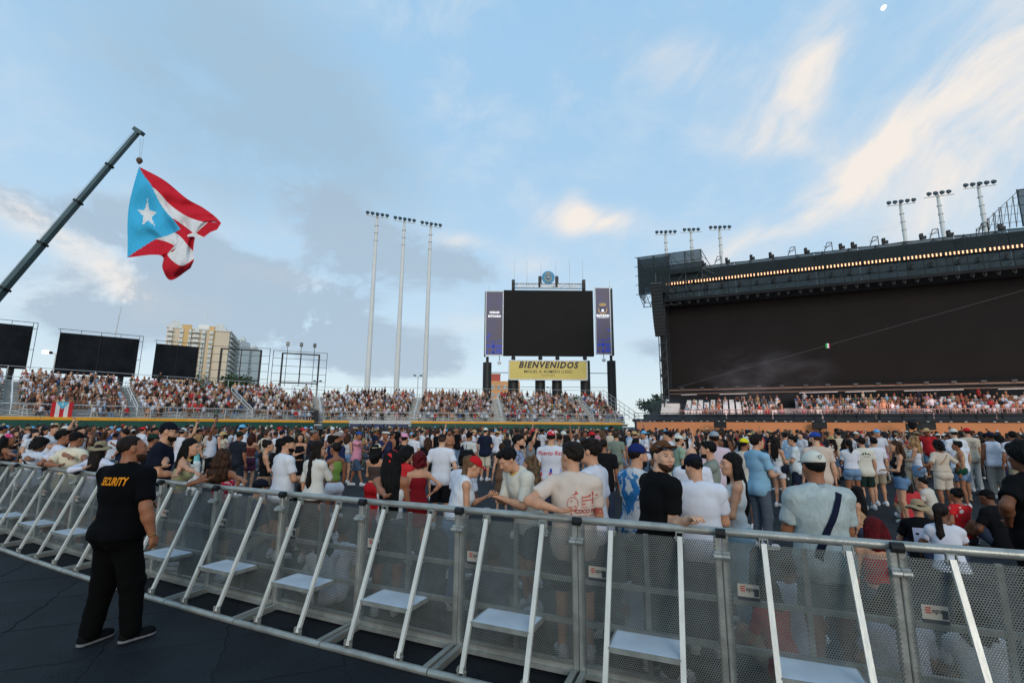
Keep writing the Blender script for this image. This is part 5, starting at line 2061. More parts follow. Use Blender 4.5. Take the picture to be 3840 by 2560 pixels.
for nm, q in (('front_scrim', ((0, -.06, .1), (WX * .5, -.06, .1), (WX * .5, -.06, WZ), (0, -.06, WZ))), ('front_scrim', ((WX * .5, -.06, 1.9), (WX, -.06, 1.9), (WX, -.06, WZ), (WX * .5, -.06, WZ))), ('inner_scrim', ((0, .8, .1), (WX * .5, .8, .1), (WX * .5, .8, WZ), (0, .8, WZ))), ('side_scrim', ((-.06, 0, 0), (-.06, WY, 0), (-.06, WY, WZ), (-.06, 0, WZ))), ('back_scrim', ((0, WY + .06, 2.0), (WX, WY + .06, 2.0), (WX, WY + .06, WZ), (0, WY + .06, WZ)))):
    MB().quad(*q).build(nm, SCRIM, wing)
m = MB()
for x in np.arange(0, 4.6, .75):
    m.bar((x, 0, 0), (x + .4, .6, -1.4), .05, .05).bar((x + .75, 0, 0), (x + .4, .6, -1.4), .05, .05)
m.bar((.3, .6, -1.4), (4.5, .6, -1.4), .07, .07)
m.build('bracket_truss', TRUSS, wing)
m = MB().bar((WX, 0, WZ), (WX + 2.2, 1, -.4), .06, .06)
for k in range(6):
    t = k / 6
    m.bar((WX, 0, WZ * (1 - t)), (WX + 2.2 * (t + .1), 1 * t, WZ - (WZ + .4) * (t + .1)), .04, .04)
m.build('stay', TRUSS, wing)

# right wing lattice
rw = empty('stage_wing', sw(27.3, -2.0, 19.5), SA, label='open scaffold lattice with scrim sail above the stage at the right edge', category='scaffold', group='scrim boxes above the stage')
m = MB()
for k in range(7):
    x, h = k * .46, .25 + k * .45
    m.bar((x, 0, 0), (x + .12, 0, h), .05, .05).bar((x, 2.5, 0), (x + .12, 2.5, h), .05, .05).bar((x + .12, 0, h), (x + .58, 0, h + .45), .05, .05)
    for z in np.arange(.5, h, .75):
        m.bar((x, 0, z), (3.2, 0, z), .03, .03)
    m.bar((x, 0, 0), (x + .58, 0, h + .45), .03, .03)
m.build('lattice', TRUSS, rw)
MB().quad((3.1, -.06, 0), (10, -.06, 0), (10, -.06, 3.7), (3.2, -.06, 3.45)).build('sail_scrim', SCRIM, rw)
m = MB()
for x in np.arange(3.2, 10.1, 1.5):
    m.bar((x, 0, 0), (x, 0, 3.5), .07, .07)
for z in (1.0, 2.0, 2.8, 3.4):
    m.bar((3.2, 0, z), (10, 0, z), .05, .05)
m.build('frame', TRUSS, rw)

# line array
pa = on_y(2460, 1070, 51.0)
la = empty('line_array', (pa.x, pa.y, 0), SA + .05, label='tall black hanging line array of loudspeakers left of the video wall', category='loudspeaker')
ztop, zbot = pa.z, on_y(2460, 1263, 51.0).z
n = 15
for i in range(n):
    t = i / n
    hgt = (ztop - zbot) / n
    a = radians(-1 + 9 * t * t)
    MB().box((.05 + .30 * t * t, .1 - .45 * t * t, ztop - hgt * (i + .5)), (1.22, .75, hgt - .012), Matrix.Rotation(a, 3, 'X'), bev=.03).build('speaker_cabinet', BLACK, la)
MB().box((0, .1, ztop + .15), (1.2, .8, .2)).bar((0, 0, ztop + .2), (0, 0, ztop + 1.4), .1, .1).build('rigging_frame', TRUSS, la)
cb = MB().tube((pa.x + .35, pa.y, zbot), (on_y(2490, 1480, 51).x, 51, on_y(2490, 1480, 51).z - 3), .05, n=6)
cb.build('rigging_cable', BLACK, None, label='dark guy cable running down from the line array to the deck', category='cable')
for k, py in enumerate((1288, 1350, 1408)):
    p = on_y(2486, py, 53.4)
    MB().box((p.x, p.y, p.z), (.5, .4, .32), bev=.05).bar((p.x - .3, p.y, p.z + .25), (p.x + .5, p.y, p.z + .25), .05, .05).build('side_light', BLACK, None, label='small black lamp on the left stage tower, %s of three' % ('upper', 'middle', 'lower')[k], category='stage light', group='lamps on the left stage tower')

# deck, seat risers, front wall
DECK = mat('deck_black', (.014, .016, .019), .6, 0, .3, .3, .8)
ORANGE = mat('front_wall_orange', lin((214, 138, 92)), .7, 0, .2, .10, .12)
part('front_wall', MB().box((SL / 2 - 1.2, -9.0, 1.2), (SL + 2.4, .2, 2.38)), ORANGE)
part('front_wall_return', MB().box((-2.5, -6.3, 1.2), (.2, 5.6, 2.38)), mat('return_navy', lin((34, 44, 58)), .7))
part('deck', MB().box((SL / 2 - 1.2, -5.2, 2.52), (SL + 3.2, 7.9, .28), bev=.03), DECK)
m = MB()
for z in (2.95, 3.2):
    m.bar((-2.6, -8.9, z), (SL, -8.9, z), .05, .05)
x = -2.6
while x < SL:
    m.bar((x, -8.9, 2.6), (x, -8.9, 3.2), .05, .05)
    x += 1.5
part('deck_rail', m, BLACK)
for k in range(12):
    part('deck_panel', MB().box((-1.0 + 3.7 * k + 1.0, -8.75, 2.88), (3.6, .06, .45)), mat('deck_slate', lin((36, 44, 54)), .6, 0, .3, .3, .4))
m = MB()
for k in range(60):
    m.box((-2 + k * .75 + random.uniform(-.2, .2), -9.22, 2.45), (.16, .04, .05))
part('edge_marks', m, mat('edge_mark_pale', (.6, .62, .62), .5))
stg.children[-1]['kind'] = 'stuff'
for r in range(5):
    part('seat_riser', MB().box((SL / 2 + .6, -5.4 + r * .95 + .5, 2.46 + r * .30), (SL - 2.2, 1.0, .30 + r * .0)), RISER)
PINK = mat('front_baluster', lin((120, 104, 100)), .6)
m = MB().bar((1.2, -5.75, 3.55), (SL, -5.75, 3.55), .08, .08).bar((1.2, -5.75, 3.05), (SL, -5.75, 3.05), .06, .06)
x = 1.2
while x < SL - 2:
    m.bar((x, -5.75, 2.65), (x, -5.75, 3.55), .09, .05)
    x += .28
part('balustrade', m, PINK)
part('wall_stairs', MB().box((0.2, -4.9, 2.9), (1.8, .5, .5)).box((.2, -4.3, 3.1), (1.8, .5, .9)).box((.2, -3.7, 3.3), (1.8, .5, 1.3)).box((.2, -3.1, 3.5), (1.8, .5, 1.7)), SEATM)
# ledge lights under the video wall
part('ledge_truss', MB().bar((0, -1.6, 5.85), (SL, -1.6, 5.85), .14, .14).bar((0, -1.6, 5.45), (SL, -1.6, 5.45), .08, .08), mat('ledge_brown', lin((112, 92, 80)), .5, .3))
for k in range(22):
    part('ledge_lamp', MB().box((1 + k * 1.95 + random.uniform(-.4, .4), -1.7, 6.02), (.42, .3, .22), bev=.04), TRUSS)
for x, ln in ((1.2, 1.6), (5.0, 2.6), (12.2, 3.2), (16.0, 2.4), (20.5, 4.2), (27, 5.5), (32, 3.0)):
    part('strip_light', MB().bar((x, -2.0, 5.30), (x + ln, -2.0, 5.33), .05, .05), mat('strip_pale', (.75, .76, .76), .5))
# white chairs on the risers
chm = MB().box((0, 0, .44), (.44, .44, .04), bev=.01).box((0, .21, .70), (.44, .04, .50), bev=.012)
for dx in (-.19, .19):
    for dy in (-.19, .19):
        chm.bar((dx, dy, 0), (dx, dy, .43), .035, .035)
chm = chm.mesh('chair', WHITE)
STAGE_SEATS = []
nch = 0
for r in range(5):
    for i in range(60):
        x = 1.9 + i * .60
        if nch >= 296 or 10.6 < x < 12.0:
            continue
        o = link('white_chair', chm, None, label='white chair below the video wall, in the %s seat row' % ('front', 'second', 'third', 'fourth', 'rearmost')[r], category='chair', group='white chairs on the stage risers')
        o.location = sw(x, -5.1 + r * .95, 2.62 + r * .30)
        o.rotation_euler = (0, 0, SA)
        nch += 1
        pr = .35 if x < 7 else .75 if x < 10 else .95
        if random.random() < pr:
            STAGE_SEATS.append((sw(x, -5.16 + r * .95, 2.62 + r * .30 + .47), atan2(-SN.x, -SN.y) + random.gauss(0, .35), random.random() < .08, 2.62 + r * .30))
# warm footlights along the seat rows (the photograph shows the rows washed in warm light)
fl = bpy.data.lights.new('footlight', 'AREA')
fl.shape = 'RECTANGLE'
fl.size, fl.size_y = 34.0, .3
fl.energy = 700
fl.color = (1.0, .50, .38)
fo = bpy.data.objects.new('footlight', fl)
COL.objects.link(fo)
fo.location = sw(18, -8.3, 3.3)
fo.rotation_euler = (Matrix.Rotation(SA, 3, 'Z') @ Matrix.Rotation(radians(108), 3, 'X')).to_euler()

# black monitors and lamps in front of the orange wall
for k, px in enumerate((2700, 3072, 3474, 3838)):
    t = (px - 2400) / 1440
    p = on_y(px, 1583, 44.0 - 8.5 * t)
    root = empty('floor_monitor', (p.x, p.y, 0), SA, label='black box on a stand before the orange stage wall, %s from left' % ('first', 'second', 'third', 'fourth')[k], category='loudspeaker', group='black boxes along the stage front')
    MB().box((0, 0, 2.12), (1.0, .45, .52), bev=.03).build('cabinet', BLACK, root)
    MB().bar((-.5, 0, 1.8), (.5, 0, 1.8), .04, .04).tube((0, 0, 0), (0, 0, 1.85), .06, n=8).build('stand', BLACK, root)
p = on_y(3420, 1580, 36.5)
root = empty('moving_light', (p.x, p.y, 0), SA, label='large black moving-head lamp on a stand before the orange stage wall', category='stage light')
MB().tube((0, 0, 0), (0, 0, 1.5), .12, n=8).box((0, 0, 1.55), (.6, .5, .22), bev=.05).build('stand', BLACK, root)
MB().bar((-.33, 0, 1.6), (-.33, 0, 2.3), .08, .2).bar((.33, 0, 1.6), (.33, 0, 2.3), .08, .2).build('yoke', BLACK, root)
MB().lathe((0, 0, 2.25), ((.15, -.4), (.27, -.2), (.27, .25), (.24, .32)), 12, Matrix.Rotation(.5, 3, 'X')).build('lamp_head', BLACK, root)

# wire across the video wall with the small camera hanging on it
wa, wb = on_y(2540, 1452, 51.5), on_y(4100, 1015, 33.0)
MB().tube(wa, wb, .016, n=5).build('camera_wire', mat('wire_grey', (.10, .10, .10), .6), None, label='thin grey wire rising diagonally across the dark video wall', category='cable')
wt_ = (3101 - 2540) / (4100 - 2540)
best = min((abs((CAMT := wa.lerp(wb, k / 400)).x / CAMT.y - ray(3101, 1290).x / ray(3101, 1290).y), k) for k in range(401))[1]
wc = wa.lerp(wb, best / 400)
root = empty('wire_camera', wc, 0, label='tiny green, white and red box hanging on the diagonal wire', category='camera')
for k, c in enumerate(((40, 160, 80), (225, 225, 235), (190, 50, 90))):
    MB().box((-.10 + .10 * k, 0, -.05), (.09, .15, .42)).build('shell', mat('wire_box_%d' % k, lin(c), .5, emit=.3 if k < 2 else 0, ecol=lin(c)), root)

# ---------------------------------------------------------------- crane with flag
BOOM = mat('boom_green_grey', lin((74, 92, 94)), .5, .2, .4, .15, .4)
tip, foot = on_y(516, 498, 63.0), on_y(-420, 1590, 57.0)
cr = empty('mobile_crane', (foot.x, foot.y, 0), 0, label='long dark telescopic crane boom rising from the left edge', category='crane')
cr_o = cr.location
ax = (tip - foot).normalized()
LB = (tip - foot).length


def along(px):
    """distance along the boom at a photo column"""
    return min((abs((foot + ax * s).x / (foot + ax * s).y - ray(px, 500 + (516 - px) * 1.165).x / ray(px, 500 + (516 - px) * 1.165).y), s) for s in np.linspace(0, LB, 400))[1]


stops = [0] + [along(p) for p in (15, 160, 293, 411)] + [LB]
ws = (.80, .71, .63, .56, .49)
for i in range(5):
    MB().bar(foot + ax * stops[i] - cr_o, foot + ax * stops[i + 1] - cr_o, ws[i], ws[i] * 1.05, up=(0, -1, 0)).build('boom_section', BOOM, cr)
    if i > 0:
        MB().bar(foot + ax * (stops[i] - .15) - cr_o, foot + ax * (stops[i] + .15) - cr_o, ws[i - 1] + .24, ws[i - 1] + .24, up=(0, -1, 0)).build('collar', BLACK, cr)
hx = Vector((.85, 0, -.53))
MB().bar(tip - hx * .75 + ax * .25 - cr_o, tip + hx * .75 + ax * .25 - cr_o, .55, .7, up=(0, -1, 0)).build('boom_head', BOOM, cr)
MB().box((0, 0, foot.z / 2 - .6), (2.4, 2.4, foot.z + 1.0)).build('slew_base', BOOM, cr)
hk = on_y(523, 602, 63.0)
hang = on_y(532, 520, 63.0)
for dx in (-.10, .35):
    MB().tube(hang + Vector((dx - .12, 0, 0)) - cr_o, hk + Vector((dx * .4, 0, .3)) - cr_o, .022, n=4).build('hoist_rope', mat('rope_pale', lin((150, 160, 165)), .6), cr)
MB().lathe(hk - cr_o, ((.10, -.55), (.30, -.30), (.42, 0), (.30, .32), (.1, .42)), 10).build('hook_block', mat('hook_brown', lin((96, 72, 56)), .5, .3), cr)
MB().tube(foot + ax * 2 - Vector((.75, 0, -.55)) - cr_o, tip - Vector((.55, 0, -.45)) - cr_o, .02, n=4).build('hoist_rope', mat('rope_pale', lin((150, 160, 165)), .6), cr)

FY = 63.0
CU = (0, .22, .44, .62, .80, 1.0)
CV = (0, .2, .4, .6, .8, 1.0)
CG = [[(1220, 410), (1440, 528), (1640, 690), (1780, 768), (1885, 845), (1942, 905)],
      [(1165, 600), (1335, 590), (1500, 750), (1640, 845), (1765, 890), (1835, 900)],
      [(1130, 760), (1310, 780), (1500, 855), (1610, 925), (1690, 985), (1725, 1000)],
      [(1118, 920), (1320, 930), (1525, 985), (1600, 1040), (1640, 1090), (1695, 1150)],
      [(1120, 1060), (1365, 1045), (1540, 1112), (1470, 1182), (1585, 1278), (1705, 1218)],
      [(1117, 1208), (1340, 1182), (1432, 1206), (1425, 1300), (1500, 1405), (1672, 1300)]]
CD = [[0, .1, .4, .5, .2, -.4], [0, -.5, .5, .1, -.3, -.2], [0, .5, -.4, .5, -.5, -.6], [0, -.3, .6, -.3, -.4, .3], [0, .5, -.2, -.7, -.9, -.2], [0, -.3, .4, -.3, .2, .6]]
CG = np.array(CG, float)
CD = np.array(CD, float)


def cr1(xs, ys, x):
    """monotone-ish cubic through the control values"""
    i = min(max(int(np.searchsorted(xs, x)) - 1, 0), len(xs) - 2)
    h = xs[i + 1] - xs[i]
    t = (x - xs[i]) / h
    m = lambda k: (ys[min(k + 1, len(xs) - 1)] - ys[max(k - 1, 0)]) / (xs[min(k + 1, len(xs) - 1)] - xs[max(k - 1, 0)])
    a, b = m(i) * h, m(i + 1) * h
    return ys[i] * (2 * t ** 3 - 3 * t ** 2 + 1) + a * (t ** 3 - 2 * t ** 2 + t) + ys[i + 1] * (-2 * t ** 3 + 3 * t ** 2) + b * (t ** 3 - t ** 2)


NU, NV = 110, 80
star = [((.30 + .155 * (1 if k % 2 == 0 else .40) * sin(k * pi / 5 - .05)), .47 - .155 * (1 if k % 2 == 0 else .40) * cos(k * pi / 5 - .05)) for k in range(10)]


def inside(p, poly):
    c = False
    j = len(poly) - 1
    for i in range(len(poly)):
        if (poly[i][1] > p[1]) != (poly[j][1] > p[1]) and p[0] < (poly[j][0] - poly[i][0]) * (p[1] - poly[i][1]) / (poly[j][1] - poly[i][1]) + poly[i][0]:
            c = not c
        j = i
    return c


V, F, MI = [], [], []
for b in range(NV + 1):
    v = b / NV
    rowx = [[cr1(CV, CG[:, k, 0], v) for k in range(6)], [cr1(CV, CG[:, k, 1], v) for k in range(6)], [cr1(CV, CD[:, k], v) for k in range(6)]]
    for a in range(NU + 1):
        u = a / NU
        zx, zy, dd = cr1(CU, rowx[0], u), cr1(CU, rowx[1], u), cr1(CU, rowx[2], u)
        dd += .16 * sin(24 * u + 9 * v + 2 * sin(6 * v)) * min(1, 3 * u) + .09 * sin(41 * u - 17 * v) * min(1, 3 * u)
        V.append(on_y(zx / 2.34, 450 + zy / 2.34, FY + dd))
for b in range(NV):
    for a in range(NU):
        i = b * (NU + 1) + a
        F.append((i, i + NU + 1, i + NU + 2, i + 1))
        u, v = (a + .5) / NU, (b + .5) / NV
        if u < .56 * (1 - abs(2 * v - 1)):
            MI.append(3 if inside((u * 1.5, v), star) else 2)
        else:
            MI.append(0 if int(v * 5) % 2 == 0 else 1)
FR, FW, FB = cloth((196, 38, 52)), cloth((226, 224, 226)), cloth((66, 176, 224))
me = bpy.data.meshes.new('flag_sheet')
me.from_pydata([tuple(p) for p in V], [], F)
for m_ in (FR, FW, FB, FW):
    me.materials.append(m_)
me.polygons.foreach_set('material_index', MI)
me.polygons.foreach_set('use_smooth', [True] * len(F))
fo_ = empty('giant_flag', on_y(522, 628, FY), 0, label='giant red, white and light blue flag with white star hanging from the crane', category='flag')
fo_l = fo_.location.copy()
me.transform(Matrix.Translation(-fo_l))
link('flag_sheet', me, fo_)
fold = [(1725, 985), (1830, 893), (1942, 903), (1905, 962), (1845, 985), (1785, 1030), (1735, 1015)]
MB().raw([on_y(x / 2.34, 450 + y / 2.34, FY - .7 + .02 * k) - fo_l for k, (x, y) in enumerate(fold)], [tuple(range(7))]).build('folded_corner', FR, fo_)
fold = [(1640, 1010), (1700, 985), (1790, 1028), (1735, 1040), (1690, 1022), (1650, 1025)]
MB().raw([on_y(x / 2.34, 450 + y / 2.34, FY - .9) - fo_l for x, y in fold], [tuple(range(6))]).build('folded_stripe', FW, fo_)
p = on_y(455, 1150, 58)
MB().tube((p.x - .5, 58, 8), (p.x, 58, p.z), .09, .04, n=6).build('whip_antenna', GREYW, None, label='thin whip antenna rising behind the second black billboard', category='antenna')

# ---------------------------------------------------------------- moon
d = ray(3315, 30).normalized()
c = Vector((0, 0, CAM_H)) + d * 3500
R = d.to_track_quat('-Z', 'Y').to_matrix()
r_ = 3500 * 12.5 / F_PX * .55
V = [c + R @ Vector((r_ * cos(t), r_ * sin(t), 0)) for t in np.linspace(pi * .25, pi * 1.25, 20)] + [c + R @ (Vector((cos(pi * .25), sin(pi * .25), 0)) * (r_ * cos(t)) + Vector((sin(pi * .25), -cos(pi * .25), 0)) * (r_ * .62 * sin(t))) for t in np.linspace(pi, 0, 20)[1:-1]]
MB().raw([tuple(v) for v in V], [tuple(range(len(V)))]).build('moon', mat('moon_light', (.9, .9, .85), .9, emit=1.0, ecol=(1, .97, .90), scale=.05), None, label='small pale gibbous moon high above the stage', category='moon')

# ---------------------------------------------------------------- stage smoke
sm = bpy.data.materials.new('stage_smoke')
sm.use_nodes = True
st_ = sm.node_tree
st_.nodes.clear()
N_ = Nodes(st_)
pv = N_.add('ShaderNodeVolumePrincipled')
pv.inputs['Color'].default_value = (.80, .86, .95, 1)
so_ = N_.add('ShaderNodeOutputMaterial')
st_.links.new(pv.outputs[0], so_.inputs['Volume'])
oc = N_.add('ShaderNodeTexCoord').outputs['Object']
ln = N_.add('ShaderNodeVectorMath', operation='LENGTH')
N_.put(ln.inputs[0], oc)
fall = N_.ramp(ln.outputs['Value'], 1.0, .25)
nz_ = N_.ramp(N_.noise(oc, 2.2, 3, .6, .6), .42, .72)
N_.put(pv.inputs['Density'], N_.m('MULTIPLY', N_.m('MULTIPLY', fall, nz_), .10))
sm.cycles.volume_step_rate = 4.0 if hasattr(sm.cycles, 'volume_step_rate') else 1.0
for k, (c_, r_, lab) in enumerate(((sw(-1.0, -9.6, 3.2), (6.0, 2.6, 2.4), 'pale bluish smoke drifting over the left end of the stage deck'), (sw(9.0, -4.0, 7.0), (7.5, 2.6, 3.6), 'faint haze drifting in front of the lower video wall'))):
    m = MB().lathe((0, 0, 0), [(sin(pi * (i + .02) / 10.04), -cos(pi * (i + .02) / 10.04)) for i in range(11)], 16)
    o = m.build('smoke', sm, None, kind='stuff', label=lab, category='smoke')
    o.location = c_
    o.scale = r_
    o.rotation_euler = (0, 0, SA)
SC.cycles.volume_step_rate = 4.0
SC.cycles.volume_max_steps = 48

# ---------------------------------------------------------------- people
from mathutils.bvhtree import BVHTree
FLOOR_XY = []
PEOPLE_N = 0
BOTTOM_NAME = {'trousers': 'trousers', 'jeans': 'jeans', 'slim': 'trousers', 'baggy': 'trousers', 'shorts': 'shorts', 'minishorts': 'shorts', 'bermuda': 'shorts', 'skirt': 'skirt', 'longskirt': 'skirt'}


def rail_point(px):
    """point on top of the barrier rail at a photo column"""
    k = min(np.linspace(-1.2, 13, 600), key=lambda k: abs(rail(k).x / (rail(k).y) - (lambda d: d.x / d.y)(ray(px, 1900))))
    p = rail(k)
    return Vector((p.x, p.y, 1.215))


def solve(sp):
    """height or knee bend so that the top of the head meets the wanted height"""
    hat = .028 if sp.get('hat') in ('cap', 'backcap', 'bucket', 'straw') else .012
    if sp.get('hair') in ('thick',):
        hat = .025
    if sp.get('hair') == 'curly' and not sp.get('hat'):
        hat = .05
    zt = on_y(sp['px'], sp['py'], sp['Y']).z - hat

    def top(h, dr):
        q = dict(sp, H=h, drop=dr)
        J = skeleton(q)
        return (J['head'] + J['Rh'] @ np.array([0, -.01, .119]) * J['s'])[2]
    H0 = sp.get('H', 1.77 if sp.get('sex', 'm') == 'm' else 1.64)
    r = zt / top(H0, 0)
    lo, hi = (.90, 1.10) if not sp.get('sit') else (.85, 1.15)
    rr = min(max(r, lo), hi)
    sp['H'] = H0 * rr
    sp['drop'] = 0.0
    if r < lo and not sp.get('sit'):
        sp['drop'] = min(.42, top(sp['H'], 0) - zt)
    return sp


def unique_mats(sp):
    sk = sp.get('skin', 1)
    body = skin_mat(sk) if not sp.get('tattoo') else cloth(tuple(int(255 * (c ** (1 / 2.2))) for c in SKINS[sk]), 'tattoo')
    ck = sp.get('tk', 'plain')
    return dict(body=body, top=cloth(sp.get('tc', (205, 205, 208)), ck), bottom=cloth(sp.get('bc', (52, 60, 78)), sp.get('bk', 'plain')), shoes=cloth(sp.get('sc', (205, 205, 205))), soles=cloth(sp.get('so', (215, 215, 212))),
                hair=hair_mat(sp.get('hc', 'dark')), hat=cloth(sp.get('cc', (30, 34, 44)), sp.get('ck', 'plain')), beard=hair_mat(sp.get('beardc', 'dark')))


def cast_on(bvh, o, d, lift=.004):
    h = bvh.ray_cast(Vector(o), Vector(d))
    return (h[0] - Vector(d) * lift) if h[0] is not None else None


def add_person(px, py, Y, yaw, label, group='spectators on the floor', lod=None, **kw):
    global PEOPLE_N
    sp = dict(kw, px=px, py=py, Y=Y)
    sp.setdefault('seed', int(px * 7 + py))
    H_in = sp.get('H')
    a = radians(yaw)
    c_, s_ = cos(a), sin(a)
    for _ in range(3):            # keep the figure on its own side of the barrier
        if H_in:
            sp['H'] = H_in
        else:
            sp.pop('H', None)
        sp['Y'] = Y
        solve(sp)
        J0 = skeleton(sp)
        tgt = on_y(px, py, Y)
        hd = J0['head']
        ox_, oy_ = hd[0] * c_ + hd[1] * s_, -hd[0] * s_ + hd[1] * c_
        root = Vector((tgt.x - ox_, tgt.y - oy_, sp.get('z0', 0.012)))
        if group == 'security staff':
            break
        need = (.27 if not sp.get('sit') else .32) + .10 * (sp.get('build', 1) - 1)
        short = min((need - (q_.y - rail_y(q_.x)) * .9) for q_ in (root,))
        short = max(short, .16 - (tgt.y - rail_y(tgt.x)) * .9)
        if short <= 0:
            break
        Y = Y + short / .9 + .01
    tol = lambda w: np.array([(w.x - root.x) * c_ - (w.y - root.y) * s_, (w.x - root.x) * s_ + (w.y - root.y) * c_, w.z - root.z])
    for sd in 'RL':
        if 'hand' + sd in sp:
            w = rail_point(sp['hand' + sd]) + Vector((0, 0, .035))
            sp['arm' + sd] = ((0, 0, 0), sp.get('hint' + sd, (.9, -.4, -.35)), tol(w))
    lod = lod if lod is not None else (0 if Y < 6.0 else 1)
    J, out = person_parts(sp, lod)
    M = unique_mats(sp)
    b = link('person', to_mesh('person', out['body'], [M['body']]), None, label=label, category='person', group=group)
    b.location = root
    b.rotation_euler = (0, 0, -a)
    PEOPLE_N += 1
    FLOOR_XY.append((root.x, root.y))
    objs = {'body': b}

    def child(nm, parts, m, par=b):
        if not parts or not sum(len(p[0]) for p in parts):
            return None
        return link(nm, to_mesh(nm, parts, [m] if nm != 'hair' else [m, mat('cropped_hair', lin((62, 44, 36)), .7, 0, .2, .3, 60)]), par)
    objs['top'] = child('dress' if sp.get('top') == 'dress' else 'shirt' if sp.get('top', 'tee') in ('shirt', 'polo') else 'top', out.get('top'), M['top'])
    objs['bottom'] = child(BOTTOM_NAME.get(sp.get('bottom', 'shorts'), 'trousers'), out.get('bottom'), M['bottom'])
    for k_ in (0, 1):
        sh = child('shoe', out['shoes'][k_:k_ + 1], M['shoes'])
        child('sole', out['soles'][k_:k_ + 1], M['soles'], sh)
    objs['hair'] = child('hair', out.get('hair'), M['hair'])
    child('beard', out.get('beard'), M['beard'])
    if 'hat' in out:
        first = None
        for nm, parts in out['hat']:
            cm = M['hat']
            if nm == 'brim' and 'brimc' in sp:
                cm = cloth(sp['brimc'])
            o = child({'crown': 'cap' if sp['hat'] in ('cap', 'backcap', 'visor') else 'hat', 'scarf': 'headscarf'}.get(nm, nm), parts, cm, first or b)
            first = first or o
        objs['hat'] = first
        if sp.get('mark'):
            Ph = lambda *v: J['head'] + J['Rh'] @ (np.array(v) * J['s'] * .98)
            m = MB()
            for x0_, z0_, w2, h2 in ((-.012, .104, .020, .006), (.010, .094, .006, .020), (-.010, .082, .022, .006), (-.014, .092, .006, .014)):
                m.raw([Vector(Ph(x0_ + a_ * w2, -.1235 + .03 * max(0, z0_ + b_ * h2 - .075) ** 1.0, z0_ + b_ * h2).tolist()) for a_, b_ in ((0, 0), (1, 0), (1, 1), (0, 1))], [(0, 1, 2, 3)])
            m.build('cap_mark', cloth(sp['mark']), first)
    s = J['s']
    if sp.get('face'):
        R, c = J['Rh'], J['head']
        P = lambda *v: c + R @ (np.array(v) * s * .98)
        for sx in (1, -1):
            e = link('eye', to_mesh('eye', [(*sdf_mesh([ell(P(sx * .031, .083, .012), np.array([.0125, .0100, .0056]) * s, R)], .0028), 0)], [mat('eye_white', (.36, .34, .32), .3, var=0)]), b)
            link('iris', to_mesh('iris', [(*sdf_mesh([ell(P(sx * .031, .0935, .012), np.array([.0062, .0042, .0060]) * s, R)], .0018), 0)], [mat('iris_dark', (.02, .014, .01), .2, var=0)]), e)
            link('eyebrow', to_mesh('eyebrow', [(*sdf_mesh([cone(P(sx * .014, .0935, .030), P(sx * .046, .083, .034), .0030 * s, .0022 * s, .004)], .0025), 0)], [M['beard'] if sp.get('beard') else M['hair']]), b)
        link('lips', to_mesh('lips', [(*sdf_mesh([ell(P(0, .0965, -.0535), np.array([.021, .0075, .0042]) * s, R, .004), ell(P(0, .0955, -.0635), np.array([.018, .0075, .0050]) * s, R, .004)], .003), 0)], [mat('lip', lin((150, 82, 74)), .45)]), b)
        if sp.get('smile'):
            link('teeth', to_mesh('teeth', [(*sdf_mesh([ell(P(0, .1005, -.0585), np.array([.014, .0055, .0042]) * s, R, .004)], .0025), 0)], [mat('teeth', (.72, .70, .66), .3, var=0)]), b)
    if sp.get('shades'):
        R, c = J['Rh'], J['head']
        dz = .012 if sp['shades'] == 1 else .078
        dy = .0 if sp['shades'] == 1 else -.010
        P = lambda *v: c + R @ (np.array(v) * s * .98)
        q = [ell(P(sx * .034, .100 + dy, dz), np.array([.030, .006, .020]) * s, R, .004) for sx in (1, -1)] + [cone(P(-.01, .104 + dy, dz + .005), P(.01, .104 + dy, dz + .005), .004, .004, .004)]
        q += [cone(P(sx * .064, .09 + dy, dz + .006), P(sx * .080, .0, dz + .006), .004, .003, .004) for sx in (1, -1)]
        link('sunglasses', to_mesh('sunglasses', [(*sdf_mesh(q, .0035), 0)], [mat('shade_lens', (.03, .04, .05), .12, 0, .8, 0) if sp['shades'] == 1 else mat('shade_mirror', (.16, .24, .30), .08, .7, .8, .2, 20)]), b)
    if sp.get('lanyard'):
        c0 = J['neck0'] + J['Rc'] @ (np.array([0, .012, .035]) * s)
        V, n = [], 18
        for k in range(n):
            t = 2 * pi * k / n
            for dz in (0, .016):
                V.append(c0 + J['Rc'] @ np.array([cos(t) * .070 * s, sin(t) * .072 * s, dz * s - .022 * s * sin(t)]))
        F = [(2 * k, (2 * k + 2) % (2 * n), (2 * k + 3) % (2 * n), 2 * k + 1) for k in range(n)]
        link('lanyard', to_mesh('lanyard', [(np.array(V), np.array(F), 0)], [cloth((214, 176, 72))]), b)
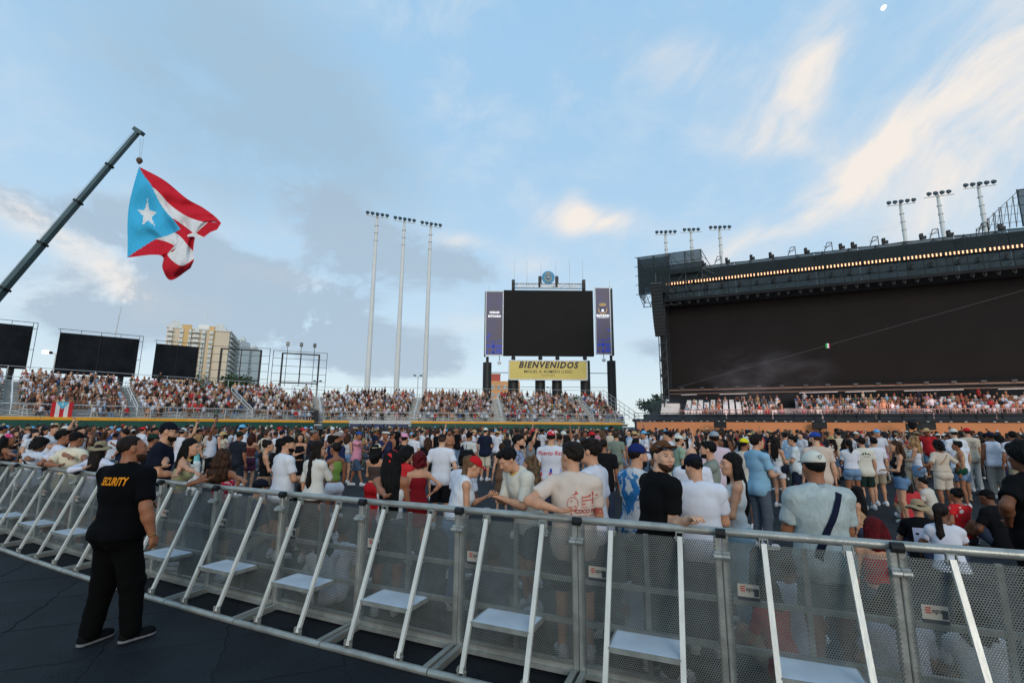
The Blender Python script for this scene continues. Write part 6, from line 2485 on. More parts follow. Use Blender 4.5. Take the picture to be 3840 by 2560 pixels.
    if objs['top'] is not None and (sp.get('decal') or sp.get('strap')):
        me = objs['top'].data
        bvh = BVHTree.FromPolygons([v.co[:] for v in me.vertices], [p.vertices[:] for p in me.polygons])
        Rc = J['Rc']
        fwd = Vector((Rc @ np.array([0, 1, 0])).tolist())

        def back(x, z, lift=.005):
            """point of the back at x to the viewer's right, z above the chest centre"""
            o = J['chest'] + Rc @ np.array([x, -.6, z])
            return cast_on(bvh, Vector(o.tolist()), fwd, lift)
        ddx = sp.get('decal_dx', 0.0)
        for dc in sp.get('decal', ()):
            if dc[0] == 'text':
                _, nm, txt, size, x0, z0, col_, kws = dc
                t = text_mesh(nm, txt, size, cloth(col_), (0, 0, 0), Matrix.Identity(3), objs['top'], **kws)
                keep = True
                for v in t.data.vertices:
                    p = back(x0 + ddx + v.co.x, z0 + v.co.y, .013)
                    if p is None:
                        p = Vector((J['chest'] + Rc @ np.array([x0 + ddx + v.co.x, -.15, z0 + v.co.y])).tolist())
                    v.co = p
            else:          # polygon / line art: list of filled quads (x, z)
                _, nm, polys, col_ = dc
                m = MB()
                for poly in polys:
                    pts = [back(x + ddx, z, .009) for x, z in poly]
                    if any(p is None for p in pts):
                        continue
                    m.raw(pts, [tuple(range(len(pts)))])
                m.build(nm, cloth(col_), objs['top'])
        for (x0, z0, x1, z1, w_, col_) in sp.get('strap', ()):
            V = []
            n = 12
            dx, dz = x1 - x0, z1 - z0
            L = sqrt(dx * dx + dz * dz)
            nx_, nz_ = -dz / L * w_ / 2, dx / L * w_ / 2
            last = [None, None]
            for k in range(n + 1):
                t = k / n
                for j, sg in enumerate((1, -1)):
                    p = back(x0 + dx * t + sg * nx_, z0 + dz * t + sg * nz_, .009) or last[j]
                    last[j] = p
                    V.append(p)
            if all(v is not None for v in V):
                MB().raw(V, [(2 * k, 2 * k + 1, 2 * k + 3, 2 * k + 2) for k in range(n)]).build('bag_strap', cloth(col_), b)
    if sp.get('bag'):
        side, col_ = sp['bag']
        c = J['pel'] + np.array([side * .20 * s, .02, .03])
        link('handbag', to_mesh('handbag', [(*sdf_mesh([ell(c, np.array([.055, .13, .10]), None, .03), cone(c + [0, -.11, .06], c + [0, .11, .06], .02, .02, .02)], .014), 0)], [cloth(col_)]), b)
    if sp.get('cup'):
        w = J['wr' + sp['cup'][0]] + (J['wr' + sp['cup'][0]] - J['el' + sp['cup'][0]]) / np.linalg.norm(J['wr' + sp['cup'][0]] - J['el' + sp['cup'][0]]) * .09
        W_ = b.location + Matrix.Rotation(-a, 3, 'Z') @ Vector(w.tolist())
        cu = empty('plastic_cup', W_ - Vector((0, 0, .05)), 0, label=sp['cup'][1], category='cup')
        MB().lathe((0, 0, 0), ((.030, 0), (.040, .11), (.041, .112)), 12).build('cup_wall', mat('cup_clear', (.6, .62, .6), .2, 0, .5, 0, alpha=.55), cu, True)
        MB().lathe((0, 0, .004), ((.029, 0), (.037, .085)), 12).build('drink', mat('drink_%02x' % sp['cup'][2][0], lin(sp['cup'][2]), .2), cu, True)
    if sp.get('phone'):
        sd = sp['phone']
        w = J['wr' + sd] + (J['wr' + sd] - J['el' + sd]) / np.linalg.norm(J['wr' + sd] - J['el' + sd]) * .10
        W_ = b.location + Matrix.Rotation(-a, 3, 'Z') @ Vector(w.tolist())
        ph = MB().box((0, 0, 0), (.075, .010, .15), bev=.004).build('mobile_phone', BLACK, None, label=sp.get('phone_label', 'dark mobile phone held in the hand'), category='phone')
        ph.location = W_
        ph.rotation_euler = (.9, 0, -a)
    return b, J, objs


WH, OFFW, CREAM, BLK, NAVY = (206, 208, 216), (196, 196, 196), (206, 194, 172), (20, 21, 24), (24, 30, 48)
DEN, KHA, LDEN = (74, 94, 120), (176, 160, 138), (112, 140, 170)

def strokes(x0, x1, z, h, n):
    """a line of writing too small to read: short slanted pen strokes"""
    out = []
    w_ = (x1 - x0) / n
    for k in range(n):
        a_, hh = x0 + w_ * k, h * (.6 + .4 * ((k * 7) % 3) / 2)
        out.append([(a_, z), (a_ + w_ * .7, z), (a_ + w_ * .85, z + hh), (a_ + w_ * .35, z + hh * .7)])
    return out


# --- the guard in front of the barrier
gd, GJ, GO = add_person(508, 1634, 4.62, 15, 'security guard in black polo and trousers walking on the near side of the barrier', 'security staff', lod=0, H=1.80, build=1.32, broad=1.14, hair='buzz', hc='dark', beard=1, beardc='brown', skin=2, top='polo', tc=(5, 6, 9), sleeve=.85, hem=-.07,
           bottom='trousers', bc=(2, 2, 3), sc=(14, 15, 18), so=(112, 114, 118), hyaw=36, hpitch=-6, twist=-4, armR='loose', armL='front', footR=(.16, .10, 0), footL=(-.13, -.03, 0), toeR=(.35, 1, 0), toeL=(.1, 1, 0), curl=.7, seed=5,
           decal=[('text', 'lettering', 'SECURITY', .094, .035, .085, (222, 140, 36), dict(bold=.003, shear=.22, sx=.56, space=1.0))])
wr = GJ['wrR']
dv = (GJ['wrR'] - GJ['elR']) / np.linalg.norm(GJ['wrR'] - GJ['elR'])
MB().lathe(Vector((wr - dv * .012).tolist()), ((.031, -.005), (.036, 0), (.031, .005)), 14, Vector(dv.tolist()).to_track_quat('Z', 'Y').to_matrix()).build('bracelet', mat('gold', lin((180, 140, 80)), .3, .8), gd, True)

# --- people leaning on the barrier, from the left
A = add_person
A(36, 1627, 8.95, 20, 'woman in pink bandana cap leaning on the barrier at the left edge', sex='f', hair='long', hc='black', hat='bandana', cc=(206, 64, 110), ck='bandana', top='tank', tc=(52, 40, 38), skin=2, handL=-40, handR=70, hyaw=25, lean=0)
A(157, 1638, 8.45, 8, 'person with curly black hair, pale grey tee and black cross-body strap on the barrier', hair='curly', hlen=.08, hc='black', tc=(190, 198, 210), skin=2, lean=4, handL=95, handR=205, strap=[(-.16, .12, .14, -.10, .035, BLK)], hpitch=15)
A(246, 1611, 8.1, 38, 'man with dark hair in white tee leaning on the barrier beside the cream shirt', hair='thick', hc='black', tc=(204, 206, 222), skin=2, lean=2, side=-6, handL=135, handR=290, hyaw=20, lanyard=1)
A(294, 1618, 7.95, 6, 'man in black cap and cream short-sleeved shirt leaning back on the barrier', hair='fade', hat='cap', cc=(22, 22, 24), tc=(214, 204, 180), top='shirt', skin=2, lean=0, handL=190, handR=318, build=1.1, hyaw=15)
A(382, 1655, 7.55, -4, 'woman in wide khaki bucket hat and white long-sleeved shirt on the barrier', sex='f', hair='long', hc='dark', hlen=.42, hat='bucket', cc=(142, 130, 104), top='long', tc=(202, 204, 222), skin=1, handL=290, handR=480, lean=0)
A(640, 1582, 6.55, 68, 'tall man in navy cap and sunglasses, navy tee, looking right over the barrier', hair='short', hc='black', hat='cap', cc=(18, 22, 34), tc=(20, 24, 38), skin=1, H=1.86, build=1.12, beard=1, shades=1, hyaw=8, lean=6, handL=600, armR='front', lanyard=1, bottom='jeans')
A(580, 1625, 9.5, 30, 'man in dark green cap standing just behind the tall navy-capped man', hair='short', hat='cap', cc=(30, 52, 44), tc=(20, 24, 36), skin=2, armR='down', armL='down')
A(722, 1645, 6.25, 62, 'woman with long straight black hair in green halter, elbows on the barrier, smiling', sex='f', hair='long', hc='black', hlen=.46, top='halter', tc=(150, 148, 112), skin=1, handR=770, handL=640, lean=10, hyaw=26, face=1, smile=1, lanyard=1)
A(846, 1683, 5.95, 4, 'woman with wavy brown hair and red bandana top, back against the barrier', sex='f', hair='wavy', hc='brown', hlen=.34, hwide=.10, top='tube', tc=(186, 30, 62), tk='bandana', skin=2, handL=760, handR=935, lean=-4)
A(690, 1604, 14, 12, 'man in white sleeveless shirt raising his right arm', hair='short', top='vest', tc=WH, hat='cap', cc=(214, 214, 212), skin=1, armR='raise', armL='down')
A(747, 1628, 13.5, 20, 'woman with curly blond hair in white trousers', sex='f', hair='curly', hlen=.1, hc='blond', top='tank', tc=(120, 190, 190), bottom='trousers', bc=(214, 216, 214), skin=1, armR='front', armL='down')
A(806, 1605, 17, -8, 'man in black sleeveless top and black trousers', hair='fade', hc='dark', top='vest', tc=BLK, bottom='trousers', bc=(18, 18, 20), skin=4, armR='down', armL='front', lanyard=1)
A(912, 1591, 15.5, 28, 'man in light blue cap and white tee', hair='short', hat='cap', cc=(104, 176, 228), tc=WH, H=1.86, skin=2, bottom='jeans', bc=(150, 160, 175))
A(902, 1616, 13.2, 12, 'man in dark green cap and dark patterned shirt with pink scarf', hair='short', hat='cap', cc=(26, 46, 40), top='shirt', tc=(30, 36, 48), tk='print', skin=2, bottom='shorts', bc=(40, 44, 52))
A(950, 1624, 14.2, 6, 'woman with brown hair and bare back in purple skirt', sex='f', hair='long', hc='auburn', hlen=.22, top='tube', tc=(120, 60, 50), bottom='skirt', bc=(88, 44, 68), bk='print', skin=1, armR='phone', armL='down')
A(1084, 1633, 7.4, 42, 'man in black cap and oversized white tee standing behind the barrier', hair='fade', hc='dark', hat='cap', cc=(20, 22, 24), tc=(208, 212, 226), skin=1, beard=1, build=1.12, bottom='shorts', bc=(28, 30, 34), hyaw=30, armR='front', armL='down')
A(1010, 1650, 9.5, 60, 'woman in black top with hand on hip beside the oversized white tee', sex='f', hair='bun', hc='dark', top='tank', tc=BLK, bottom='skirt', bc=(140, 110, 90), skin=1, armL='hip', armR='front')
A(1198, 1654, 7.2, 28, 'woman with very long dark hair in white crochet poncho and brown skirt', sex='f', hair='long', hc='dark', hlen=.62, hwide=.075, top='poncho', tc=(206, 204, 196), bottom='longskirt', bc=(66, 46, 42), skin=1, armR='phone', armL='down', shades=1, hyaw=25)
A(1258, 1660, 8.6, -62, 'woman in green top and white shorts drinking behind the poncho', sex='f', hair='bun', hc='dark', top='crop', tc=(120, 150, 72), bottom='minishorts', bc=WH, skin=2, armL='face', armR='down', curl=.9)
A(1272, 1618, 10.5, 32, 'man in red and grey cap and navy jersey with jeans', hair='short', hat='cap', cc=(150, 140, 134), brimc=(190, 48, 48), top='jersey', tc=(32, 40, 70), bottom='jeans', bc=(66, 84, 112), skin=2, beard=1, hyaw=20)
A(1180, 1612, 12.3, 66, 'man with grey fade in black shirt and gold lanyard', hair='fade', hc='grey', top='shirt', tc=(32, 34, 42), bottom='trousers', bc=(28, 30, 36), skin=2, lanyard=1, armR='front', armL='front')
A(1128, 1624, 13.0, 150, 'woman in black crop top and black skirt facing the camera with a green can', sex='f', hair='long', hc='dark', hlen=.2, top='crop', tc=BLK, bottom='skirt', bc=BLK, skin=1, armR='chest', armL='down', face=1)
A(1347, 1617, 15.5, 100, 'man in blue cap and pink tee with long denim shorts, pointing', hair='short', hat='cap', cc=(36, 74, 150), tc=(206, 140, 160), bottom='bermuda', bc=(66, 82, 104), skin=2, armR='point', armL='front', footR=(.1, .3, 0), footL=(-.1, -.25, 0))
A(1308, 1626, 16.6, 20, 'woman in cropped white vest and denim shorts left of the pink tee', sex='f', hair='long', hc='brown', hlen=.25, top='crop', tc=OFFW, bottom='minishorts', bc=LDEN, skin=1)
A(1247, 1600, 20, 160, 'man in white cap and white tee with black print, facing the camera', hair='short', hat='cap', cc=(214, 214, 212), tc=WH, bottom='shorts', bc=(50, 54, 60), skin=1)
A(1416, 1662, 8.8, 10, 'tattooed woman in backwards beige cap and red trousers with red strap', sex='f', hair='wavy', hc='black', hlen=.2, hat='backcap', cc=(206, 196, 168), top='tube', tc=(70, 60, 58), bottom='baggy', bc=(170, 30, 38), skin=1, tattoo=1, build=1.1, armR='front', armL='front')
A(1474, 1690, 5.35, -4, 'woman with huge straight black ponytail and white halter, bare back, arm on the barrier', sex='f', hair='long', hc='black', hlen=.62, hwide=.098, top='halter', tc=(210, 208, 204), hem=-.02, skin=2, handL=1445, hintL=(1, -.5, -.5), armR='front', lean=-2, hat='bandana', cc=(200, 48, 54), ck='floral', build=1.08)
A(1520, 1624, 11.2, 14, 'man in pink cap and black tee behind the huge ponytail', hair='fade', hat='cap', cc=(228, 150, 178), tc=BLK, skin=1, lanyard=1)
A(1530, 1675, 7.6, 40, 'woman in black cap with a white flower over her ear', sex='f', hair='curly', hlen=.08, hc='black', hat='cap', cc=(24, 26, 34), top='tee', tc=(196, 46, 52), skin=1, armR='face')
A(1572, 1690, 7.2, -20, 'woman with dark red hair in red dress', sex='f', hair='curly', hlen=.12, hc='red', top='dress', tc=(120, 22, 30), skin=1, armL='front', armR='hip')
A(1447, 1612, 12.6, 140, 'woman in white visor and navy jersey holding a hand to her ear', sex='f', hair='bun', hc='dark', hat='visor', cc=(212, 210, 200), top='jersey', tc=(44, 50, 78), bottom='minishorts', bc=LDEN, skin=2, armR='face', armL='down')
A(1660, 1628, 9.5, 6, 'man in plain white tee and black shorts, back to the camera in the open floor', hair='fade', hc='dark', tc=(210, 212, 222), bottom='bermuda', bc=(22, 23, 26), skin=4, build=1.1, armR='loose', armL='loose')
A(1605, 1640, 13, -20, 'woman in black top left of the plain white tee', sex='f', hair='long', hc='brown', hlen=.25, top='tee', tc=BLK, bottom='shorts', bc=(150, 140, 110), skin=1, armL='face')
A(1778, 1712, 5.6, 76, 'woman in red cap and white sleeveless top looking down behind the barrier', sex='f', hair='pony', hc='mixed', hlen=.3, hat='cap', cc=(190, 34, 40), top='vest', tc=(208, 212, 218), hem=.06, bottom='jeans', bc=LDEN, skin=1, build=1.1, armR='front', armL='phone', lean=14, hpitch=22, curl=.8, cup=('R', 'clear cup of pale drink in the hand of the woman in red cap', (190, 190, 150)))
A(1755, 1688, 6.6, 40, 'person with curly black hair in white tee behind the red-capped woman', hair='curly', hlen=0, hc='black', tc=(206, 208, 220), skin=3, lean=10, hpitch=15, armR='front', armL='front')
A(1761, 1618, 13.2, 30, 'man with black backpack and white tee', hair='short', hat='cap', cc=(20, 20, 22), tc=(190, 190, 188), skin=2, bottom='trousers', bc=(28, 30, 34), strap=[(-.10, .14, -.10, -.26, .26, (24, 28, 40))])
A(1822, 1603, 17.5, 24, 'man in white cap, navy tee and pale shorts standing in the open floor', hair='short', hat='cap', cc=(214, 212, 204), tc=(28, 34, 52), bottom='bermuda', bc=(196, 190, 172), skin=1, build=1.1, armR='front', armL='loose')
A(1686, 1612, 22, 170, 'shirtless-looking man in tan vest near the green wall', hair='fade', top='vest', tc=(170, 120, 90), bottom='jeans', bc=(40, 46, 60), skin=2, armR='front', armL='front', beard=1)
A(1712, 1606, 22.5, -60, 'man in black tee near the green wall, centre', hair='bald', tc=BLK, bottom='jeans', bc=LDEN, skin=2)
A(1556, 1624, 17, 20, 'man in white tee and dark cap behind the pink cap', hair='short', hat='cap', cc=(30, 52, 56), tc=WH, skin=1)
A(1882, 1662, 11, -10, 'woman in brown dress with a cream handbag', sex='f', hair='bun', hc='brown', top='dress', tc=(110, 84, 66), skin=4, armL='down', armR='chest', bag=(1, (206, 190, 150)))
# --- right half of the barrier
A(1903, 1683, 5.3, 248, 'young man in cream and black baseball jersey bent over his phone', hair='thick', hc='black', top='jersey', tc=(208, 204, 190), skin=1, lean=22, hpitch=28, armR='phone', armL='phone', twist=-10, sleeve=.9, lanyard=1, phone='L', phone_label='mobile phone in the hands of the man in cream and black jersey', decal=[('poly', 'black_sleeve', [], BLK)])
A(1985, 1712, 6.2, -30, 'woman with long wavy fair-streaked hair beside the baseball jersey', sex='f', hair='wavy', hc='mixed', hlen=.40, hwide=.10, top='tube', tc=(60, 70, 80), skin=1, armR='front', armL='front', hyaw=-30)
A(1947, 1629, 8.8, 100, 'man with dark hair in patterned navy shirt in profile to the right', hair='thick', hc='black', top='shirt', tc=(150, 160, 190), tk='print', skin=1, beard=1, lanyard=1)
A(2067, 1612, 9.0, 8, 'man in floral red cap and white shirt reading Puerto Rico', hair='fade', hat='cap', cc=(206, 60, 74), ck='floral', tc=(204, 206, 214), skin=1, build=1.15, lanyard=1, decal=[('text', 'lettering', 'Puerto Rico', .105, 0, .10, (196, 34, 52), dict(bold=.001, shear=.3, sx=.92)), ('poly', 'blue_band', [[(-.18, -.16), (0, -.17), (0, -.24), (-.18, -.23)], [(0, -.17), (.18, -.16), (.18, -.23), (0, -.24)]], (46, 72, 170)), ('poly', 'red_band', [[(-.18, -.235), (0, -.245), (0, -.32), (-.18, -.31)], [(0, -.245), (.18, -.235), (.18, -.31), (0, -.32)]], (206, 44, 52))])
PALM = [[(.110, -.02), (.118, -.02), (.122, .035), (.114, .035)], [(.118, .035), (.085, .055), (.08, .04), (.10, .045)], [(.118, .035), (.155, .055), (.16, .04), (.135, .045)], [(.118, .035), (.105, .07), (.118, .075), (.123, .05)]]
A(2140, 1656, 4.35, 4, 'man in beige tee with red coconut print leaning an elbow on the barrier', lod=0, hair='thick', hc='dark', tc=(202, 188, 176), skin=1, handL=2085, hintL=(1, -.55, -.5), armR='front', hyaw=-42, build=1.08, decal_dx=.045, bottom='shorts', bc=(30, 32, 38),
  decal=[('text', 'lettering', 'COCO FRÍO', .046, .075, -.085, (168, 60, 58), dict(bold=.0012, sx=.92)), ('text', 'lettering', 'para el calentón', .026, .078, -.120, (176, 96, 90), dict(bold=0, sx=.95)), ('poly', 'small_print', strokes(.03, .14, -.142, .008, 9), (176, 110, 104)),
         ('poly', 'palm_print', PALM, (176, 62, 58)), ('poly', 'palm_print', [[(x - .19, z * 1.3 - .14) for x, z in q] for q in PALM], (184, 70, 62)), 
         ('poly', 'coconut_print', [[(-.06 + .048 * cos(t) * k, -.02 + .055 * sin(t) * k) for t, k in ((t0, 1), (t0 + .32, 1), (t0 + .32, .9), (t0, .9))] for t0 in np.arange(0, 6.3, .32)] + [[(-.075, .045), (-.01, .06), (-.03, .085), (-.04, .065)], [(-.044, .03), (-.040, .03), (-.032, .085), (-.036, .085)], [(-.08, .0), (-.07, .01), (-.065, 0), (-.075, -.01)], [(-.05, -.04), (-.03, -.035), (-.035, -.05), (-.05, -.05)]], (190, 100, 92)),
         ('poly', 'flag_print', [[(.02, .035), (.10, .045), (.10, .032), (.02, .022)], [(.02, .008), (.12, .015), (.12, .002), (.02, -.006)], [(.02, -.02), (.12, -.014), (.12, -.027), (.02, -.034)], [(.018, .045), (.022, .045), (.022, -.055), (.018, -.055)], [(.02, -.048), (.12, -.04), (.12, -.046), (.02, -.055)]], (196, 112, 102)),
         ('poly', 'line_print', [[(-.10, -.12), (.06, -.11), (.06, -.113), (-.10, -.124)], [(.02, -.16), (.15, -.15), (.15, -.153), (.02, -.164)], [(.03, -.19), (.09, -.17), (.15, -.19), (.09, -.175)], [(-.08, -.08), (.04, -.075), (.04, -.078), (-.08, -.083)]], (190, 110, 100))],
  strap=[])
A(2208, 1643, 4.95, -58, 'young man in white open-collared shirt facing left beside the coconut tee', lod=0, hair='thick', hc='dark', top='shirt', tc=(206, 208, 222), skin=1, hyaw=-6, armL='front', armR='down', bottom='trousers', bc=(28, 30, 36), face=1, smile=1)
A(2262, 1646, 9.0, 10, 'man with buzz cut in black tee seen from behind', hair='buzz', hc='dark', tc=(22, 23, 26), skin=2, bottom='jeans')
A(2392, 1662, 5.2, 62, 'man in blue cap and white shirt with blue flowers', lod=0, hair='fade', hc='dark', hat='cap', cc=(28, 40, 92), top='shirt', tc=(206, 206, 204), tk='bluefloral', skin=1, beard=1, armR='front', armL='front', hyaw=10, bottom='trousers', bc=BLK, build=1.1)
A(2486, 1648, 3.98, 70, 'bearded man in brown cap with sunglasses and black tee, looking at the camera', lod=0, hair='buzz', hc='dark', hat='cap', cc=(88, 58, 36), hatyaw=4, hatpitch=-22, shades=2, beard=1, beardc='brown', tc=(14, 15, 17), skin=4, hyaw=88, hpitch=2, twist=8, handR=2585, hintR=(.15, .1, -1), armL='front', build=1.18, face=1, lanyard=1, bottom='trousers', bc=(20, 20, 22), lean=6)
A(2598, 1703, 4.6, 20, 'man in navy cap and white tee, back to the camera beside the bearded man', lod=0, hair='short', hc='black', hat='cap', cc=(24, 28, 42), tc=(204, 208, 224), skin=1, hyaw=-28, hpitch=20, armR='front', armL='front', build=1.12, lanyard=0, bottom='jeans')
A(2590, 1676, 6.6, 15, 'bald man in white tee behind the navy cap', hair='bald', tc=(206, 208, 220), skin=4, build=1.15)
A(2735, 1699, 5.0, -72, 'young woman with long straight black hair smiling to the left, white top', lod=0, sex='f', hair='long', hc='black', hlen=.56, hwide=.080, top='tank', tc=(206, 206, 204), skin=1, hyaw=-22, face=1, smile=1, armL='front', armR='down', bottom='jeans', bc=(150, 178, 190), bag=(1, (20, 20, 22)))
A(2650, 1653, 7.0, -70, 'man with thick dark hair holding his chin, grey tee', hair='thick', hc='black', tc=(130, 136, 128), skin=1, armL='face', armR='cross', beard=1)
A(2676, 1616, 8.8, 10, 'man in grey cap and pale pink shirt', hair='fade', hat='cap', cc=(142, 152, 160), tc=(198, 180, 190), top='shirt', skin=2, build=1.15)
A(2548, 1630, 11.2, 84, 'man in white cap and sage green tee, profile to the right', hair='fade', hat='cap', cc=(206, 206, 194), tc=(142, 160, 138), skin=1, beard=1)
A(2114, 1615, 14, 170, 'bearded man in white cap smiling towards the camera', hair='short', hat='cap', cc=(208, 206, 196), tc=(196, 184, 168), skin=1, beard=1, face=1)
A(2332, 1640, 16, 30, 'woman with long dark hair in blue top and denim shorts', sex='f', hair='long', hc='dark', hlen=.4, top='tube', tc=(90, 140, 170), bottom='minishorts', bc=LDEN, skin=2)
A(2310, 1620, 15, 18, 'man with brown hair in grey green tee', hair='thick', hc='brown', tc=(120, 132, 120), skin=1, bottom='shorts', bc=KHA)
# --- right side
A(2838, 1627, 8.2, 76, 'young man in light blue tee and grey jeans facing right', lod=0, hair='thick', hc='dark', tc=(132, 172, 196), skin=1, bottom='jeans', bc=(84, 92, 102), armR='front', armL='front', hyaw=6)
A(2791, 1642, 9.6, 64, 'man in bright yellow cap', hair='short', hat='cap', cc=(238, 206, 40), tc=(206, 196, 184), skin=2, beard=1, lanyard=1)
A(2912, 1642, 12.2, 70, 'woman with long brown hair, black bag and white shorts', sex='f', hair='long', hc='dark', hlen=.44, top='tank', tc=(196, 196, 196), bottom='minishorts', bc=WH, skin=1, armR='front', armL='front', bag=(1, (26, 30, 44)), face=1, cup=('R', 'plastic cup of orange drink held by the woman in white shorts', (220, 160, 40)))
A(2968, 1634, 12.4, -60, 'man in glasses and white patterned shirt opposite the woman in white shorts', hair='thick', hc='black', top='shirt', tc=(186, 196, 200), tk='washed', bottom='shorts', bc=(32, 38, 56), skin=1, armL='front', armR='front', shades=1)
A(3052, 1619, 9.6, 14, 'man in blue cap and beige tee behind the white-capped man', hair='short', hc='brown', hat='cap', cc=(40, 70, 150), tc=(196, 178, 164), skin=4, beard=1, hyaw=-40, hatyaw=-0, build=1.1, lanyard=1)
A(3043, 1690, 3.98, 6, 'man in white cap and washed pale green shirt with navy cross-body strap', lod=0, hair='fade', hc='black', hat='cap', mark=(24, 24, 26), cc=(208, 206, 194), top='shirt', tc=(154, 166, 166), tk='washed', skin=2, build=1.20, broad=1.06, armR='front', armL='front', bottom='shorts', bc=(86, 108, 110), lanyard=1, strap=[(.105, .17, -.115, -.30, .05, (22, 28, 48))], decal=[])
A(3180, 1647, 12, 20, 'woman in white crop top and denim shorts', sex='f', hair='pony', hc='dark', hlen=.25, top='tee', hem=.06, tc=WH, bottom='minishorts', bc=LDEN, skin=2, armR='front', armL='front')
A(3226, 1639, 12, 4, 'man in cream tee with dark green print and green shorts', hair='thick', hc='dark', tc=(204, 200, 186), bottom='shorts', bc=(28, 48, 44), skin=1, build=1.06, decal=[('poly', 'landscape_print', [[(-.11, .055), (.11, .055), (.11, .045), (-.11, .045)], [(-.09, .055), (-.05, .055), (-.06, .10), (-.08, .10)], [(-.03, .055), (.0, .055), (-.01, .12), (-.03, .11)], [(.02, .055), (.06, .055), (.05, .095), (.03, .10)], [(.07, .055), (.10, .055), (.09, .085), (.08, .085)], [(-.10, .035), (.10, .035), (.10, .030), (-.10, .030)]], (40, 62, 52)), ('poly', 'script_print', strokes(-.08, .08, .005, .022, 10), (60, 78, 68))])
A(3272, 1639, 12.6, 8, 'man with dark hair in white tee beside the cream tee', hair='thick', hc='black', tc=WH, bottom='shorts', bc=(150, 140, 120), skin=1)
A(3352, 1654, 10.2, -64, 'woman in black strappy top and frayed denim shorts, profile to the left', sex='f', hair='long', hc='brown', hlen=.30, top='tank', tc=(24, 25, 28), bottom='minishorts', bc=(96, 124, 156), skin=1, armL='front', armR='front', sc=(170, 176, 172), hyaw=-8)
A(3420, 1636, 12.6, -40, 'woman with long blond hair in white vest', sex='f', hair='wavy', hc='blond', hlen=.36, top='tank', tc=WH, bottom='minishorts', bc=LDEN, skin=1, armL='front')
A(3512, 1648, 11.7, 4, 'woman with big grey-black curls in beige blouse and beige shorts', sex='f', hair='curly', hlen=.2, hc='black', top='blouse', tc=(192, 178, 162), hem=.05, sleeve=.95, bottom='shorts', bc=(196, 184, 170), skin=2, build=1.2, armR='side', armL='side', strap=[(.10, .14, -.10, -.10, .016, (150, 110, 60))])
A(3584, 1656, 12.4, -50, 'woman with hair tied back holding a green bag', sex='f', hair='bun', hc='black', top='tank', tc=(176, 150, 120), bottom='minishorts', bc=LDEN, skin=2, armL='down', armR='down', bag=(-1, (26, 66, 52)), lanyard=1)
A(3708, 1619, 14, 18, 'man in navy cap and white sleeveless shirt with grey trousers', hair='fade', hat='cap', cc=(28, 34, 54), top='vest', tc=(206, 208, 220), bottom='trousers', bc=(140, 138, 134), skin=3, build=1.15)
A(3792, 1616, 13.4, 26, 'man with black hair in white shirt and khaki trousers at the right', hair='thick', hc='black', top='tee', tc=(206, 206, 212), bottom='trousers', bc=(150, 140, 118), skin=2, armR='front')
A(3622, 1604, 15.5, 10, 'man in red cap and beige tee with writing on the back', hair='short', hat='cap', cc=(196, 40, 44), tc=(192, 180, 162), skin=1, build=1.15, bottom='jeans', bc=(170, 176, 176), decal=[('poly', 'handwriting_print', strokes(-.09, .10, .10, .018, 8) + strokes(-.09, .09, .065, .016, 8) + strokes(-.06, .05, .035, .016, 5), (60, 56, 52)), ('poly', 'rose_print', [[(.03, -.08), (.06, -.08), (.06, -.05), (.03, -.05)], [(-.05, -.04), (-.02, -.04), (-.02, -.01), (-.05, -.01)]], (150, 50, 44))])
A(3572, 1607, 14.2, 14, 'man in white cap and white tee behind the big curls', hair='short', hat='cap', cc=(206, 206, 198), tc=WH, skin=4)
A(3822, 1652, 4.6, -8, 'large person in black tee cut by the right edge', lod=0, hair='curly', hc='black', hlen=0, tc=(13, 14, 16), skin=3, build=1.25, armL='hip', armR='down', bottom='trousers', bc=(16, 16, 18))
# --- seated on the floor behind the barrier
A(3437, 1872, 7.3, 30, 'seated person in wide khaki hat and black tee with white photo print', sit=1, hair='short', hat='bucket', cc=(160, 142, 112), tc=(20, 21, 24), skin=1, lean=12, armR='lap', armL='lap', decal=[('poly', 'photo_print', [[(-.12, .06), (0, .06), (0, -.22), (-.12, -.22)], [(0, .06), (.12, .06), (.12, -.22), (0, -.22)]], (196, 196, 214))])
A(3526, 1887, 6.7, 26, 'seated woman with long dark ponytail in white ruffled top', sit=1, sex='f', hair='pony', hlen=.5, hc='dark', top='blouse', tc=(206, 208, 222), skin=3, lean=10, armR='lap', armL='lap', hyaw=30)
A(3578, 1830, 8.6, -10, 'seated woman with bun and red flower in red and white floral top', sit=1, sex='f', hair='bun', hc='black', top='blouse', tc=(200, 40, 44), tk='floral', skin=2, build=1.15, armL='side', armR='lap')
A(3694, 1833, 8.2, -14, 'seated man in black cap and black tee with blue print', sit=1, hair='fade', hat='cap', cc=(20, 20, 22), tc=(18, 18, 21), skin=3, build=1.2, lean=14, armR='lap', armL='lap', decal=[('text', 'lettering', 'MI', .11, -.03, -.02, (60, 150, 200), dict(bold=.002)), ('poly', 'grey_print', [[(-.04, .13), (.10, .11), (.10, .10), (-.04, .12)], [(.0, .10), (.10, .085), (.09, .02), (.01, .03)], [(.0, -.10), (.10, -.11), (.10, -.20), (.0, -.19)]], (150, 156, 170))])
A(3267, 1937, 5.6, 34, 'seated woman with dark red hair and tattooed shoulder just behind the barrier', sit=1, sex='f', hair='long', hlen=.2, hc='red', top='tube', tc=(170, 28, 36), skin=4, hyaw=-20)
A(3205, 1823, 8.9, -40, 'seated woman in sunglasses with long black hair', sit=1, sex='f', hair='long', hlen=.4, hc='black', top='tube', tc=(180, 150, 120), skin=1, shades=1, lanyard=1)
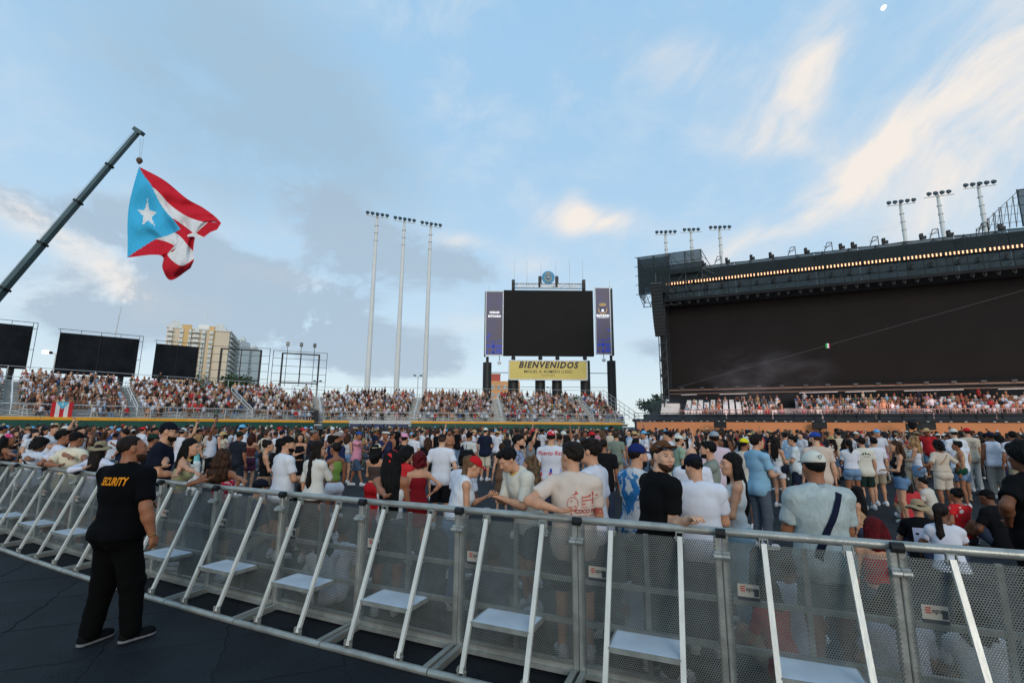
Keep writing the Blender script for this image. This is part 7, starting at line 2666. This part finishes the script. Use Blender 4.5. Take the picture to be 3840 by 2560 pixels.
for i, (px_, py_, Y_, yw, sx_, tc_, hc_, lab) in enumerate((
        (3395, 1795, 10.6, 30, 'f', (188, 60, 66), 'dark', 'seated woman in red top between the standing groups at the right'),
        (3455, 1790, 10.9, -30, 'm', (196, 190, 180), 'black', 'seated person in cream top between the standing groups at the right'),
        (3130, 1790, 10.4, 15, 'm', (22, 24, 30), 'black', 'seated person in black just right of the white-capped man'),
        (3330, 2330, 3.75, 60, 'f', (204, 206, 214), 'brown', 'person in white bent low behind the second panel counted from the right'),

        (3330, 2210, 3.75, 10, 'm', (198, 200, 214), 'dark', 'person in white tee sitting low behind the perforated barrier, right of the strapped shirt'),
        (3620, 2240, 3.6, 20, 'f', (206, 206, 210), 'black', 'person in white sitting behind the perforated barrier near the right edge'),
        (2860, 2150, 4.2, -20, 'f', (186, 60, 58), 'dark', 'person in red sitting behind the barrier below the light blue tee'),
        (2960, 2160, 4.5, 40, 'm', (196, 200, 210), 'brown', 'person in pale tee sitting behind the barrier, left of the washed green shirt'),
        (1290, 2010, 5.9, 10, 'm', (204, 206, 214), 'dark', 'person in white sitting on the floor behind the barrier under the poncho'),
        (1210, 2060, 5.7, -30, 'f', (200, 202, 208), 'black', 'crouching person in white seen only through the barrier mesh'),
        (1150, 1782, 8.0, 60, 'f', (34, 40, 60), 'black', 'seated woman with black hair low behind the barrier beside the oversized white tee'),
        (985, 1775, 7.6, 40, 'm', (28, 34, 80), 'black', 'seated person in black cap low behind the barrier near the red bandana top'),
        (2420, 2080, 4.6, 30, 'f', (150, 160, 176), 'brown', 'person sitting behind the barrier under the blue-flowered shirt'),
        (1850, 2090, 4.9, -10, 'm', (60, 66, 90), 'dark', 'person sitting behind the barrier mesh under the baseball jersey'))):
    A(px_, py_, Y_, yw, lab, sit=1, sex=sx_, tc=tc_, hc=hc_, hair='short' if sx_ == 'm' else 'long', hlen=.25, skin=i % 5, armR='lap', armL='lap', lean=15, lod=1, hat='cap' if i == 11 else None, bottom='shorts', bc=KHA)
print('named people', PEOPLE_N, round(time.time() - T0, 1))

# ---------------------------------------------------------------- the rest of the floor crowd: copies of posed figures in their own clothes
PAL = [((206, 208, 216), 'white'), ((206, 208, 216), 'white'), ((206, 208, 216), 'white'), ((20, 21, 24), 'black'), ((20, 21, 24), 'black'), ((198, 186, 166), 'cream'), ((28, 34, 54), 'navy'), ((140, 170, 196), 'light blue'), ((186, 44, 48), 'red'),
       ((196, 140, 152), 'pink'), ((82, 98, 84), 'green'), ((120, 124, 130), 'grey'), ((150, 128, 84), 'tan'), ((100, 72, 58), 'brown'), ((54, 80, 130), 'blue')]
PALW = [16, 12, 10, 14, 8, 9, 7, 4, 5, 3, 3, 4, 2, 3, 2]
BPAL = [(20, 21, 24), DEN, LDEN, KHA, (196, 192, 182), (52, 56, 64), (96, 100, 84), (20, 21, 24)]
CPAL = [((208, 206, 198), 'white'), ((22, 24, 28), 'black'), ((28, 34, 56), 'navy'), ((196, 40, 44), 'red'), ((104, 176, 228), 'light blue'), ((190, 164, 118), 'straw'), ((134, 118, 92), 'khaki'), ((26, 60, 48), 'green')]
PROT = []
pspec = [dict(armR='down', armL='down', hair='short', bottom='shorts'), dict(armR='front', armL='down', hair='fade', hat='cap', bottom='jeans'), dict(armR='phone', armL='pocket', hair='thick', bottom='trousers'), dict(armR='cross', armL='cross', hair='short', hat='cap', bottom='shorts', build=1.12),
         dict(armR='down', armL='face', hair='fade', bottom='shorts', beard=1), dict(armR='front', armL='front', hair='short', hat='backcap', bottom='jeans', build=1.1), dict(armR='raise', armL='down', hair='short', top='vest', bottom='shorts'), dict(armR='hip', armL='down', hair='short', hat='straw', bottom='shorts', top='shirt'),
         dict(sex='f', armR='down', armL='front', hair='long', top='tank', bottom='minishorts'), dict(sex='f', armR='phone', armL='down', hair='wavy', top='crop', bottom='skirt'), dict(sex='f', armR='hip', armL='down', hair='bun', top='tee', bottom='jeans'), dict(sex='f', armR='face', armL='cross', hair='long', hlen=.5, top='tube', bottom='shorts'),
         dict(sex='f', armR='front', armL='front', hair='curly', hlen=.15, top='dress'), dict(sex='f', armR='raise', armL='down', hair='pony', top='tank', bottom='minishorts', hat='cap'), dict(sex='f', armR='down', armL='hip', hair='long', hat='bucket', top='blouse', bottom='skirt'), dict(sex='f', armR='chest', armL='chest', hair='wavy', hlen=.3, top='tee', bottom='minishorts')]
for i, ps in enumerate(pspec):
    sp_ = dict(ps, H=1.76 if ps.get('sex') != 'f' else 1.64, seed=50 + i, hyaw=random.uniform(-25, 25))
    J, out = person_parts(sp_, 1 if i in (0, 1, 8, 9) else 1)
    ms = {'person': to_mesh('person', out['body'], [skin_mat(0)])}
    for k, nm in (('top', 'dress' if ps.get('top') == 'dress' else 'top'), ('bottom', BOTTOM_NAME.get(ps.get('bottom', 'shorts'), 'trousers')), ('shoes', 'shoes'), ('hair', 'hair'), ('beard', 'beard')):
        if out.get(k):
            ms[nm] = to_mesh(nm, out[k], [BLACK] if nm != 'hair' else [BLACK, mat('cropped_hair', lin((62, 44, 36)), .7, 0, .2, .3, 60)])
    if 'hat' in out:
        allp = [p for nm, pp in out['hat'] for p in pp]
        ms['cap' if ps['hat'] in ('cap', 'backcap') else 'hat'] = to_mesh('cap', allp, [BLACK])
    PROT.append((sp_, ms))


def swap(o, m):
    o.material_slots[0].link = 'OBJECT'
    o.material_slots[0].material = m


def field_side(x, y, back=1.2):
    """in front of the outfield walls and the stage"""
    p = Vector((x, y, 0))
    return (p - LP0).dot(LN) < -back and (p - RP0).dot(RN) < -back and (p - SO).dot(SN) < -9.6 - back * .4


def zone(px, Y):
    near = 'mid crowd' if Y < 16 else 'far crowd'
    for lim, w_ in ((620, 'below the billboards'), (1250, 'left of the masts'), (1750, 'below the masts'), (2350, 'below the scoreboard'), (2900, 'left of the stage'), (3400, 'below mid-stage')):
        if px < lim:
            return near + ' ' + w_
    return near + ' at right edge'


FILL = []
tries = 0
NFILL = 330 - PEOPLE_N
while len(FILL) < NFILL and tries < 60000:
    tries += 1
    px_ = random.uniform(-40, 3880) if random.random() < .75 else random.uniform(1950, 3880)
    Y_ = 11.5 + 19 * random.random() ** 1.5
    if px_ < 700:
        ymin = 13.5
    elif px_ < 1300:
        ymin = 14.5
    elif px_ < 1950:
        ymin = 19.0
    elif px_ < 2750:
        ymin = 12.5
    else:
        ymin = 13.5
    if Y_ < ymin:
        continue
    d = ray(px_, 1620)
    x_ = d.x / d.y * Y_
    if not field_side(x_, Y_) or any((x_ - a_) ** 2 + (Y_ - b_) ** 2 < .50 for a_, b_ in FLOOR_XY):
        continue
    FLOOR_XY.append((x_, Y_))
    FILL.append((px_, x_, Y_))
for px_, x_, Y_ in FILL:
    sp_, ms = random.choice(PROT[:7] * 2 + PROT[7:8] + PROT[8:14] * 2 + PROT[14:])
    f = sp_.get('sex') == 'f'
    tc_, tn_ = random.choices(PAL, PALW)[0]
    hk = random.choice(['black', 'dark', 'dark', 'brown', 'black', 'auburn' if f else 'dark', 'mixed' if f else 'brown'])
    o = link('person', ms['person'])
    swap(o, skin_mat(random.choice((0, 1, 1, 2, 2, 3, 4, 5))))
    cc_, cn_ = random.choice(CPAL if sp_.get('hat') in ('cap', 'backcap') else CPAL[5:7])
    for nm, me in ms.items():
        if nm == 'person':
            continue
        c = link(nm, me, o)
        if nm in ('top', 'dress'):
            m_ = cloth(tc_, random.choice(('plain', 'plain', 'plain', 'washed', 'print', 'floral')) if tn_ not in ('white', 'black') else 'plain')
        elif nm in ('hair', 'beard'):
            m_ = hair_mat(hk)
        elif nm in ('cap', 'hat'):
            m_ = cloth(cc_)
        elif nm == 'shoes':
            m_ = cloth(random.choice(((205, 205, 205), (30, 30, 32), (150, 120, 90))))
        else:
            m_ = cloth(random.choice(BPAL))
        swap(c, m_)
    o.location = (x_, Y_, .0)
    yw = random.gauss(25, 55) if random.random() < .8 else random.uniform(0, 360)
    o.rotation_euler = (0, 0, -radians(yw))
    s_ = random.gauss(1.0, .035)
    o.scale = (s_ * random.uniform(.95, 1.08), s_ * random.uniform(.97, 1.08), s_)
    garment = 'dress' if 'dress' in ms else {'tank': 'tank top', 'crop': 'crop top', 'tube': 'strapless top', 'vest': 'sleeveless shirt', 'shirt': 'shirt', 'blouse': 'blouse'}.get(sp_.get('top'), 'tee')
    who = 'woman' if f else 'man'
    hd = {'cap': cn_ + ' cap', 'backcap': 'backwards ' + cn_ + ' cap', 'straw': cn_ + ' wide hat', 'bucket': cn_ + ' bucket hat'}.get(sp_.get('hat')) or {'bun': 'hair bun', 'curly': 'curly hair', 'pony': 'ponytail', 'long': 'long hair', 'wavy': 'wavy hair'}.get(sp_.get('hair')) or 'short hair'
    o['label'] = '%s with %s, %s %s, %s' % (who, hd, tn_, garment, zone(px_, Y_))
    o['category'] = 'person'
    o['group'] = 'spectators on the floor'
    PEOPLE_N += 1
print('people', PEOPLE_N, round(time.time() - T0, 1))

# ---------------------------------------------------------------- spectators in the stands and at the back of the floor, one mass
def low_figure(seated, rg):
    """about a hundred faces: legs, torso, arms, head and hair, coloured by vertex"""
    V, F, C = [], [], []

    def ring(c, rx, ry, n=6, R=None):
        return [(c[0] + rx * cos(2 * pi * i / n), c[1] + ry * sin(2 * pi * i / n), c[2]) for i in range(n)]

    def loft(rings, col):
        n0 = len(V)
        k = len(rings[0])
        for r_ in rings:
            V.extend(r_)
            C.extend([col] * k)
        for a_ in range(len(rings) - 1):
            for i in range(k):
                F.append((n0 + a_ * k + i, n0 + a_ * k + (i + 1) % k, n0 + (a_ + 1) * k + (i + 1) % k, n0 + (a_ + 1) * k + i))
        F.append(tuple(n0 + i for i in range(k - 1, -1, -1)))
        F.append(tuple(n0 + (len(rings) - 1) * k + i for i in range(k)))

    def limb(a_, b_, r0, r1, col):
        a_, b_ = Vector(a_), Vector(b_)
        z = (b_ - a_).normalized()
        x = z.orthogonal().normalized()
        y = z.cross(x)
        loft([[tuple(p + (x * cos(2 * pi * i / 4) + y * sin(2 * pi * i / 4)) * q) for i in range(4)] for p, q in ((a_, r0), (b_, r1))], col)
    skin = SKINS[rg.integers(6)]
    r = rg.random()
    shirt = lin(PAL[rg.choice([0, 3, 4, 5, 6, 7, 8, 9, 10, 11, 12, 13, 14], p=[.34, .16, .09, .09, .06, .03, .06, .03, .02, .04, .02, .04, .02])][0])
    if r < .16:
        shirt = skin
    pants = lin(BPAL[rg.integers(len(BPAL))])
    bare = rg.random() < .6
    hair = lin(HAIRS[['black', 'dark', 'dark', 'brown', 'auburn'][rg.integers(5)]])
    fem = rg.random() < .5
    k = .9 if fem else 1.0
    z0 = 0.0 if seated else .88
    loft([ring((0, 0, z0 - .02), .16 * k, .13), ring((0, 0, z0 + .25), .15 * k, .11), ring((0, 0, z0 + .46), .20 * k, .12), ring((0, -.01, z0 + .54), .10, .08)], shirt)
    loft([ring((0, .0, z0 + .53), .05, .05), ring((0, .01, z0 + .62), .075, .085), ring((0, .01, z0 + .70), .085, .10), ring((0, 0, z0 + .80), .05, .06)], skin)
    cap = rg.random()
    hc = hair if cap > .22 else lin(CPAL[rg.integers(len(CPAL))][0])
    loft([ring((0, -.025, z0 + .67), .088, .095), ring((0, -.015, z0 + .76), .086, .10), ring((0, -.01, z0 + .825), .045, .05)], hc)
    if fem:
        loft([ring((0, -.08, z0 + .38), .08, .03), ring((0, -.07, z0 + .72), .085, .05)], hair)
    for sx in (-1, 1):
        if seated:
            kn = (sx * .12, .42, .02)
            limb((sx * .09, .02, .06), kn, .085, .065, pants)
            limb(kn, (sx * .13, .44 + rg.uniform(-.1, .05), -.42), .055, .045, skin if bare else pants)
            lift = rg.random() < .12
            el_ = (sx * .25, .10, z0 + .22)
            limb((sx * .20 * k, 0, z0 + .44), el_, .045, .04, shirt if not fem else skin)
            limb(el_, (sx * rg.uniform(.02, .18), .30, z0 + (.14 if not lift else .75)), .038, .03, skin)
        else:
            limb((sx * .09, 0, .90), (sx * .10, .02, .48), .085, .065, pants)
            limb((sx * .10, .02, .48), (sx * .10, 0, .03), .058, .045, skin if bare else pants)
            limb((sx * .10, -.05, .035), (sx * .10, .18, .035), .05, .04, lin((190, 190, 190)))
            el_ = (sx * .26, -.02, z0 + .20)
            limb((sx * .20 * k, 0, z0 + .44), el_, .045, .04, shirt if not fem else skin)
            limb(el_, (sx * .20, .12, z0 + rg.choice([-.04, .1, .3])), .038, .03, skin)
    return V, F, C


rg = np.random.default_rng(11)
CV_, CF_, CC_ = [], [], []


def put(pos, ang, seated, sc=1.0):
    V, F, C = low_figure(seated, rg)
    n = len(CV_)
    c_, s_ = cos(ang) * sc, sin(ang) * sc
    for x, y, z in V:
        CV_.append((pos[0] + x * c_ + y * s_, pos[1] - x * s_ + y * c_, pos[2] + z * sc))
    CF_.extend([tuple(i + n for i in f) for f in F])
    CC_.extend([(*c, 1.0) for c in C])


for pos, ang, stand, zf in SEATS + STAGE_SEATS:
    if stand:
        put((pos.x, pos.y, zf + .02), ang + rg.normal(0, .6), False, rg.normal(1, .04))
    else:
        put(pos, ang, True, rg.normal(1, .04))
n_std = 0
tries = 0
far_xy = []
while n_std < 1000 and tries < 40000:
    tries += 1
    px_, Y_ = rg.uniform(-40, 3880), 19 + 37 * rg.random() ** 1.2
    d = ray(px_, 1620)
    x_ = d.x / d.y * Y_
    if 1560 < px_ < 1920 and Y_ < 22:
        continue
    if not field_side(x_, Y_, .8) or any((x_ - a_) ** 2 + (Y_ - b_) ** 2 < .30 for a_, b_ in far_xy + FLOOR_XY):
        continue
    far_xy.append((x_, Y_))
    put((x_, Y_, 0), radians(rg.normal(25, 60)), False, rg.normal(1, .045))
    n_std += 1
me = bpy.data.meshes.new('distant_crowd')
me.from_pydata(CV_, [], CF_)
ca = me.color_attributes.new('Col', 'FLOAT_COLOR', 'POINT')
ca.data.foreach_set('color', np.array(CC_, np.float32).ravel())
cm = bpy.data.materials.new('crowd_clothes')
cm.use_nodes = True
pr = cm.node_tree.nodes['Principled BSDF']
pr.inputs['Roughness'].default_value = .85
at_ = cm.node_tree.nodes.new('ShaderNodeAttribute')
at_.attribute_name = 'Col'
cm.node_tree.links.new(at_.outputs['Color'], pr.inputs['Base Color'])
me.materials.append(cm)
me.polygons.foreach_set('use_smooth', [True] * len(me.polygons))
link('distant_crowd', me, None, kind='stuff', label='mass of spectators filling the bleachers, the stage seats and the far floor', category='crowd')
print('crowd', len(SEATS), len(STAGE_SEATS), n_std, len(CF_), 'done', round(time.time() - T0, 1))
